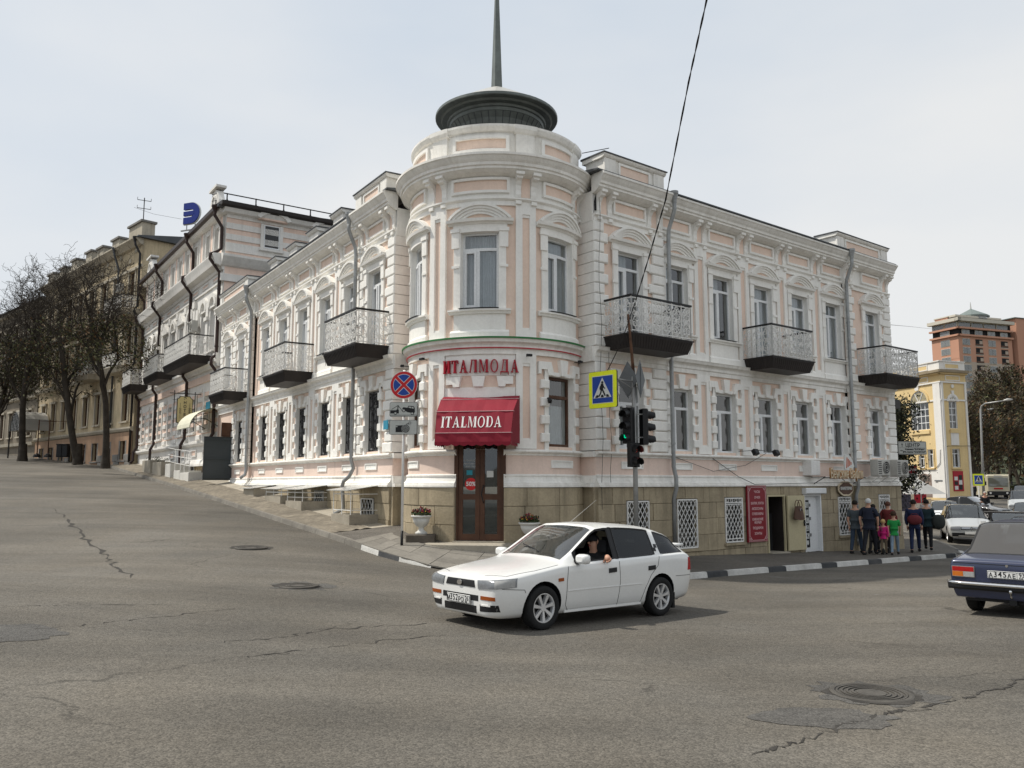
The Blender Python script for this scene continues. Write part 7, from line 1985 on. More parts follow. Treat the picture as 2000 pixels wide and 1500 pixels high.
mb = MB(); mb.box(-.05, .05, -.05, .05, .22, .42, 'trim_black'); put('tow_bracket', mb, lada.t, Ml @ T(-2.0, -.05, 0))
mb = MB(); mb.sm = True; mb.lathe([(.005, .40), (.022, .41), (.026, .43), (.022, .45), (.012, .46), (.012, .36)], 10, (-2.16, -.05), 'chrome'); mb.tube([(-2.16, -.05, .37), (-2.1, -.05, .33), (-1.9, -.05, .33)], .014, 'chrome', 6); lada.add('tow_ball', mb)
mb = MB(); mb.tube([(-1.5, -.45, .24), (-2.1, -.45, .22)], .022, 'rust', 8); lada.add('exhaust', mb)
lada.add('underbody', MB().box(-1.95, 1.9, -.60, .60, .24, .30, 'trim_black'))
mb = MB(); mb.box(-1.3, -1.24, -.6, .6, .26, .34, 'trim_black'); lada.add('rear_axle', mb)
# roof rack bar seen over the roof
rk = lada.add('roof_rack', MB().tube([(-.05, .74, 1.54), (-.05, -.74, 1.54)], .018, 'iron_black', 6))
for y in (.66, -.66): lada.add('rack_foot', MB().tube([(-.05, y, 1.54), (-.05, y * .93, 1.38)], .016, 'iron_black', 5), rk)
h, _ = lada.hit((-4, 0, .80), (1, 0, 0)); mb = MB(); mb.arcband(0, 0, 0, .02, 0, 2 * PI, -.008, 0, 'chrome', 10); put('boot_lock', mb, lada.body, Ml @ T(h.x, 0, .80) @ RZ(-PI / 2))
# ------------------------------------------------------------------ the cars farther up the right street
def generic(name, label, cat, px, py, Yd, az, paintm, kind='saloon', group=None, txt=None, front=True):
 """car whose near end stands at the picture's pixel; az = heading from +y clockwise (degrees)"""
 x0 = (px - 1000) / 1621 * Yd; z0 = G(x0, Yd)
 f = Vector((math.sin(R_(az)), math.cos(R_(az))))
 K = {'saloon': (4.3, .72, .86, 1.43, .84), 'suv': (4.32, .86, 1.02, 1.66, .90), 'hatch': (3.9, .74, .90, 1.47, .83)}[kind]
 Lh = K[0] / 2; hz, bz, rz, hw = K[1], K[2], K[3], K[4]
 zb = .20 if kind != 'suv' else .30
 s_ = lambda x, hz_, bw=1.0: (x, sec(zb, hw * .9 * bw, hz_ * .6, hw * bw, hz_ * .92, hw * .97 * bw, (hw * .95 * bw, hz_ * .96), (hw * .84 * bw, hz_), (hw * .5 * bw, hz_ * 1.02), hz_ * 1.03))
 def cab(x, e, wt, base=bz): return (x, sec(zb, hw * .9, hz * .62, hw, base * .96, hw * .97, (hw * .94, base), (wt, e - .04), (wt - .13, e), e + .02))
 tail = kind != 'saloon'
 st_ = [s_(Lh, hz * .84, .90), s_(Lh - .07, hz * .93, .97), s_(Lh - .35, hz), s_(Lh - 1.05, bz * .99), cab(Lh - 1.18, bz + .06, hw * .84), cab(Lh - 1.95, rz - .05, hw * .74), cab(Lh - 2.05, rz - .02, hw * .73), cab(Lh - 2.42, rz, hw * .73), cab(Lh - 2.52, rz, hw * .73), cab(-Lh + (.55 if tail else 1.15), rz - .04, hw * .72), cab(-Lh + (.42 if tail else 1.02), rz - .10, hw * .71)]
 st_ += [cab(-Lh + .14, bz + .08, hw * .80), s_(-Lh + .06, bz * .97, .97), s_(-Lh, hz * .75, .9)] if tail else [cab(-Lh + .62, bz + .08, hw * .80), s_(-Lh + .5, bz * .99), s_(-Lh + .08, bz * .96, .96), s_(-Lh, hz * .75, .9)]
 c_ = Vector((x0, Yd)) + f * (0 if not front else 0)
 M = T(c_.x, c_.y, z0) @ RZ(math.atan2(f.y, f.x))
 wr = .30 if kind != 'suv' else .345
 car = Car(name, label, cat, M, st_, [((5, 6), [(4, 6)], (0,)), ((4,), [(4, 7)], (1, -1)), ((4,), [(8, 10)], (1, -1)), ((5, 6), [(10, 11)], (0,))], ['car_glass', 'car_tint', 'car_tint', 'car_tint'], ['windscreen', 'front_side_window', 'rear_side_window', 'rear_window'], (Lh - .82, -Lh + .82), wr, paintm, track=hw - .12, group=group, spokes=5, sub=2)
 F_ = (-1, 0, 0)
 for sd in (1, -1):
  car.patch('headlamp', [(Lh + .1, sd * hw * .92, hz * .70), (Lh + .1, sd * hw * .50, hz * .70), (Lh + .1, sd * hw * .52, hz * .90), (Lh + .1, sd * hw * .94, hz * .88)], (-1, -.25 * sd, 0), 'lamp_silver', 5, .012)
  car.patch('tail_lamp', [(-Lh - .1, sd * hw * .93, hz * .62), (-Lh - .1, sd * hw * .62, hz * .62), (-Lh - .1, sd * hw * .62, hz * .9), (-Lh - .1, sd * hw * .93, hz * .9)], (1, -.2 * sd, 0), 'lens_red', 4, .012)
  mb = MB(); mb.cbox(-.06, .06, -.10, .10, -.07, .07, .03, paintm if kind != 'suv' else 'trim_black'); put('wing_mirror', mb, car.t, M @ T(Lh - 1.35, sd * (hw + .10), bz + .12))
 g_ = car.patch('grille', [(Lh + .1, -hw * .45, hz * .72), (Lh + .1, hw * .45, hz * .72), (Lh + .1, hw * .47, hz * .88), (Lh + .1, -hw * .47, hz * .88)], F_, 'trim_black', 4, .010)
 if kind == 'suv':
  for z in (.75, .80, .85): car.patch('grille_bar', [(Lh + .1, -hw * .43, hz * z - .01), (Lh + .1, hw * .43, hz * z - .01), (Lh + .1, hw * .43, hz * z + .008), (Lh + .1, -hw * .43, hz * z + .008)], F_, 'chrome', 3, .018, parent=g_)
  h_, _ = car.hit((Lh + 2, 0, hz * .8), F_); mb = MB(); mb.add([(-.05, -.02, 0), (0, -.02, -.10), (.05, -.02, 0), (0, -.02, .10), (-.025, -.02, 0), (0, -.02, -.05), (.025, -.02, 0), (0, -.02, .05)], [(0, 1, 5, 4), (1, 2, 6, 5), (2, 3, 7, 6), (3, 0, 4, 7)], 'chrome'); put('badge', mb, g_, M @ T(h_.x + .01, 0, hz * .8) @ RZ(PI / 2))
  car.patch('lower_bumper', [(Lh + .1, -hw * .84, zb + .04), (Lh + .1, hw * .84, zb + .04), (Lh + .1, hw * .84, hz * .58), (Lh + .1, -hw * .84, hz * .58)], F_, 'trim_black', 6, .016)
  car.patch('skid_plate', [(Lh + .1, -hw * .6, zb + .03), (Lh + .1, hw * .6, zb + .03), (Lh + .1, hw * .55, zb + .09), (Lh + .1, -hw * .55, zb + .09)], F_, 'pale_metal', 4, .02)
  for sd in (1, -1): car.add('roof_rail', MB().tube([(.75, sd * hw * .66, rz + .02), (.6, sd * hw * .66, rz + .09), (-1.2, sd * hw * .66, rz + .09), (-1.35, sd * hw * .66, rz + .02)], .02, 'trim_black', 6))
 car.patch('air_intake', [(Lh + .1, -hw * .6, hz * .36), (Lh + .1, hw * .6, hz * .36), (Lh + .1, hw * .6, hz * .50), (Lh + .1, -hw * .6, hz * .50)], F_, 'trim_black', 4, .014)
 h_, _ = car.hit((Lh + 2, 0, hz * .57), F_)
 if h_: put('number_plate', MB().cbox(-.26, .26, -.01, .005, -.055, .055, .003, 'plate_white'), car.t, M @ T(h_.x + .035, 0, hz * .575) @ RZ(PI / 2))
 car.add('underbody', MB().box(-Lh + .15, Lh - .15, -hw * .72, hw * .72, zb, zb + .06, 'trim_black'))
 return car
generic('silver_suv', 'silver off-road car facing the camera with black lower bumper and roof rails', 'car', 1879, 1062, 38.0, 202, 'paint_silver', 'suv')
generic('parked_car', 'small white car half hidden behind the silver off-road car with roof rails', 'car', 1842, 1040, 46.5, 203, 'paint_white', 'hatch')
generic('queueing_car', 'white car waiting in the oncoming lane behind the blue boxy saloon', 'car', 1966, 1040, 34.5, 212, 'paint_white', 'hatch')
generic('queueing_car', 'dark slate car right in front of the blue boxy saloon, cut by the frame', 'car', 2014, 1060, 27.0, 214, 'paint_slate', 'saloon')
generic('queueing_car', 'pale silver car farther back in the oncoming lane below the minibus', 'car', 1995, 1000, 55.0, 211, 'paint_silver', 'suv')
generic('queueing_car', 'blue grey saloon between the pale silver car and the white waiting car', 'car', 2004, 1000, 46.0, 212, 'paint_slate', 'saloon')
generic('parked_car', 'black car standing near the yellow building, turned sideways to the road', 'car', 1893, 1010, 52.0, 150, 'paint_black', 'saloon')
generic('queueing_car', 'black car with bright roof glint at the far right beyond the minibus', 'car', 1993, 965, 92.0, 212, 'paint_black', 'hatch')
# minibus
Yb = 92.0; xb_ = (1949 - 1000) / 1621 * Yb; fb_ = Vector((math.sin(R_(196)), math.cos(R_(196))))
Mb = T(xb_, Yb, G(xb_, Yb)) @ RZ(math.atan2(fb_.y, fb_.x))
bus = thing('minibus', 'cream minibus with large windscreen driving towards the camera in the distance', 'minibus'); WM[bus.name] = Mb; bus.matrix_basis = Mb
mb = MB(); mb.cbox(-1.15, 1.15, 0, 6.5, .42, 2.72, .14, 'paint_cream'); bb = put('body', mb, bus, Mb @ RZ(PI / 2))
mb = MB(); mb.box(-.98, .98, -.02, .06, 1.36, 2.38, 'car_glass'); put('windscreen', mb, bus, Mb @ RZ(PI / 2))
mb = MB(); mb.cbox(-1.12, 1.12, -.10, .3, .40, .88, .05, 'trim_black'); put('front_bumper', mb, bus, Mb @ RZ(PI / 2))
mb = MB(); mb.box(-.45, .45, -.04, .05, 1.08, 1.24, 'lens_red'); put('front_badge', mb, bus, Mb @ RZ(PI / 2))
for sd in (-1, 1):
 mb = MB(); mb.arcband(sd * .82, .68, 0, .11, 0, 2 * PI, -.12, -.10, 'letter_white', 12); put('headlamp', mb, bus, Mb @ RZ(PI / 2))
 mb = MB(); mb.cbox(sd * 1.30 - .09, sd * 1.30 + .09, -.25, -.10, 1.55, 1.95, .03, 'trim_black'); put('wing_mirror', mb, bus, Mb @ RZ(PI / 2))
 for k in range(4):
  mb = MB(); mb.box(sd * 1.16 - .012, sd * 1.16 + .012, .5 + k * 1.45, 1.75 + k * 1.45, 1.5, 2.35, 'car_tint'); put('side_window', mb, bus, Mb @ RZ(PI / 2))
 for y in (1.2, 5.0):
  mb = MB(); mb.lathe([(.38, -.12), (.40, -.08), (.40, .08), (.38, .12)], 20, (0, 0), 'rubber'); put('wheel', mb, bus, Mb @ RZ(PI / 2) @ T(sd * 1.0, y, .40) @ RY(PI / 2))
mb = MB(); mb.cbox(-.5, .5, .6, 1.6, 2.71, 2.80, .03, 'trim_black'); put('roof_hatch', mb, bus, Mb @ RZ(PI / 2))
mb = MB(); mb.box(-.4, .4, -.03, .0, 2.45, 2.62, 'pale_metal'); put('route_board', mb, bus, Mb @ RZ(PI / 2))
# ================================================================== street furniture and shop signs
def rrect(w_, h, c, n=4):
 pts = []
 for cx, cz, a0 in ((w_ / 2 - c, h / 2 - c, 0), (-w_ / 2 + c, h / 2 - c, 90), (-w_ / 2 + c, -h / 2 + c, 180), (w_ / 2 - c, -h / 2 + c, 270)):
  for k in range(n + 1):
   a = R_(a0 + 90 * k / n); pts.append((cx + c * math.cos(a), cz + c * math.sin(a)))
 return pts
def disc(r, n=40, cx=0, cz=0, a0=0.0): return [(cx + r * math.cos(a0 + 2 * PI * k / n), cz + r * math.sin(a0 + 2 * PI * k / n)) for k in range(n)]
def flat(name, pts, y0, y1, m, parent, M): return put(name, MB().poly(pts, y0, y1, m), parent, M)
def bar(mb, a, b_, wd, y0, y1, m):
 a = Vector(a); b_ = Vector(b_); u = (b_ - a).normalized(); n_ = Vector((-u.y, u.x)) * wd / 2
 mb.poly([tuple(a + n_), tuple(a - n_), tuple(b_ - n_), tuple(b_ + n_)], y0, y1, m); return mb
# ---- no-stopping sign with two plates
sx, sy = -2.69, 20.4; sz = G(sx, sy) + .13
ns = thing('traffic_sign', 'no stopping sign on a white pole above tow truck and camera plates', 'road sign', (sx, sy, sz))
Ms = T(sx, sy, 0)
mb = MB(); mb.sm = True; mb.tube([(0, .03, sz + .45), (0, .03, 4.80)], .032, 'iron_white', 10); put('pole', mb, ns, Ms)
mb = MB(); mb.sm = True; mb.tube([(0, .03, sz - .05), (0, .03, sz + .45)], .034, 'sign_black', 10); put('pole_foot', mb, ns, Ms)
Mc = T(sx, sy - .02, 4.42) @ RZ(R_(-6))
rd = flat('round_sign', disc(.345), -.012, .006, 'sign_white', ns, Mc)
flat('red_disc', disc(.335), -.016, -.012, 'sign_red', rd, Mc)
mb = MB()
for q in range(4):
 for rr, off, y, m in ((.272, .036, -.020, 'sign_white'), (.260, .050, -.023, 'sign_blue')):
  a0 = q * PI / 2 + PI / 4; pts = []
  da = math.asin(off / rr); a1, a2_ = a0 + da, a0 + PI / 2 - da
  c_ = off * math.sqrt(2); mid = a0 + PI / 4
  pts.append((c_ * math.cos(mid), c_ * math.sin(mid)))
  for k in range(11): a = a1 + (a2_ - a1) * k / 10; pts.append((rr * math.cos(a), rr * math.sin(a)))
  mb.poly(pts, y, -.012, m)
put('blue_quarters', mb, rd, Mc)
for z, nm in ((3.81, 'tow_truck_plate'), (3.365, 'camera_plate')):
 M_ = T(sx, sy - .02, z) @ RZ(R_(-6))
 o = flat(nm, rrect(.70, .36, .04), -.010, .006, 'sign_black', ns, M_)
 flat('face', rrect(.682, .342, .034), -.013, -.010, 'sign_grey', o, M_);
 mb = MB()
 if 'tow' in nm:
  y0, y1, m = -.017, -.013, 'sign_black'
  mb.poly([(-.33, -.10), (-.115, -.10), (-.115, -.005), (-.17, .0), (-.18, -.02), (-.33, -.02)], y0, y1, m)
  bar(mb, (-.145, -.02), (-.135, .105), .02, y0, y1, m); bar(mb, (-.30, .0), (-.135, .10), .012, y0, y1, m); bar(mb, (-.135, .10), (-.02, -.05), .012, y0, y1, m); bar(mb, (-.02, -.055), (.03, -.045), .02, y0, y1, m)
  mb.poly([(-.03, .03), (-.02, .0), (.10, -.07), (.27, -.10), (.29, -.06), (.285, .035), (.255, .075), (.13, .09), (.10, .04), (.0, .055)], y0, y1, m)
  mb.poly([(.125, .045), (.145, .07), (.20, .062), (.195, .025)], y0 - .002, y1, 'sign_grey'); mb.poly([(.21, .023), (.215, .06), (.25, .055), (.265, .015)], y0 - .002, y1, 'sign_grey')
  for cx, cz in ((-.20, -.095), (.01, -.03), (.225, -.105)):
   mb.poly(disc(.040, 16, cx, cz), y0 - .003, y1, m); mb.poly(disc(.026, 16, cx, cz), y0 - .006, y1, 'sign_grey')
  mb.box(-.33, .33, y0, y1, -.148, -.138, m)
 else:
  y0, y1, m = -.017, -.013, 'sign_black'
  mb.poly([(-.19, -.12), (.13, -.12), (.17, .0), (.10, .055), (-.19, .045)], y0, y1, m)
  mb.poly([(-.165 + .025 * math.cos(k * PI / 5), .018 + .014 * math.sin(k * PI / 5)) for k in range(10)], y0 - .002, y1, 'sign_grey')
  for k, (r, mm) in enumerate(((.105, 'sign_grey'), (.097, 'sign_black'), (.078, 'sign_grey'), (.068, 'sign_black'), (.050, 'sign_grey'), (.040, 'sign_black'), (.024, 'sign_grey'), (.016, 'sign_black'))):
   mb.poly(disc(r, 24, .065, -.035), y0 - .002 * (k + 1), y1, mm)
  for k in range(8):
   a = k * PI / 4 + .2; bar(mb, (.165 + .018 * math.cos(a), .105 + .018 * math.sin(a)), (.165 + .042 * math.cos(a), .105 + .042 * math.sin(a)), .007, y0, y1, m)
  bar(mb, (.07, .075), (.14, .088), .02, y0, y1, m)
 put('pictogram', mb, o, M_)
# ---- traffic light with crossing sign
tx, ty = 3.17, 21.3; tz = wallz_r(3.0) - .05
tl = thing('traffic_light_pole', 'grey traffic light pole with rusty top, lit green and red pedestrian lights', 'traffic light', (tx, ty, tz))
M0 = T(tx, ty, 0)
mb = MB(); mb.sm = True; mb.tube([(0, 0, tz - .1), (0, 0, 4.75)], .062, 'pole_grey', 12); put('pole', mb, tl, M0)
mb = MB(); mb.sm = True; mb.tube([(0, 0, 4.75), (-.03, 0, 5.2), (-.07, .0, 5.8), (-.12, 0, 6.40)], [.045, .042, .036, .032], 'rust', 8); put('pole_extension', mb, tl, M0)
def light_box(M, n, lit, mats, w_=.30, h=.31, nm='signal_head'):
 o = put(nm, MB().cbox(-w_ / 2, w_ / 2, -.06, .10, -n * h, 0, .03, 'black_plastic'), tl, M)
 for k in range(n):
  z = -h * (k + .5)
  mb = MB(); P = []
  for i in range(15):
   a = R_(-35 + 250 * i / 14); rr = .115
   P.append([(rr * math.cos(a), -.06, z + rr * math.sin(a)), (rr * .97 * math.cos(a), -.06 - (.20 if 0 < i < 14 else .12), z - .035 + rr * .97 * math.sin(a))])
  mb.quadgrid(P, 'black_plastic'); mb.quadgrid([[(q[0] * .97, q[1], q[2] - .004) for q in r] for r in P], 'black_plastic'); put('visor', mb, o, M, fix=False)
  mb = MB(); mb.poly(disc(.105, 24, 0, z), -.072, -.058, mats[k]); put('lens', mb, o, M)
 return o
mat('lens_dark', (.02, .02, .02), .15); mat('lens_lit_green', (.0, .10, .05), .3, emit=(.0, .75, .35), es=.8); mat('lens_lit_red', (.10, .01, .01), .3, emit=(1.0, .10, .08), es=1.6)
h1 = light_box(T(tx - .19, ty - .12, 3.93) @ RZ(R_(-40)), 3, 2, ['lens_dark', 'lens_dark', 'lens_dark'])
Mg_ = T(tx - .19, ty - .12, 3.93) @ RZ(R_(-40)); mb = MB(); bar(mb, (-.06, -.775), (.06, -.775), .03, -.078, -.070, 'lens_lit_green'); bar(mb, (.06, -.775), (.02, -.73), .025, -.078, -.070, 'lens_lit_green'); bar(mb, (-.06, -.775), (-.06, -.71), .025, -.078, -.07, 'lens_lit_green'); mb.poly(disc(.022, 10, -.06, -.70), -.078, -.07, 'lens_lit_green'); put('green_arrow', mb, h1, Mg_)
light_box(T(tx + .26, ty - .02, 3.90) @ RZ(R_(100)), 3, 9, ['lens_dark'] * 3)
h3 = light_box(T(tx - .05, ty - .20, 3.02) @ RZ(R_(28)), 2, 0, ['lens_dark', 'lens_dark'], .30, .31, 'pedestrian_signal')
Mp = T(tx - .05, ty - .20, 3.02) @ RZ(R_(28)); mb = MB(); mb.poly(disc(.018, 10, 0, -.09), -.078, -.07, 'lens_lit_red'); mb.poly([(-.035, -.115), (.035, -.115), (.03, -.175), (.022, -.235), (-.022, -.235), (-.03, -.175)], -.078, -.07, 'lens_lit_red'); put('red_figure', mb, h3, Mp)
mb = MB()
for z in (3.75, 3.15): mb.box(-.2, .25, -.03, .03, z, z + .03, 'pole_grey')
put('clamps', mb, tl, M0)
def crossing_sign(parent, M, s=.92):
 k = s / .92
 o = put('crossing_sign', MB().poly(rrect(.93 * k, .93 * k, .05 * k), -.01, .03, 'sign_black'), parent, M)
 flat('yellow_field', rrect(.925 * k, .925 * k, .05 * k), -.016, -.010, 'sign_yellow', o, M)
 flat('white_edge', [(-.35 * k, -.35 * k), (.35 * k, -.35 * k), (.35 * k, .35 * k), (-.35 * k, .35 * k)], -.020, -.016, 'sign_white', o, M)
 flat('blue_field', [(-.335 * k, -.335 * k), (.335 * k, -.335 * k), (.335 * k, .335 * k), (-.335 * k, .335 * k)], -.024, -.020, 'sign_blue', o, M)
 flat('white_triangle', [(-.30 * k, -.21 * k), (.30 * k, -.21 * k), (0, .30 * k)], -.028, -.024, 'sign_white', o, M)
 mb = MB(); y0, y1, m = -.033, -.028, 'sign_black'
 mb.poly([(p[0] * k, p[1] * k) for p in disc(.036, 14, .005, .175)], y0, y1, m)
 def b_(a, c, wd): bar(mb, (a[0] * k, a[1] * k), (c[0] * k, c[1] * k), wd * k, y0, y1, m)
 b_((.0, .14), (-.01, .0), .085); b_((-.02, .12), (-.075, .05), .035); b_((-.075, .05), (-.065, -.01), .03); b_((.02, .11), (.06, .04), .035); b_((.06, .04), (.10, .015), .03)
 b_((.0, .01), (.05, -.08), .045); b_((.05, -.08), (.10, -.17), .04); b_((-.02, .01), (-.05, -.09), .045); b_((-.05, -.09), (-.12, -.18), .04)
 for x in (-.19, .0, .19): mb.poly([((x - .05) * k, -.20 * k), ((x + .05) * k, -.20 * k), ((x * .85 + .03) * k, -.135 * k), ((x * .85 - .03) * k, -.135 * k)], y0, y1, m)
 put('pictogram', mb, o, M)
 return o
crossing_sign(tl, T(tx - .88, ty - .68, 4.335) @ RZ(R_(-48)))
mb = MB(); mb.tube([(-.02, -.02, 4.62), (-.62, -.40, 4.66)], .02, 'pole_grey', 5); mb.tube([(-.02, -.02, 4.42), (-.40, -.26, 4.62)], .014, 'pole_grey', 5); put('sign_arm', mb, tl, M0)
for dx, dy, an in ((.16, -.06, 62), (-.14, .10, 128)):
 M_ = T(tx + dx, ty + dy, 4.68) @ RZ(R_(an)); q = .36
 o = flat('diamond_sign', [(0, -q * 1.35), (q, 0), (0, q * 1.35), (-q, 0)], -.008, .008, 'sign_back', tl, M_)
 mb = MB(); mb.box(-.02, .02, -.03, -.008, -.4, .4, 'sign_back'); put('stiffener', mb, o, M_)
# ---- overhead cable
cb = thing('overhead_cable', 'black twisted cable sloping from the sky to the traffic light pole', 'cable', (3.1, 21.2, 6.4))
P = [pw(1388, -60, 13.0), pw(1380, 0, 13.6), pw(1345, 160, 15.6), pw(1300, 390, 18.6), pw(1268, 500, 20.0), pw(1240, 592, 21.2)]
Q = []
for i in range(len(P) - 1):
 for k in range(14):
  q = P[i].lerp(P[i + 1], k / 14); Q.append(q)
mb = MB()
mb.tube([q + Vector((.010 * math.cos(i * .9), .010 * math.sin(i * .9), 0)) for i, q in enumerate(Q)], .011, 'iron_black', 5); mb.tube([q - Vector((.010 * math.cos(i * .9), .016 * math.sin(i * .9), 0)) for i, q in enumerate(Q)], .010, 'iron_black', 5)
put('strand', mb, cb)
mb = MB(); mb.tube([pw(1240, 592, 21.25), pw(1229, 625, 21.25), pw(1212, 672, 21.4), pw(1196, 705, 21.8), pw(1186, 725, 22.2)], .012, 'iron_black', 5); put('lead_in', mb, cb)
mb = MB()
for s_, zt, zb in ((2.22, 10.0, 1.3), (2.55, 6.6, 2.0)): mb.tube([tuple(FR.map(s_ + .04 * math.sin(k * 1.3), -.24, zt + (zb - zt) * k / 14)) for k in range(15)], .007, 'iron_black', 4)
mb.tube([tuple(FR.map(5.3, -.08, 2.75)), tuple(FR.map(7.0, -.12, 2.35)), tuple(FR.map(8.6, -.12, 2.55)), tuple(FR.map(9.6, -.2, 2.95))], .008, 'iron_black', 4)
mb.tube([tuple(FR.map(6.9, -.08, 2.8)), tuple(FR.map(8.2, -.12, 2.2)), tuple(FR.map(8.8, -.3, 1.95)), tuple(FR.map(12.0, -.32, 2.0)), tuple(FR.map(17.8, -.3, 2.05))], .010, 'iron_black', 4)
tag(put('wall_cable', mb), 'loose thin cables stapled across the right facade and down its pier', 'cable')
for nm, pts, lab in (('span_wire', [(262, 405, 55), (300, 418, 52), (355, 428, 48)], 'thin wire from the aerial mast to the blue roof letter'), ('span_wire', [(1735, 634, 33), (1780, 638, 60), (1825, 643, 110)], 'thin wire crossing the sky right of the corner building')):
 mb = MB(); mb.tube([pw(*p) for p in pts], .012, 'iron_black', 4); tag(put(nm, mb), lab, 'wire')
# ---- shop letters (serif capitals) and awning
def serif(ch, s=1.0):
 """polygons of a bold serif capital, height 1, returned with its width"""
 t, th, sf = .21, .08, .07
 def stem(x, z0=0, z1=1, w=t): return [(x, z0), (x + w, z0), (x + w, z1), (x, z1)]
 def srf(x, z, w=t, e=.07): return [(x - e, z), (x + w + e, z), (x + w + e, z + sf), (x - e, z + sf)]
 def ring(cx, rx, a0=0, a1=360, thick=.15, thin=.06):
  o, i = [], []
  for k in range(25):
   a = R_(a0 + (a1 - a0) * k / 24); o.append((cx + rx * math.cos(a), .5 + .515 * math.sin(a)))
   i.append((cx + (rx - thick) * math.cos(a), .5 + (.515 - thin) * math.sin(a)))
  return [[o[k], o[k + 1], i[k + 1], i[k]] for k in range(24)]
 if ch == 'I': return [stem(.07), srf(.07, 0), srf(.07, 1 - sf)], .31
 if ch == 'T': return [stem(.30), srf(.30, 0), [(0, .93), (.77, .93), (.77, 1), (0, 1)], [(0, .74), (.05, .74), (.08, .93), (0, .93)], [(.72, .74), (.77, .74), (.77, .93), (.69, .93)]], .77
 if ch == 'A': return [[(.08, 0), (.15, 0), (.44, .95), (.40, 1.0)], [(.36, 1), (.47, 1), (.82, 0), (.62, 0)], [(.22, .30), (.60, .30), (.60, .37), (.22, .37)], [(.0, 0), (.24, 0), (.24, sf), (.0, sf)], [(.54, 0), (.90, 0), (.90, sf), (.54, sf)]], .90
 if ch == 'L': return [stem(.07), srf(.07, 1 - sf), [(0, 0), (.66, 0), (.66, .07), (0, .07)], [(.61, .07), (.66, .07), (.68, .30), (.64, .30)]], .68
 if ch == 'M': return [stem(.07, w=.07), srf(.07, 0, .07), [(0, .94), (.22, .94), (.22, 1), (0, 1)], [(.10, 1), (.28, 1), (.56, .12), (.50, 0)], [(.50, 0), (.54, .10), (.82, 1), (.76, 1)], stem(.80), srf(.80, 0), [(.80, .94), (1.04, .94), (1.04, 1), (.80, 1)]], 1.04
 if ch == 'O': return ring(.44, .44), .88
 if ch == 'D': return [stem(.07), srf(.07, 0), srf(.07, 1 - sf)] + [[(.2, .0), (.42, .0), (.42, .065), (.2, .065)], [(.2, .935), (.42, .935), (.42, 1), (.2, 1)]] + [[(q[0], .5 + (q[1] - .5) * .97) for q in p] for p in ring(.42, .40, -90, 90)], .84
 if ch == 'И': return [stem(.07), srf(.07, 0), srf(.07, 1 - sf), stem(.62), srf(.62, 0), srf(.62, 1 - sf), [(.20, .16), (.26, .14), (.64, .82), (.60, .90)]], .86
 if ch == 'Т': return serif('T')
 if ch == 'А': return serif('A')
 if ch == 'М': return serif('M')
 if ch == 'О': return serif('O')
 if ch == 'Л': return [[(.06, .0), (.14, .02), (.34, .94), (.24, .94)], [(.0, 0), (.16, 0), (.16, .08), (.0, .08)], stem(.62), srf(.62, 0), [(.20, .94), (.86, .94), (.86, 1), (.20, 1)]], .86
 if ch == 'Д': return [[(.12, .06), (.20, .06), (.40, .94), (.30, .94)], stem(.62), [(.24, .94), (.86, .94), (.86, 1), (.24, 1)], [(.0, 0), (.92, 0), (.92, .075), (.0, .075)], [(.0, -.18), (.05, -.18), (.09, 0), (.0, 0)], [(.87, -.18), (.92, -.18), (.92, 0), (.83, 0)]], .92
fa_ = thing('shop_letters', 'dark red raised capitals above the maroon door awning on the round tower', 'sign', tuple(FT.map(0, -.1, 4.8)))
txt = 'ИТАЛМОДА'; H = .33; gap = .045; adv = [serif(c)[1] * .69 * H + gap for c in txt]
x = -sum(adv) / 2 + gap / 2 + .03
for c, a in zip(txt, adv):
 ps, wd = serif(c); c0 = x + wd * .35 * H
 ang = A0 + c0 / RT; Ml_ = Matrix.Translation(FT.map(c0, -.10, 4.79)) @ RZ(ang)
 mb = MB()
 for k, p in enumerate(ps): mb.poly([((q[0] - wd / 2) * .69 * H, q[1] * H) for q in p], -.035 - .0006 * k, .035 + .0006 * k, 'letter_red')
 put('letter', mb, fa_, Ml_); x += a
aw = thing('door_awning', 'maroon fabric awning over the glazed brown tower door, white lettering on its front', 'awning', tuple(FT.map(0, -.5, 3.6)))
Ma = Frame(); Ma.M = Matrix.Translation(FT.map(.05, 0, 0)) @ RZ(A0)
prof = [(0.10, 4.20), (-.22, 4.09), (-.74, 3.74), (-.96, 3.20), (-.99, 2.98)]; hw_ = [.99, .99, .96, .94, .94]
mb = MB();
for k in range(4):
 (y0, z0), (y1, z1) = prof[k], prof[k + 1]; N_ = 10
 mb.quadgrid([[(-hw_[k] + 2 * hw_[k] * i / N_, y0 + .012 * math.sin(i * 2.2), z0), (-hw_[k + 1] + 2 * hw_[k + 1] * i / N_, y1 + .012 * math.sin(i * 2.2 + k), z1)] for i in range(N_ + 1)], 'awning_red')
for sg in (-1, 1):
 mb.poly([(p[0], p[1]) for p in [(0.10, 2.98)] + prof], 0, .004, 'awning_red') if False else None
 pts = [(sg * h_, y, z) for (y, z), h_ in zip(prof, hw_)] + [(sg * .99, .10, 2.98)]
 mb.add(pts, [(0, 1, 5), (1, 2, 5), (2, 3, 5), (3, 4, 5)], 'awning_red')
put('fabric', mb, aw, Ma.M, fix=False)
mb = MB()
n_ = 9
for i in range(n_):
 xa, xb = -.94 + 1.88 * i / n_, -.94 + 1.88 * (i + 1) / n_
 pts = [(xa, 2.985), (xa, 2.92)] + [(xa + (xb - xa) * k / 6, 2.92 - .035 * math.sin(PI * k / 6)) for k in range(1, 6)] + [(xb, 2.92), (xb, 2.985)]
 mb.poly(pts, -.994, -.986, 'awning_red')
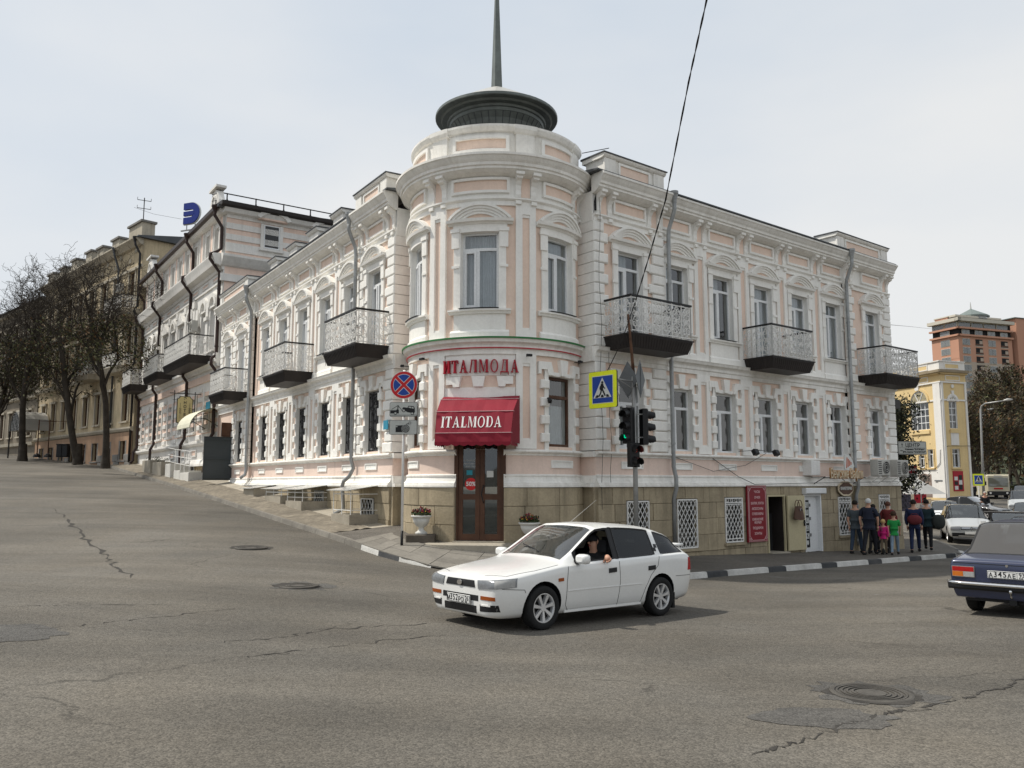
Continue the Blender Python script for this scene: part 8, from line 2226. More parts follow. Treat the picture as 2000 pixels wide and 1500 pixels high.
for sg in (-1, 1):
 for i in range(5):
  ya, yb2 = -.985 + 1.0 * i / 5, -.985 + 1.0 * (i + 1) / 5
  mb.add([(sg * .945, ya, 2.985), (sg * .945, yb2, 2.985), (sg * .945, yb2, 2.92), (sg * .945, (ya + yb2) / 2, 2.885), (sg * .945, ya, 2.92)], [(0, 1, 2, 3, 4)], 'awning_red')
put('valance', mb, aw, Ma.M, fix=False)
for k in (1, 2, 3):
 mb = MB(); (y, z), h_ = prof[k], hw_[k]
 mb.tube([(-h_, .1, z + .02 * (3 - k)), (-h_ - .004, y - .004, z + .005), (h_ + .004, y - .004, z + .005), (h_, .1, z + .02 * (3 - k))], .009, 'awning_trim', 5); put('piping', mb, aw, Ma.M)
mb = MB(); txt = 'ITALMODA'; H = .30; gap = .035; adv = [serif(c)[1] * .66 * H + gap for c in txt]; x = -sum(adv) / 2 - .04
sl_ = math.atan2(.22, .54)
Mt = Ma.M @ T(0, -.895, 3.33) @ RX(-sl_) if True else None
for c, a in zip(txt, adv):
 ps, wd = serif(c)
 for p in ps: mb.poly([(x + q[0] * .66 * H, q[1] * H) for q in p], -.020, -.002, 'letter_white')
 x += a
put('lettering', mb, aw, Mt)
# little spot lamps on the belt, wall lamps beside the windows
for x, z, lab in ((-1.55, 5.20, 'small dark spot lamp under the tower belt, left of the red letters'), (1.22, 5.20, 'small dark spot lamp under the tower belt, right of the red letters'), (2.9, 5.20, 'small dark spot lamp under the tower belt beside the right pier'), (-2.9, 5.2, 'small dark spot lamp under the tower belt beside the left pier')):
 o = thing('spot_lamp', lab, 'lamp', tuple(FT.map(x, -.2, z))); Mf = Matrix.Translation(FT.map(x, -.16, z)) @ RZ(A0 + x / RT)
 mb = MB(); mb.tube([(0, .1, .02), (0, -.05, .03)], .012, 'black_plastic', 5); mb.cbox(-.07, .07, -.14, -.04, 0, .06, .015, 'black_plastic'); put('housing', mb, o, Mf)
for x, lab, m in ((1.78, 'small black wall lamp left of the right tower window', 'black_plastic'), (-1.75, 'small white wall lamp right of the left tower window', 'sign_white')):
 o = thing('wall_lamp', lab, 'lamp', tuple(FT.map(x, -.2, 4.15))); Mf = Matrix.Translation(FT.map(x, -.05, 4.15)) @ RZ(A0 + x / RT)
 mb = MB(); mb.sm = True; mb.tube([(0, .06, 0), (0, -.10, .02), (0, -.16, -.02)], [.02, .02, .05], m, 8); mb.lathe([(.045, -.12), (.06, -.05), (.05, 0), (.02, .02)], 10, (0, -.16), m); put('shade', mb, o, Mf)
fl = thing('floodlights', 'two black floodlights on a wall bracket under the middle right window', 'lamp', tuple(FR.map(9.2, -.4, 2.9)))
mb = MB(); mb.tube([(8.3, -.1, 2.98), (8.8, -.42, 3.02), (9.75, -.42, 3.0)], .012, 'iron_black', 4); put('bracket', mb, fl, FR.M.copy())
for x in (8.65, 9.75): mb = MB(); mb.cbox(-.10, .10, -.08, .06, -.10, .08, .02, 'black_plastic'); put('lamp_body', mb, fl, FR.M @ T(x, -.46, 2.96) @ RX(-.5))
tag(put('house_number', MB().box(-.15, .15, -.02, .0, -.13, .13, 'plate_cyan'), None, la.M @ T(-2.98, -.14, 3.65)), 'small blue house plate behind the camera plate on the left pier', 'sign')
# ---- flower urns
mat('urn_white', (.60, .59, .55), .7, .12, 6, bump=.3, bs=40, streak=.5, scol=(.25, .22, .18)); mat('petal_red', (.22, .012, .03), .6, .3, 30); mat('petal_violet', (.07, .015, .06), .6, .3, 30); mat('petal_yellow', (.62, .36, .05), .6, .2, 30); mat('leaf_green', (.035, .06, .02), .7, .4, 20)
for k, (x, y, lab) in enumerate(((-2.28, 21.0, 'white fluted flower urn of red pansies on a dark block left of the door'), (.42, 20.25, 'white flower urn of red pansies right of the door, half behind the white car'))):
 zz0 = .58 if k == 0 else .46
 u = thing('flower_urn', lab, 'flower urn', (x, y, zz0), 0, 'flower urns beside the entrance door')
 mb = MB(); mb.cbox(-.36, .36, -.26, .26, -.25, .14 if k == 0 else .12, .02, 'stone_dark'); put('block', mb, u, T(x, y, zz0))
 mb = MB(); mb.sm = True; b0 = .14 if k == 0 else .12
 mb.lathe([(.17, b0), (.17, b0 + .05), (.11, b0 + .08), (.07, b0 + .13), (.08, b0 + .17), (.15, b0 + .21), (.22, b0 + .30), (.245, b0 + .40)], 40, (0, 0), 'urn_white', 20, .04)
 mb.lathe([(.24, b0 + .40), (.30, b0 + .43), (.31, b0 + .46), (.28, b0 + .47), (.24, b0 + .45)], 40, (0, 0), 'urn_white'); put('bowl', mb.xf(Matrix.Diagonal((.86, .86, 1, 1))), u, T(x, y, zz0))
 mb = MB(); r_ = random.Random(k + 5); mb.lathe([(.24, b0 + .44), (.15, b0 + .50), (.01, b0 + .52)], 14, (0, 0), 'earth')
 for q in range(420):
  a, rr = r_.uniform(0, 2 * PI), .27 * math.sqrt(r_.random()); h = b0 + .47 + r_.uniform(.0, .20) * (1.15 - rr / .27 * .5)
  m = r_.choice(['petal_red'] * 4 + ['petal_violet'] * 3 + ['leaf_green'] * 5 + ['petal_yellow'])
  if h < b0 + .54: m = 'leaf_green'
  s_ = r_.uniform(.018, .032); c = Vector((rr * math.cos(a), rr * math.sin(a), h)); n_ = Vector((r_.gauss(0, 1), r_.gauss(-.4, 1), r_.gauss(.4, 1))).normalized(); u1 = n_.orthogonal().normalized(); v1 = n_.cross(u1)
  mb.add([tuple(c + u1 * s_), tuple(c + v1 * s_), tuple(c - u1 * s_), tuple(c - v1 * s_)], [(0, 1, 2, 3)], m)
 tag(put('flowers', mb.xf(Matrix.Diagonal((.9, .9, 1, 1))), u, T(x, y, zz0), fix=False), kind='stuff')
# ---- glazed shelters over the basement windows, left wing
for i, (xa, xb, zg) in enumerate(((-4.85, -3.45, .86), (-9.35, -7.75, 1.16), (-11.8, -9.95, 1.30), (-14.6, -13.2, 1.55))):
 sh = thing('basement_shelter', ('sheet roofed white framed basement shelter nearest the no stopping sign', 'sheet roofed white framed basement shelter second from the no stopping sign', 'low basement shelter third from the no stopping sign', 'lowest basement shelter, farthest up the left pavement')[i], 'shelter', tuple(FL.map((xa + xb) / 2, -.5, zg)), 0, 'basement window shelters along the left wing')
 fr_ = la if i == 0 else lb; yo = -1.0 if i == 0 else -1.02
 top = 1.84
 for (a, c, d, e) in ((xa, xb, yo, yo + .16), (xa, xa + .16, yo + .161, -.12), (xb - .16, xb, yo + .161, -.12)):
  mb = MB(); mb.box(a, c, d, e, zg - .5, zg + .24, 'concrete' if d == yo else 'concrete'); put('low_wall', mb, sh, fr_.M.copy())
 mb = MB(); mb.prof([(yo - .12, top - .06), (yo - .12, top - .045), (-.12, top + .10), (-.12, top + .085)], xa - .12, xb + .1, 'poly_sheet', 6); put('sheet_roof', mb, sh, fr_.M.copy())
 mb = MB()
 xs_ = (xa + .04, (xa + xb) / 2, xb - .04)
 for x in xs_: mb.tube([(x, yo + .05, zg + .2), (x, yo + .05, top - .06)], .014, 'iron_white', 5)
 for z in (zg + .36, top - .16):
  if z > zg + .3: mb.tube([(xa + .04, -.13, z), (xa + .04, yo + .05, z), (xb - .04, yo + .05, z), (xb - .04, -.13, z)], .012, 'iron_white', 5)
 mb.tube([(xa + .04, yo + .05, top - .06), (xb - .04, yo + .05, top - .06)], .014, 'iron_white', 5)
 put('frame', mb, sh, fr_.M.copy())
 if i < 2:
  mb = MB(); lattice(mb, (-4.66 if i == 0 else -8.95), (-3.8 if i == 0 else -8.15), .98 if i == 0 else 1.30, 1.53 if i == 0 else 1.72, -.14, nx=4, slope=1.6); put('window_grating', mb, sh, fr_.M.copy())
  mb = MB(); mb.box(-4.68 if i == 0 else -8.98, -3.78 if i == 0 else -8.12, .05, .08, .9, 1.75, 'dark_room'); put('dark_window', mb, bld, fr_.M.copy())
# ---- signs on the right wing
vf = thing('cafe_letters', 'orange and white script cafe letters with a waffle emblem over the pavement', 'sign', tuple(FR.map(13.8, -.6, 2.3)))
mat('sign_cream', (.66, .56, .40), .5); mat('sign_orange', (.50, .26, .10), .5); mat('sign_salmon', (.50, .16, .10), .5)
Mv = FR.M @ T(13.62, -.62, 2.30)
wv = text_mesh('Венские Вафли', .46, .05, 'sign_orange', sx=.62, bold=.016); link('letter_edge', wv, vf, Mv @ Matrix.Shear('XY', 4, (0, 0)) )
link('lettering', text_mesh('Венские Вафли', .46, .06, 'sign_cream', sx=.62, bold=-.001), vf, Mv @ T(0, -.012, 0))
mb = MB(); mb.poly([(.0, .0), (.42, -.05), (.62, .12), (.50, .36), (.26, .55), (.05, .50), (-.02, .25)], -.02, .02, 'sign_white')
for k in range(4): bar(mb, (.10 + k * .10, .05 + .04 * k), (.16 + k * .08, .42 - .05 * k), .05, -.03, -.018, 'sign_salmon')
put('waffle_emblem', mb, vf, Mv @ T(-.1, .01, .16))
mb = MB()
for x in (-1.3, 1.2): mb.tube([(x, .02, -.1), (x, .55, -.1)], .02, 'iron_black', 4); mb.tube([(x, .02, -.1), (x, .5, -.35)], .015, 'iron_black', 4)
mb.tube([(-1.4, .03, -.12), (1.3, .03, -.12)], .018, 'iron_black', 4); mb.cbox(-1.75, -1.2, .25, .6, -.05, .45, .02, 'iron_white'); put('bracket', mb, vf, Mv)
kf = thing('cafe_plate', 'oval scalloped cafeteria plate above the white barred basement window', 'sign', tuple(FR.map(14.25, -.2, 1.78)))
Mk = FR.M @ T(14.2, -.22, 1.80)
def scal(rx, rz, n=48, a=.07): return [(rx * (1 + a * abs(math.sin(4 * t))) * math.cos(t), rz * (1 + a * abs(math.sin(4 * t))) * math.sin(t)) for t in [2 * PI * k / n for k in range(n)]]
flat('edge', scal(.47, .25), -.02, .02, 'sign_cream', kf, Mk); flat('face', scal(.42, .20), -.03, -.02, 'frame_brown', kf, Mk)
link('lettering', text_mesh('КАФЕТЕРИЯ', .135, .006, 'sign_white', sx=.92, bold=.006), kf, Mk @ T(0, -.034, 0))
mb = MB(); mb.tube([(0, 0, .25), (0, .1, .34)], .012, 'iron_black', 4); mb.tube([(-.3, 0, -.22), (-.3, .1, -.3)], .01, 'iron_black', 4); put('hook', mb, kf, Mk)
ms = thing('menu_board', 'tall maroon board of white lettering lines beside the open shop doorway', 'sign', tuple(FR.map(9.0, -.2, .3)))
Mm = FR.M @ T(9.0, -.20, .16)
mat('board_red', (.20, .010, .018), .45, .08)
put('board', MB().cbox(-.50, .50, -.02, .04, 0, 1.76, .01, 'board_red'), ms, Mm)
pts = [(-.43, .20), (-.30, .06), (.30, .06), (.43, .20), (.43, 1.56), (.30, 1.70), (-.30, 1.70), (-.43, 1.56)]
mb = MB()
for k in range(8): bar(mb, pts[k], pts[(k + 1) % 8], .014, -.028, -.018, 'awning_trim')
for sxx in (-1, 1):
 for zz_ in (.10, 1.66): scroll(mb, sxx * .40, zz_, .06, .008, 1.3, 0, sxx, -.026, 'awning_trim', 9)
for q in ((-.47, .47, .02, .03), (-.47, .47, 1.73, 1.74)): mb.box(q[0], q[1], -.026, -.018, q[2], q[3], 'awning_trim')
for q in ((-.475, -.465), (.465, .475)): mb.box(q[0], q[1], -.026, -.018, .03, 1.73, 'awning_trim')
put('border', mb, ms, Mm)
for k, tx_ in enumerate(('ЧАСЫ', 'ОЧКИ', 'ШАПКИ, ЗОНТЫ', 'АКСЕССУАРЫ', 'СУВЕНИРЫ', 'КАВКАЗСКИЕ', 'ФЕРМУ', 'ПОДАРКИ', 'ЗОНТЫ')):
 z = (1.56, 1.38, 1.20, 1.03, .87, .70, .60, .43, .26)[k]
 link('lettering', text_mesh(tx_, .105, .004, 'awning_trim', sx=.80 if len(tx_) > 9 else 1, bold=.002), ms, Mm @ T(0, -.024, z))
hb_ = thing('handbag', 'brown leather handbag hanging on the cream open door', 'bag', tuple(FR.map(10.95, -.3, 1.0)))
mb = MB(); mb.sm = True
P = []
for k in range(9):
 t = k / 8; z = -.30 + .42 * t; hw2 = .30 - .10 * t; dy = .09 * (1 - .6 * t)
 P.append([(hw2 * math.cos(a), dy * math.sin(a), z + .03 * (1 - t) * math.cos(2 * a)) for a in [2 * PI * q / 20 for q in range(21)]])
mb.quadgrid(P, 'frame_brown'); mb.add([P[0][q] for q in range(20)], [tuple(range(20))], 'frame_brown'); Mh = FR.M @ T(10.95, -.42, 1.12); put('body', mb, hb_, Mh)
for y in (-.05, .05):
 mb = MB(); mb.tube([(.13 * math.cos(PI * k / 10), y, .12 + .20 * math.sin(PI * k / 10)) for k in range(11)], .013, 'frame_brown', 5); put('strap', mb, hb_, Mh)
put('clasp', MB().cbox(-.05, .05, -.10, -.07, -.02, .04, .01, 'chrome'), hb_, Mh)
ac_unit(fc, 15.78, -.45, 2.26, 'wall air conditioner nearer the zinc drain pipe, beside the cafe letters', 'air conditioners at the right end of the corner building')
ac_unit(fc, 17.15, -.45, 2.26, 'wall air conditioner at the far right corner of the building', 'air conditioners at the right end of the corner building')
# dark end balcony and direction sign on the far corner
cz_ = pw(1781, 875, 34.5); Mz = T(*cz_) @ RZ(R_(12))
ds = thing('direction_sign', 'grey direction sign reading ЦЕНТР held out from the far building corner', 'road sign', tuple(cz_))
o = put('board', MB().poly(rrect(1.36, .56, .05), -.02, .10, 'sign_black'), ds, Mz); flat('face', rrect(1.33, .53, .045), -.024, -.02, 'sign_grey', o, Mz)
flat('inner_line', rrect(1.29, .49, .04), -.026, -.024, 'sign_black', o, Mz); flat('inner_face', rrect(1.27, .47, .035), -.028, -.026, 'sign_grey', o, Mz)
for tx_, s_, x, z in (('ЦЕНТР', .20, .02, .11), ('Клиника "БЛОРМА"', .095, .12, -.06), ('SPA-Салон "КАПИТАН"', .095, .08, -.17)): link('lettering', text_mesh(tx_, s_, .004, 'sign_black', sx=1.05, bold=.004), o, Mz @ T(x, -.031, z))
mb = MB(); mb.box(-.6, .6, -.032, -.028, .005, .012, 'sign_black'); bar(mb, (-.48, .04), (-.48, .18), .022, -.032, -.028, 'sign_black'); mb.poly([(-.52, .13), (-.44, .13), (-.48, .20)], -.032, -.028, 'sign_black'); bar(mb, (-.56, -.115), (-.44, -.115), .022, -.032, -.028, 'sign_black'); mb.poly([(-.58, -.115), (-.53, -.15), (-.53, -.08)], -.032, -.028, 'sign_black'); put('arrows', mb, o, Mz)
mb = MB()
for z in (.2, -.2): mb.tube([(-.6, .05, z), (-1.1, .05, z)], .025, 'pole_grey', 5)
put('arm', mb, ds, Mz)
c2_ = pw(1771, 922, 40); Mz = T(*c2_) @ RZ(R_(14))
st_ = thing('canteen_sign', 'red and white canteen sign under the dark tree at the far corner', 'sign', tuple(c2_))
put('board', MB().cbox(-.55, .55, -.05, .05, -.30, .32, .02, 'sign_white'), st_, Mz); flat('red_band', [(-.55, -.06), (.55, -.06), (.55, .30), (-.55, .30)], -.056, -.05, 'letter_red', st_, Mz)
link('lettering', text_mesh('СТОЛОВАЯ', .22, .006, 'sign_white', sx=.86, bold=.01), st_, Mz @ T(0, -.06, .12))
mb = MB(); mb.tube([(-.5, 0, .1), (-1.5, .3, .1)], .03, 'iron_black', 4); put('arm', mb, st_, Mz)
tag(put('portrait_board', MB().box(-.36, .36, -.03, .03, -.45, .45, 'goods_mix'), None, T(*pw(1767, 982, 45)) @ RZ(R_(10))), 'small dark portrait board leaning below the canteen sign', 'sign')
tt = thing('market_tent', 'pale grey tent roof between the far corner and the yellow building', 'tent', tuple(pw(1788, 948, 62)))
c = pw(1788, 955, 60); mb = MB(); q = [(-1.6, -1.2), (1.6, -1.2), (1.6, 1.2), (-1.6, 1.2)]; mb.add([(x, y, -.35) for x, y in q] + [(.2, 0, .75)], [(0, 1, 4), (1, 2, 4), (2, 3, 4), (3, 0, 4)], 'pale_metal'); put('roof', mb, tt, T(*c) @ RZ(.3), fix=False)
mb = MB()
for x, y in q: mb.tube([(x, y, -.35), (x, y, -2.4)], .04, 'pole_grey', 5)
put('legs', mb, tt, T(*c) @ RZ(.3))
pb = put('banner', MB().box(-.9, .9, -.02, .02, -.6, .55, 'letter_red'), None, T(*pw(1787, 967, 63)) @ RZ(.1)); tag(pb, 'red banner with pale figures under the grey tent', 'banner')
put('figures', MB().box(-.6, -.1, -.03, -.02, -.5, .4, 'sign_cream'), pb, WM[pb.name])
# far kerb lamp, crossing sign
lp = thing('street_lamp', 'tall pale street lamp with curved arm at the right edge', 'street lamp', (pw(1921, 970, 70).x, 70, .1))
b0_ = pw(1922, 985, 70); t0 = pw(1915, 800, 70)
mb = MB(); mb.sm = True; mb.tube([b0_, pw(1918, 880, 70), t0, pw(1917, 793, 70), pw(1924, 788, 69.5), pw(1945, 785, 69), pw(1962, 782.5, 68.5)], [.11, .09, .075, .07, .06, .055, .05], 'pole_grey', 8); put('pole', mb, lp)
h_ = pw(1968, 781.5, 68.4); mb = MB(); mb.sm = True; mb.tube([h_ + Vector((-.35, 0, -.03)), h_ + Vector((0, 0, .03)), h_ + Vector((.40, 0, .05))], [.05, .13, .06], 'pale_metal', 8); put('lamp_head', mb, lp)
lp2 = thing('street_lamp', 'smaller street lamp with one pale head behind the tall curved one', 'street lamp', (pw(1925, 960, 110).x, 110, .3))
h_ = pw(1931, 800, 110); mb = MB(); mb.sm = True; mb.tube([h_ + Vector((-.6, 0, -.03)), h_ + Vector((.6, 0, .06))], [.10, .16], 'pale_metal', 8); put('lamp_head', mb, lp2)
mb = MB(); mb.tube([pw(1923, 975, 110), pw(1920, 805, 110), h_ + Vector((-.5, 0, 0))], .09, 'pole_grey', 6); put('pole', mb, lp2)
c3 = pw(1911, 937, 60); cs = thing('crossing_sign', 'yellow bordered crossing sign on a white post near the minibus', 'road sign', (c3.x, 60, -.2))
crossing_sign(cs, T(*c3) @ RZ(R_(4)), .84)
mb = MB(); mb.tube([(0, .05, -1.9), (0, .05, .3)], .035, 'iron_white', 6); put('post', mb, cs, T(*c3))
# portable posts and bins by the trees on the left
for k, (px, lab) in enumerate(((72, 'dark post on a heavy foot under the left trees, the left one of two'), (93, 'dark post on a heavy foot under the left trees, the right one of two'))):
 p = pw(px, 893, 66); o = thing('portable_post', lab, 'post', tuple(p), 0, 'portable posts under the left trees')
 mb = MB(); mb.tube([(0, 0, 0), (0, 0, 3.0)], .045, 'rust', 6); mb.tube([(0, 0, 2.9), (1.3, .1, 2.85)], .03, 'rust', 4); put('post', mb, o, T(*p))
 mb = MB(); mb.lathe([(.30, 0), (.26, .16), (.08, .30)], 12, (0, 0), 'iron_black'); put('foot', mb, o, T(*p))
for k, px in enumerate((117, 128)):
 p = pw(px, 893, 64); o = thing('litter_bin', ('dark litter bin left of the forked tree trunk', 'dark litter bin touching the forked tree trunk')[k], 'litter bin', tuple(p), 0, 'litter bins by the left trees')
 mb = MB(); mb.cbox(-.22, .22, -.22, .22, 0, .95, .04, 'black_plastic'); put('body', mb, o, T(*p)); mb = MB(); mb.cbox(-.24, .24, -.24, .24, .96, 1.03, .02, 'iron_black'); put('lid', mb, o, T(*p))
# ================================================================== people
def skin(vs, es, rad, m, smooth=True, sub=1, root=0):
 me = bpy.data.meshes.new('tmp'); me.from_pydata(vs, es, [])
 ob = bpy.data.objects.new('tmp', me); C.objects.link(ob)
 sm = ob.modifiers.new('s', 'SKIN'); sm.use_smooth_shade = True
 for i, r in enumerate(rad):
  d = me.skin_vertices[0].data[i]; d.radius = r if isinstance(r, tuple) else (r, r); d.use_root = (i == root)
 s2 = ob.modifiers.new('u', 'SUBSURF'); s2.levels = sub; s2.render_levels = sub
 dg = bpy.context.evaluated_depsgraph_get(); out = bpy.data.meshes.new_from_object(ob.evaluated_get(dg))
 bpy.data.objects.remove(ob); bpy.data.meshes.remove(me)
 out.materials.clear(); out.materials.append(MATS[m])
 for p in out.polygons: p.use_smooth = True; p.material_index = 0
 return out
def hand(mb, p, d, s=1.0, thumb=1, curl=.5):
 """palm, four unequal bent fingers and a thumb at wrist p pointing along d"""
 d = Vector(d).normalized(); u = d.orthogonal().normalized(); v = d.cross(u)
 p = Vector(p); mb.sm = True
 mb.tube([p, p + d * .03 * s, p + d * .085 * s], [.026 * s, .036 * s, .034 * s], 'skin', 8)
 for i, L_ in enumerate((.070, .080, .075, .058)):
  b0 = p + d * .075 * s + v * (.027 - .018 * i) * s; b1 = b0 + d * L_ * .45 * s; b2 = b1 + (d * (1 - curl * .5) + u * curl).normalized() * L_ * .35 * s; b3 = b2 + (d * (1 - curl) + u * curl * 1.4).normalized() * L_ * .28 * s
  mb.tube([b0, b1, b2, b3], [.0095 * s, .009 * s, .008 * s, .0065 * s], 'skin', 6)
 t0 = p + d * .03 * s + v * .03 * s * thumb; t1 = t0 + (d * .6 + v * .7 * thumb).normalized() * .035 * s; t2 = t1 + (d * .9 + v * .1 * thumb + u * .3).normalized() * .03 * s
 mb.tube([t0, t1, t2], [.012 * s, .011 * s, .009 * s], 'skin', 6)
CLO = {}
def cloth(col):
 k = 'cloth_%d_%d_%d' % tuple(int(c * 1000) for c in col)
 if k not in MATS: mat(k, col, .85, .15, 6, .1, 40, bump=.2, bs=60)
 return k
def person(label, x, y, z, head, h, top, bottom, hair=(.02, .015, .012), sleeves='long', shoes=(.015, .015, .016), stride=.18, arms=((-.05, .0), (-.05, .0)), lean=.0, bulk=1.0, hat=None, skirt=False, torso_only=False, bend=0.0, group=None, child=False, look=0.0):
 """figure facing local +y; head = heading clockwise from +y in degrees; arms: (forward swing of upper arm, elbow bend) left/right in radians"""
 k = h / 1.75; t = thing('person', label, 'person', (x, y, z), -R_(head), group); M = WM[t.name]
 hs = 1.0 if not child else 1.28
 S = lambda *p: tuple(c * k for c in p)
 L = lean
 hipz, chz, shz, nkz = .92, 1.27, 1.43, 1.50
 def up(zz): return math.tan(L) * max(0, zz - hipz)
 pts, rad, ed = [], [], []
 def add(p, r, par=None):
  pts.append(S(*p)); rad.append(tuple(q * k for q in r) if isinstance(r, tuple) else r * k)
  if par is not None: ed.append((par, len(pts) - 1))
  return len(pts) - 1
 j = {}
 j['pel'] = add((0, 0, .95), (.135 * bulk, .10 * bulk)); j['wst'] = add((0, up(1.08), 1.08), (.13 * bulk, .095 * bulk), j['pel'])
 j['ch'] = add((0, up(chz), chz), (.155 * bulk, .105 * bulk), j['wst']); j['sh'] = add((0, up(shz), shz), (.10, .075), j['ch'])
 j['nk'] = add((0, up(1.51) + .01, 1.515), .052, j['sh']); hx = .0
 j['h1'] = add((0, up(1.57) + .025, 1.575), (.066 * hs, .078 * hs), j['nk']); j['h2'] = add((0, up(1.66) + .022, 1.575 + .085 * hs), (.080 * hs, .096 * hs), j['h1']); j['h3'] = add((0, up(1.72) + .015, 1.575 + .148 * hs), (.058 * hs, .068 * hs), j['h2'])
 legs = []
 for sd in (-1, 1):
  st_ = stride * sd
  hp = add((sd * .085, 0, .88), .088 * bulk, j['pel']); kn = add((sd * .095, st_ * .55 + .03, .49), .058, hp); an = add((sd * .09, st_ - (.06 if sd < 0 else 0), .09), .040, kn)
  ft = add((sd * .10, st_ + .12, .035), .034, an); legs.append((hp, kn, an, ft))
 ar = []
 for sd, (a, b_) in zip((-1, 1), arms):
  so_ = add((sd * .175 * bulk, up(shz), shz - .025), .056, j['sh'])
  ex, ey, ez = sd * (.225 * bulk), up(shz) + .28 * math.sin(a), shz - .03 - .28 * math.cos(a)
  el = add((ex, ey, ez), .043, so_)
  wx, wy, wz = ex - sd * .03, ey + .25 * math.sin(a + b_), ez - .25 * math.cos(a + b_)
  wr_ = add((wx, wy, wz), .029, el); ar.append((so_, el, wr_))
 if torso_only:
  for l in legs: pass
 link('body', skin(pts, ed, rad, 'skin'), t, M)
 def garment(name, ids, grow, m, extra=None):
  """a looser shell along some of the same joints"""
  mp = {}; p2, r2_, e2 = [], [], []
  for i in ids: mp[i] = len(p2); p2.append(pts[i]); q = rad[i]; r2_.append(tuple(c + grow * k for c in q) if isinstance(q, tuple) else q + grow * k)
  e2 = [(mp[a_], mp[b2]) for a_, b2 in ed if a_ in mp and b2 in mp]
  if extra: extra(p2, r2_, e2, mp)
  return link(name, skin(p2, e2, r2_, m), t, M)
 ids = [j['pel'], j['wst'], j['ch'], j['sh']] + [i for a_ in ar for i in (a_[:3] if sleeves == 'long' else a_[:2])]
 def shrink(p2, r2_, e2, mp):
  p2.append(S(0, 0, .83)); r2_.append((.166 * bulk * k, .130 * bulk * k)); e2.append((mp[j['pel']], len(p2) - 1))
  if sleeves == 'long':
   for a_ in ar: i = mp[a_[2]]; v0, v1 = Vector(p2[mp[a_[1]]]), Vector(p2[i]); p2[i] = tuple(v0.lerp(v1, .92))
  else:
   for a_ in ar: i = mp[a_[1]]; v0, v1 = Vector(p2[mp[a_[0]]]), Vector(p2[i]); p2[i] = tuple(v0.lerp(v1, .82))
 garment('jacket' if sleeves == 'long' else 'shirt', ids, .026, cloth(top), shrink)
 garment('trousers', [j['wst'], j['pel']] + [i for l in legs for i in l[:3]], .014, cloth(bottom))
 for l in legs:
  mb = MB(); mb.sm = True
  a_, f_ = Vector(pts[l[2]]), Vector(pts[l[3]])
  mb.tube([a_ + Vector((0, -.05, -.03)) * k, a_ + Vector((0, 0, -.035)) * k, f_ + Vector((0, 0, .012)) * k, f_ + Vector((0, .05, .0)) * k], [.045 * k, .052 * k, .045 * k, .022 * k], cloth(shoes), 8)
  put('shoe', mb, t, M)
 for a_, sd in zip(ar, (-1, 1)):
  mb = MB(); p = Vector(pts[a_[2]]); d = p - Vector(pts[a_[1]]); hand(mb, p, d, k * 1.05, sd); put('hand', mb, t, M)
 # hair or hat: shell over the back and top of the head
 c = Vector(pts[j['h2']]); mb = MB(); mb.sm = True; P = []
 for i in range(9):
  ph = PI / 2 * i / 8 * 1.35
  row = []
  for q in range(17):
   th = 2 * PI * q / 16; rr = math.sin(ph); back_ = -math.sin(th)
   zz_ = math.cos(ph); drop = 1.0
   if ph > 1.25 and math.sin(th) > .15: rr *= .82; zz_ = max(zz_, .30)
   row.append(tuple(c + Vector((.094 * rr * math.cos(th), .108 * rr * math.sin(th) - .006, .102 * zz_ + .012)) * hs * k))
  P.append(row)
 mb.quadgrid(P, cloth(hat or hair)); put('hat' if hat else 'hair', mb, t, M)
 mb = MB(); mb.sm = True
 for sd in (-1, 1): mb.lathe([(.004, -.03), (.014, -.015), (.016, .01), (.006, .03)], 8, (c.x / k + sd * .092 * hs, c.y / k), 'skin')
 mb.v = [tuple(Vector(q) * 1.0) if False else (q[0] * k, q[1] * k, q[2] * k + c.z - .02 * k) for q in mb.v]
 mb.tube([c + Vector((0, .105, .01)) * hs * k, c + Vector((0, .125, -.02)) * hs * k, c + Vector((0, .105, -.035)) * hs * k], [.010 * k, .015 * k, .010 * k], 'skin', 6)
 mb.tube([c + Vector((-.03, .098, -.065)) * hs * k, c + Vector((0, .104, -.067)) * hs * k, c + Vector((.03, .098, -.065)) * hs * k], .006 * k, 'letter_red', 5)
 for sd in (-1, 1): mb.lathe([(.001, -.008), (.009, 0), (.001, .008)], 6, (0, 0), 'sign_black'); mb.v[-18:] = [(q[0] + c.x + sd * .035 * k * hs, q[1] + c.y + .094 * hs * k, q[2] + c.z + .015 * k) for q in mb.v[-18:]]
 put('face', mb, t, M)
 t['_wr'] = 0
 del t['_wr']
 return t, M, k, [Vector(pts[a_[2]]) for a_ in ar]
def foot(px, py, Y=None):
 if Y is None:
  x, y = gpt(px, py);
  return x, y
def pgz(x, y):
 """pavement height near the right end of the corner building"""
 q = Vector((x, y)) - FRo; s, o = q.dot(dr), q.dot(nr)
 if 0 <= o <= 3 and s < 17: return wallz_r(s) * (1 - o / 3) + (kerbz_r(s) + .13) * (o / 3)
 return G(x, y) + .13
def at(px, Y): x = (px - 1000) / 1621 * Y; return x, Y, pgz(x, Y)
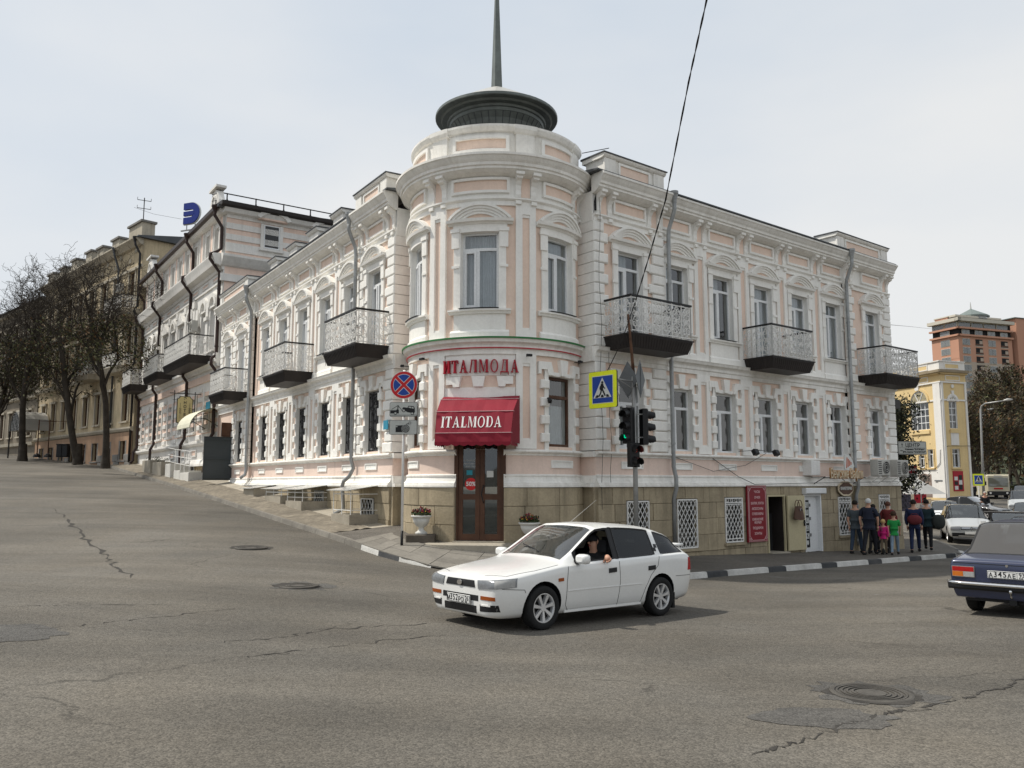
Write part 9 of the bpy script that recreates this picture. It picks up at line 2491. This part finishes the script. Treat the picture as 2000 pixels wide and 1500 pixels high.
def bag(label, p, s, col, M, round_=True, cat='bag', name='bag'):
 o = thing(name, label, cat, tuple(M @ Vector(p))); mb = MB(); mb.sm = True
 P = []
 for i in range(9):
  ph = PI * i / 8; P.append([(p[0] + s[0] * math.sin(ph) ** .7 * math.cos(t), p[1] + s[1] * math.sin(ph) ** .7 * math.sin(t), p[2] - s[2] * math.cos(ph)) for t in [2 * PI * q / 14 for q in range(15)]])
 mb.quadgrid(P, cloth(col)); put('body', mb, o, M)
 mb = MB(); mb.tube([(p[0] - s[0] * .6, p[1], p[2] + s[2] * .7), (p[0] - s[0] * .3, p[1], p[2] + s[2] * 1.25), (p[0] + s[0] * .3, p[1], p[2] + s[2] * 1.25), (p[0] + s[0] * .6, p[1], p[2] + s[2] * .7)], .012, cloth(col), 5); put('handle', mb, o, M)
 return o
gp = 'people walking along the right pavement'
H_ = 48
person('man in grey t-shirt and blue jeans beside the barred basement window', *at(1667, 27.9), 40, 1.74, (.07, .085, .095), (.035, .055, .085), sleeves='short', stride=.22, arms=((-.25, .3), (.3, .4)), group=gp)
person('stout man in navy t-shirt with white cap and dark trousers', *at(1693, 27.4), 40, 1.80, (.018, .022, .038), (.014, .015, .02), sleeves='short', hat=(.62, .62, .60), stride=.30, bulk=1.18, arms=((-.12, .15), (.1, .2)), group=gp)
t_, Mj, k_, wr_ = person('bare headed person in maroon jacket beside the child in green', *at(1731, 28.8), 38, 1.72, (.13, .022, .022), (.022, .02, .022), hair=(.10, .045, .03), bulk=1.15, stride=-.25, group=gp)
person('woman in dark clothes mostly hidden behind the stout man', *at(1702, 28.6), 40, 1.62, (.02, .02, .022), (.03, .03, .032), group=gp)
person('small child in pink jacket and yellow hat', *at(1720, 27.6), 35, 1.10, (.52, .02, .16), (.16, .12, .08), hat=(.55, .36, .16), child=True, stride=.07, group=gp)
person('child in bright green t-shirt and pale jeans', *at(1741, 27.5), 30, 1.36, (.02, .26, .06), (.19, .26, .33), sleeves='short', hair=(.05, .028, .016), child=True, stride=.30, arms=((-.35, .3), (.3, .2)), group=gp)
t1, M1, k1, w1 = person('man in dark blue tracksuit with a bag slung on his back', *at(1781, 29.2), 30, 1.80, (.016, .024, .065), (.014, .022, .062), stride=.30, bulk=1.1, arms=((-.1, .2), (.05, .2)), group=gp)
bag('red and beige shoulder bag on the back of the man in the blue tracksuit', (.03, -.21, 1.12), (.24, .12, .17), (.14, .025, .03), M1)
t2, M2_, k2, w2 = person('man in black cap and dark teal jacket carrying a round bag', *at(1806, 30.2), 28, 1.78, (.012, .028, .034), (.012, .012, .014), hat=(.012, .012, .012), stride=-.32, arms=((-.05, .3), (.15, .8)), group=gp)
bag('round dark green bag held by the man in the black cap', (.36, .02, 1.0), (.23, .15, .26), (.035, .04, .036), M2_)
person('person in white shirt and red bag far behind the two men', *at(1804, 40), 200, 1.72, (.62, .60, .60), (.05, .05, .06), hair=(.015, .012, .012), group=gp)
x_, y_ = (1921 - 1000) / 1621 * 52, 52.0
t3, M3_, k3, w3 = person('bent person in black with pale scarf crossing near the yellow crossing sign', x_, y_, G(x_, y_), 205, 1.70, (.018, .018, .02), (.016, .016, .018), hair=(.45, .43, .40), lean=.25)
bag('pale rucksack on the bent person in black', (.0, -.22, 1.18), (.16, .12, .20), (.45, .42, .34), M3_)
x_, y_ = (1901 - 1000) / 1621 * 82, 82.0
person('dark figure standing under the trees right of the yellow building', x_, y_, G(x_, y_) + .1, 195, 1.74, (.016, .017, .02), (.014, .014, .016), stride=.05)
# pushchair among the group
px_, py_, pz_ = at(1710, 27.9)
pc = thing('pushchair', 'dark pushchair between the stout man and the child in pink', 'pushchair', (px_, py_, pz_)); Mp_ = T(px_, py_, pz_) @ RZ(-R_(40))
mb = MB(); mb.sm = True; P = [[(.19 * math.cos(a), -.25 + .28 * math.sin(a) * q, .45 + .36 * q) for a in [PI * i / 8 for i in range(9)]] for q in (0, .5, 1.0)]; mb.quadgrid(P, cloth((.03, .03, .034))); put('hood', mb, pc, Mp_)
mb = MB(); mb.cbox(-.19, .19, -.25, .2, .38, .48, .03, cloth((.03, .03, .034))); put('seat', mb, pc, Mp_)
for x in (-.22, .22):
 for y in (-.30, .30):
  mb = MB(); mb.lathe([(.09, -.02), (.11, 0), (.09, .02)], 14, (0, 0), 'rubber'); put('wheel', mb, pc, Mp_ @ T(x, y, .11) @ RY(PI / 2))
 mb = MB(); mb.tube([(x, .30, .11), (x * .9, .0, .45), (x * .9, -.45, 1.0)], .012, 'pole_grey', 5); put('frame_tube', mb, pc, Mp_)
mb = MB(); mb.tube([(-.2, -.45, 1.0), (.2, -.45, 1.0)], .016, 'black_plastic', 6); put('handle', mb, pc, Mp_)
# driver of the white estate, arm on the window sill
dv = thing('person', 'driver in black with a cap, one hand out of the white estate car window', 'person', tuple(Mcar @ Vector((-.02, .38, .5))))
Md = Mcar
DZ = -.09
V = [(-.10, .36, .46), (-.16, .36, .70), (-.19, .36, .90), (-.17, .36, 1.02), (-.13, .37, 1.09), (-.10, .38, 1.15), (-.11, .38, 1.235), (-.13, .38, 1.285), (.12, .30, .52), (.40, .28, .56), (.55, .28, .30), (.12, .46, .52), (.40, .46, .56), (.55, .46, .30),
  (-.16, .52, .97), (-.10, .66, .86), (-.02, .80, .955), (-.16, .20, .97), (.02, .16, .78), (.24, .24, .86)]
V = [(a_ - .06 if i_ < 16 and i_ not in (8, 9, 10, 11, 12, 13) else a_, b_, c_ + DZ if i_ not in (15, 16) else c_) for i_, (a_, b_, c_) in enumerate(V)]
Ed = [(0, 1), (1, 2), (2, 3), (3, 4), (4, 5), (5, 6), (6, 7), (0, 8), (8, 9), (9, 10), (0, 11), (11, 12), (12, 13), (3, 14), (14, 15), (15, 16), (3, 17), (17, 18), (18, 19)]
Rd = [.13, .13, .14, .09, .052, .066, .080, .055, .085, .07, .05, .085, .07, .05, .058, .045, .032, .058, .045, .032]
link('body', skin(V, Ed, Rd, 'skin'), dv, Md)
ids = [0, 1, 2, 3, 4, 14, 15, 17, 18]; mp_ = {i: n for n, i in enumerate(ids)}
link('jacket', skin([V[i] for i in ids], [(mp_[a], mp_[b_]) for a, b_ in Ed if a in mp_ and b_ in mp_], [Rd[i] + .022 for i in ids], cloth((.012, .012, .013))), dv, Md)
ids = [0, 8, 9, 10, 11, 12, 13]; mp_ = {i: n for n, i in enumerate(ids)}
link('trousers', skin([V[i] for i in ids], [(mp_[a], mp_[b_]) for a, b_ in Ed if a in mp_ and b_ in mp_], [Rd[i] + .016 for i in ids], cloth((.014, .014, .018))), dv, Md)
mb = MB(); hand(mb, V[16], (.25, .45, -.28), 1.25, 1, .55); put('hand', mb, dv, Md); mb = MB(); hand(mb, V[19], (.8, .2, -.1), 1.0, -1, .8); put('hand', mb, dv, Md)
mb = MB(); mb.sm = True; c = Vector((-.17, .38, 1.235 + DZ)); P = [[tuple(c + Vector((.105 * math.sin(ph) * math.cos(th), .09 * math.sin(ph) * math.sin(th), .095 * math.cos(ph) + .012))) for th in [2 * PI * q / 16 for q in range(17)]] for ph in [PI / 2 * i / 6 for i in range(7)]]
mb.quadgrid(P, cloth((.012, .012, .013))); mb.add([tuple(c + Vector(q)) for q in ((.08, -.06, .03), (.19, -.045, .02), (.20, 0, .02), (.19, .045, .02), (.08, .06, .03))], [(0, 1, 2, 3, 4)], cloth((.012, .012, .013))); put('cap', mb, dv, Md, fix=False)
mb = MB(); mb.tube([c + Vector((.085, .0, .005)), c + Vector((.108, .0, -.02)), c + Vector((.085, 0, -.035))], [.010, .015, .010], 'skin', 6); mb.tube([c + Vector((.085, -.05, .012)), c + Vector((.09, 0, .014)), c + Vector((.085, .05, .012))], .014, 'sign_black', 6); mb.tube([c + Vector((.078, -.025, -.06)), c + Vector((.082, .025, -.06))], .006, 'letter_red', 5)
for sd in (-1, 1): mb.tube([c + Vector((-.005, sd * .082, -.025)), c + Vector((0, sd * .09, .005)), c + Vector((-.01, sd * .084, .03))], [.008, .014, .008], 'skin', 6)
put('face', mb, dv, Md)
# ================================================================== trees
mat('bark', (.045, .037, .029), .95, .35, 3.0, .2, 20, bump=.7, bs=18); mat('bark_brown', (.062, .050, .037), .95, .3, 3.0)
mat('leaf_olive', (.080, .082, .034), .8, .45, .8, .3, 9); mat('leaf_rust', (.10, .055, .022), .8, .4, 1.2, .3, 9); mat('leaf_dark', (.016, .020, .012), .8, .4, 2, .3, 12); mat('leaf_brown', (.060, .050, .032), .9, .35, .6, .3, 9)
def grow_tree(seed, H, r0, spread=.9, levels=4, fork=.35, kids=(5, 6, 6, 5), leaf=None, nleaf=0, lsize=.14, lz=(0, 1), straight=.12, lean=(0, 0), bark='bark', up=.35, twig=.006):
 r = random.Random(seed); tr = MB(); cr = MB(); tr.sm = True; tips = []
 def branch(p, d, rad, ln, lev):
  n = 5 if lev < 2 else (4 if lev == 2 else 3)
  pts = [p.copy()]; rs_ = [rad]; q = p.copy(); dd = d.copy()
  for i in range(n):
   j = straight * (.45 if lev == 0 else 1 + lev * .9)
   dd = (dd + Vector((r.gauss(0, j), r.gauss(0, j), r.gauss(0, j) + (.06 * up if lev else 0)))).normalized()
   q = q + dd * ln / n; pts.append(q.copy()); rs_.append(max(twig, rad * (1 - (.45 if lev == 0 else .78) * (i + 1) / n)))
  (tr if lev < 2 else cr).tube(pts, rs_, bark, 9 if lev == 0 else (6 if lev == 1 else (4 if lev == 2 else 3)), caps=False)
  if lev >= 2: tips.extend(pts[1:])
  if lev < levels:
   nk = kids[lev]
   for k in range(nk):
    t = (fork + (1 - fork) * (k + r.random()) / nk) if lev == 0 else (.18 + .80 * (k + r.random()) / nk)
    i = min(n - 1, int(t * n)); pp = pts[i].lerp(pts[i + 1], t * n - i)
    ax_ = (pts[i + 1] - pts[i]).normalized(); az = 2.4 * k + r.uniform(-.6, .6); side = ax_.orthogonal().normalized(); side.rotate(Matrix.Rotation(az, 3, ax_))
    ang = r.uniform(.55, 1.05) * spread
    nd = (ax_ * math.cos(ang) + side * math.sin(ang) + Vector((0, 0, up * .5))).normalized()
    rr = rs_[i] * r.uniform(.45, .65); ll = ln * r.uniform(.42, .62) * (1.0 if lev else 1 - .35 * (t - fork) / (1 - fork + .01))
    branch(pp, nd, max(twig, rr), ll, lev + 1)
 branch(Vector((0, 0, -.3)), Vector((lean[0], lean[1], 1)).normalized(), r0, H * .72, 0)
 if nleaf:
  ok = [p for p in tips if lz[0] * H <= p.z <= lz[1] * H]
  for _ in range(nleaf if ok else 0):
   p = r.choice(ok) + Vector((r.gauss(0, .22), r.gauss(0, .22), r.gauss(0, .2))); s_ = lsize * r.uniform(.5, 1.2)
   n_ = Vector((r.gauss(0, 1), r.gauss(0, 1), r.gauss(0, 1))).normalized(); u = n_.orthogonal().normalized(); v = n_.cross(u)
   cr.add([tuple(p + u * s_), tuple(p + v * s_ * .5), tuple(p - u * s_), tuple(p - v * s_ * .5)], [(0, 1, 2, 3)], r.choice(leaf))
 # root flare
 tr.tube([(0, 0, -.3), (0, 0, .25), (0, 0, .9)], [r0 * 1.5, r0 * 1.15, r0 * 1.0], bark, 10, caps=False)
 return tr.mesh('trunk', fix=False), cr.mesh('crown', fix=False)
OL = ['leaf_olive', 'leaf_olive', 'leaf_olive', 'leaf_rust', 'leaf_dark']
TA = grow_tree(3, 13.2, .20, .8, 4, .38, (8, 7, 7, 6), OL, 2600, .095, (.26, .62), up=.55, twig=.009)
TB = grow_tree(8, 11.5, .21, .95, 4, .32, (8, 7, 7, 6), OL, 2400, .095, (.24, .62), lean=(-.2, 0), up=.55, twig=.009)
TC = grow_tree(14, 13.0, .23, .85, 4, .40, (8, 7, 7, 6), OL, 2200, .095, (.24, .6), up=.6, twig=.009)
def plant_tree(src, label, x, y, z, rz, s, group, name='tree', cat='tree'):
 t = thing(name, label, cat, (x, y, z), 0, group); M = T(x, y, z) @ RZ(rz) @ Matrix.Scale(s, 4)
 link('trunk', src[0], t, M); c = link('crown', src[1], t, M); return t
gl_t = 'bare street trees along the left pavement'
for src, px, py, Y, rz, s, lab in ((TA, 206, 905, 49, 3.4, 1.0, 'tall dark street tree nearest the pink house, sparse leaves low in its crown'), (TB, 152, 897, 60, 1.2, 1.25, 'leaning street tree left of the tall nearest one'), (TC, 44, 893, 64, 2.2, 1.15, 'thick trunked street tree near the left edge'),
         (TA, 70, 893, 76, 3.3, 1.0, 'slim street tree behind the thick trunked one at left'), (TB, -30, 893, 66, 5.0, 1.15, 'street tree cut by the left edge of the view'), (TC, 108, 890, 84, 4.1, 1.05, 'distant street tree between the leaning and the thick trunked ones')):
 p = pw(px, py, Y); plant_tree(src, lab, p.x, p.y, p.z, rz, s, gl_t)
# wooded slope at the far right
def hz_(x, y):
 t = max(0.0, min(1.0, (y - 104) / 130)); k = max(0.0, min(1.0, (x - 38) / 25)); return -1.5 + (24 * t ** .8) * k + (.4 * math.sin(x * .3) + .4 * math.cos(y * .23)) * t
b = MB(); b.sm = True
b.quadgrid([[(x, y, hz_(x, y)) for y in range(98, 330, 6)] for x in range(30, 230, 6)], 'hill_green'); tag(put('hillside', b, fix=False), kind='structure')
BR_ = ['leaf_brown', 'leaf_brown', 'leaf_olive', 'leaf_rust']
TD = grow_tree(21, 12, .24, .85, 4, .25, (9, 6, 6, 4), BR_, 2600, .20, (.2, 1.0), up=.6, bark='bark_brown', twig=.012)
TE = grow_tree(33, 10.5, .22, 1.0, 4, .22, (9, 6, 6, 4), BR_, 3000, .20, (.15, 1.0), up=.5, bark='bark_brown', twig=.012)
r_ = random.Random(2); gr_t = 'brown budding trees on the far right slope'
spots = [(1898, 88, .95), (1912, 104, 1.1), (1932, 112, 1.1), (1950, 118, 1.15), (1972, 116, 1.15), (1990, 110, 1.15), (2012, 120, 1.2), (1922, 142, 1.2), (1944, 150, 1.25), (1966, 146, 1.25), (1990, 150, 1.3)]
labs = ['nearest slope tree beside the yellow building', 'tall brown tree behind the curved street lamp', 'brown tree just right of the curved street lamp', 'bushy brown tree above the minibus', 'brown tree above the right side of the minibus', 'rightmost near brown tree of the slope', 'brown tree cut by the right edge of the view', 'far crown at the left end of the wood under the block of flats', 'far crown second from the left under the block of flats', 'far crown third from the left under the block of flats', 'rightmost far crown under the block of flats']
for i, (px, Y, s) in enumerate(spots):
 x = (px - 1000) / 1621 * Y; z = max(hz_(x, Y), G(x, Y)) if Y < 105 else hz_(x, Y)
 plant_tree((TD, TE)[i % 2], labs[i] if i < len(labs) else 'brown budding tree in the wood on the far slope', x, Y, z, r_.uniform(0, 6), s, gr_t)
mb = MB(); r_ = random.Random(6)
for k in range(9000):
 Y = r_.uniform(103, 230); x = r_.uniform(44, 44 + Y * .5); z = hz_(x, Y) + r_.uniform(0, 1.6) ** 1.3; s_ = r_.uniform(.2, .6)
 n_ = Vector((r_.gauss(0, 1), r_.gauss(0, 1), r_.gauss(0, 1))).normalized(); u = n_.orthogonal().normalized() * s_; v = n_.cross(u) * .7; p = Vector((x, Y, z))
 mb.add([tuple(p + u), tuple(p + v), tuple(p - u), tuple(p - v)], [(0, 1, 2, 3)], r_.choice(['leaf_olive', 'leaf_brown', 'leaf_brown', 'leaf_dark', 'leaf_rust']))
tag(put('undergrowth', mb, fix=False), 'brown and olive scrub covering the far slope', kind='stuff')
# dark evergreen beside the far corner
TF = grow_tree(41, 6.6, .12, .42, 3, .25, (14, 8, 7), ['leaf_dark', 'leaf_dark', 'leaf_dark', 'leaf_olive'], 16000, .085, (.22, 1.1), up=.9)
p = pw(1748, 1000, 40); plant_tree(TF, 'dense dark evergreen tree beside the far corner of the building', p.x - .2, 40, G(p.x, 40), .5, 1.0, None)
# dark balcony slab and canopy on the end wall behind the far corner
eb = piece('end_balcony', fc, None, lambda mb: (mb.box(18.15, 19.3, .3, 2.6, 4.95, 5.25, 'slab_dark'), mb.box(18.15, 19.3, .3, 2.6, 5.25, 5.30, 'iron_black')), 0, 0, 0, bld)
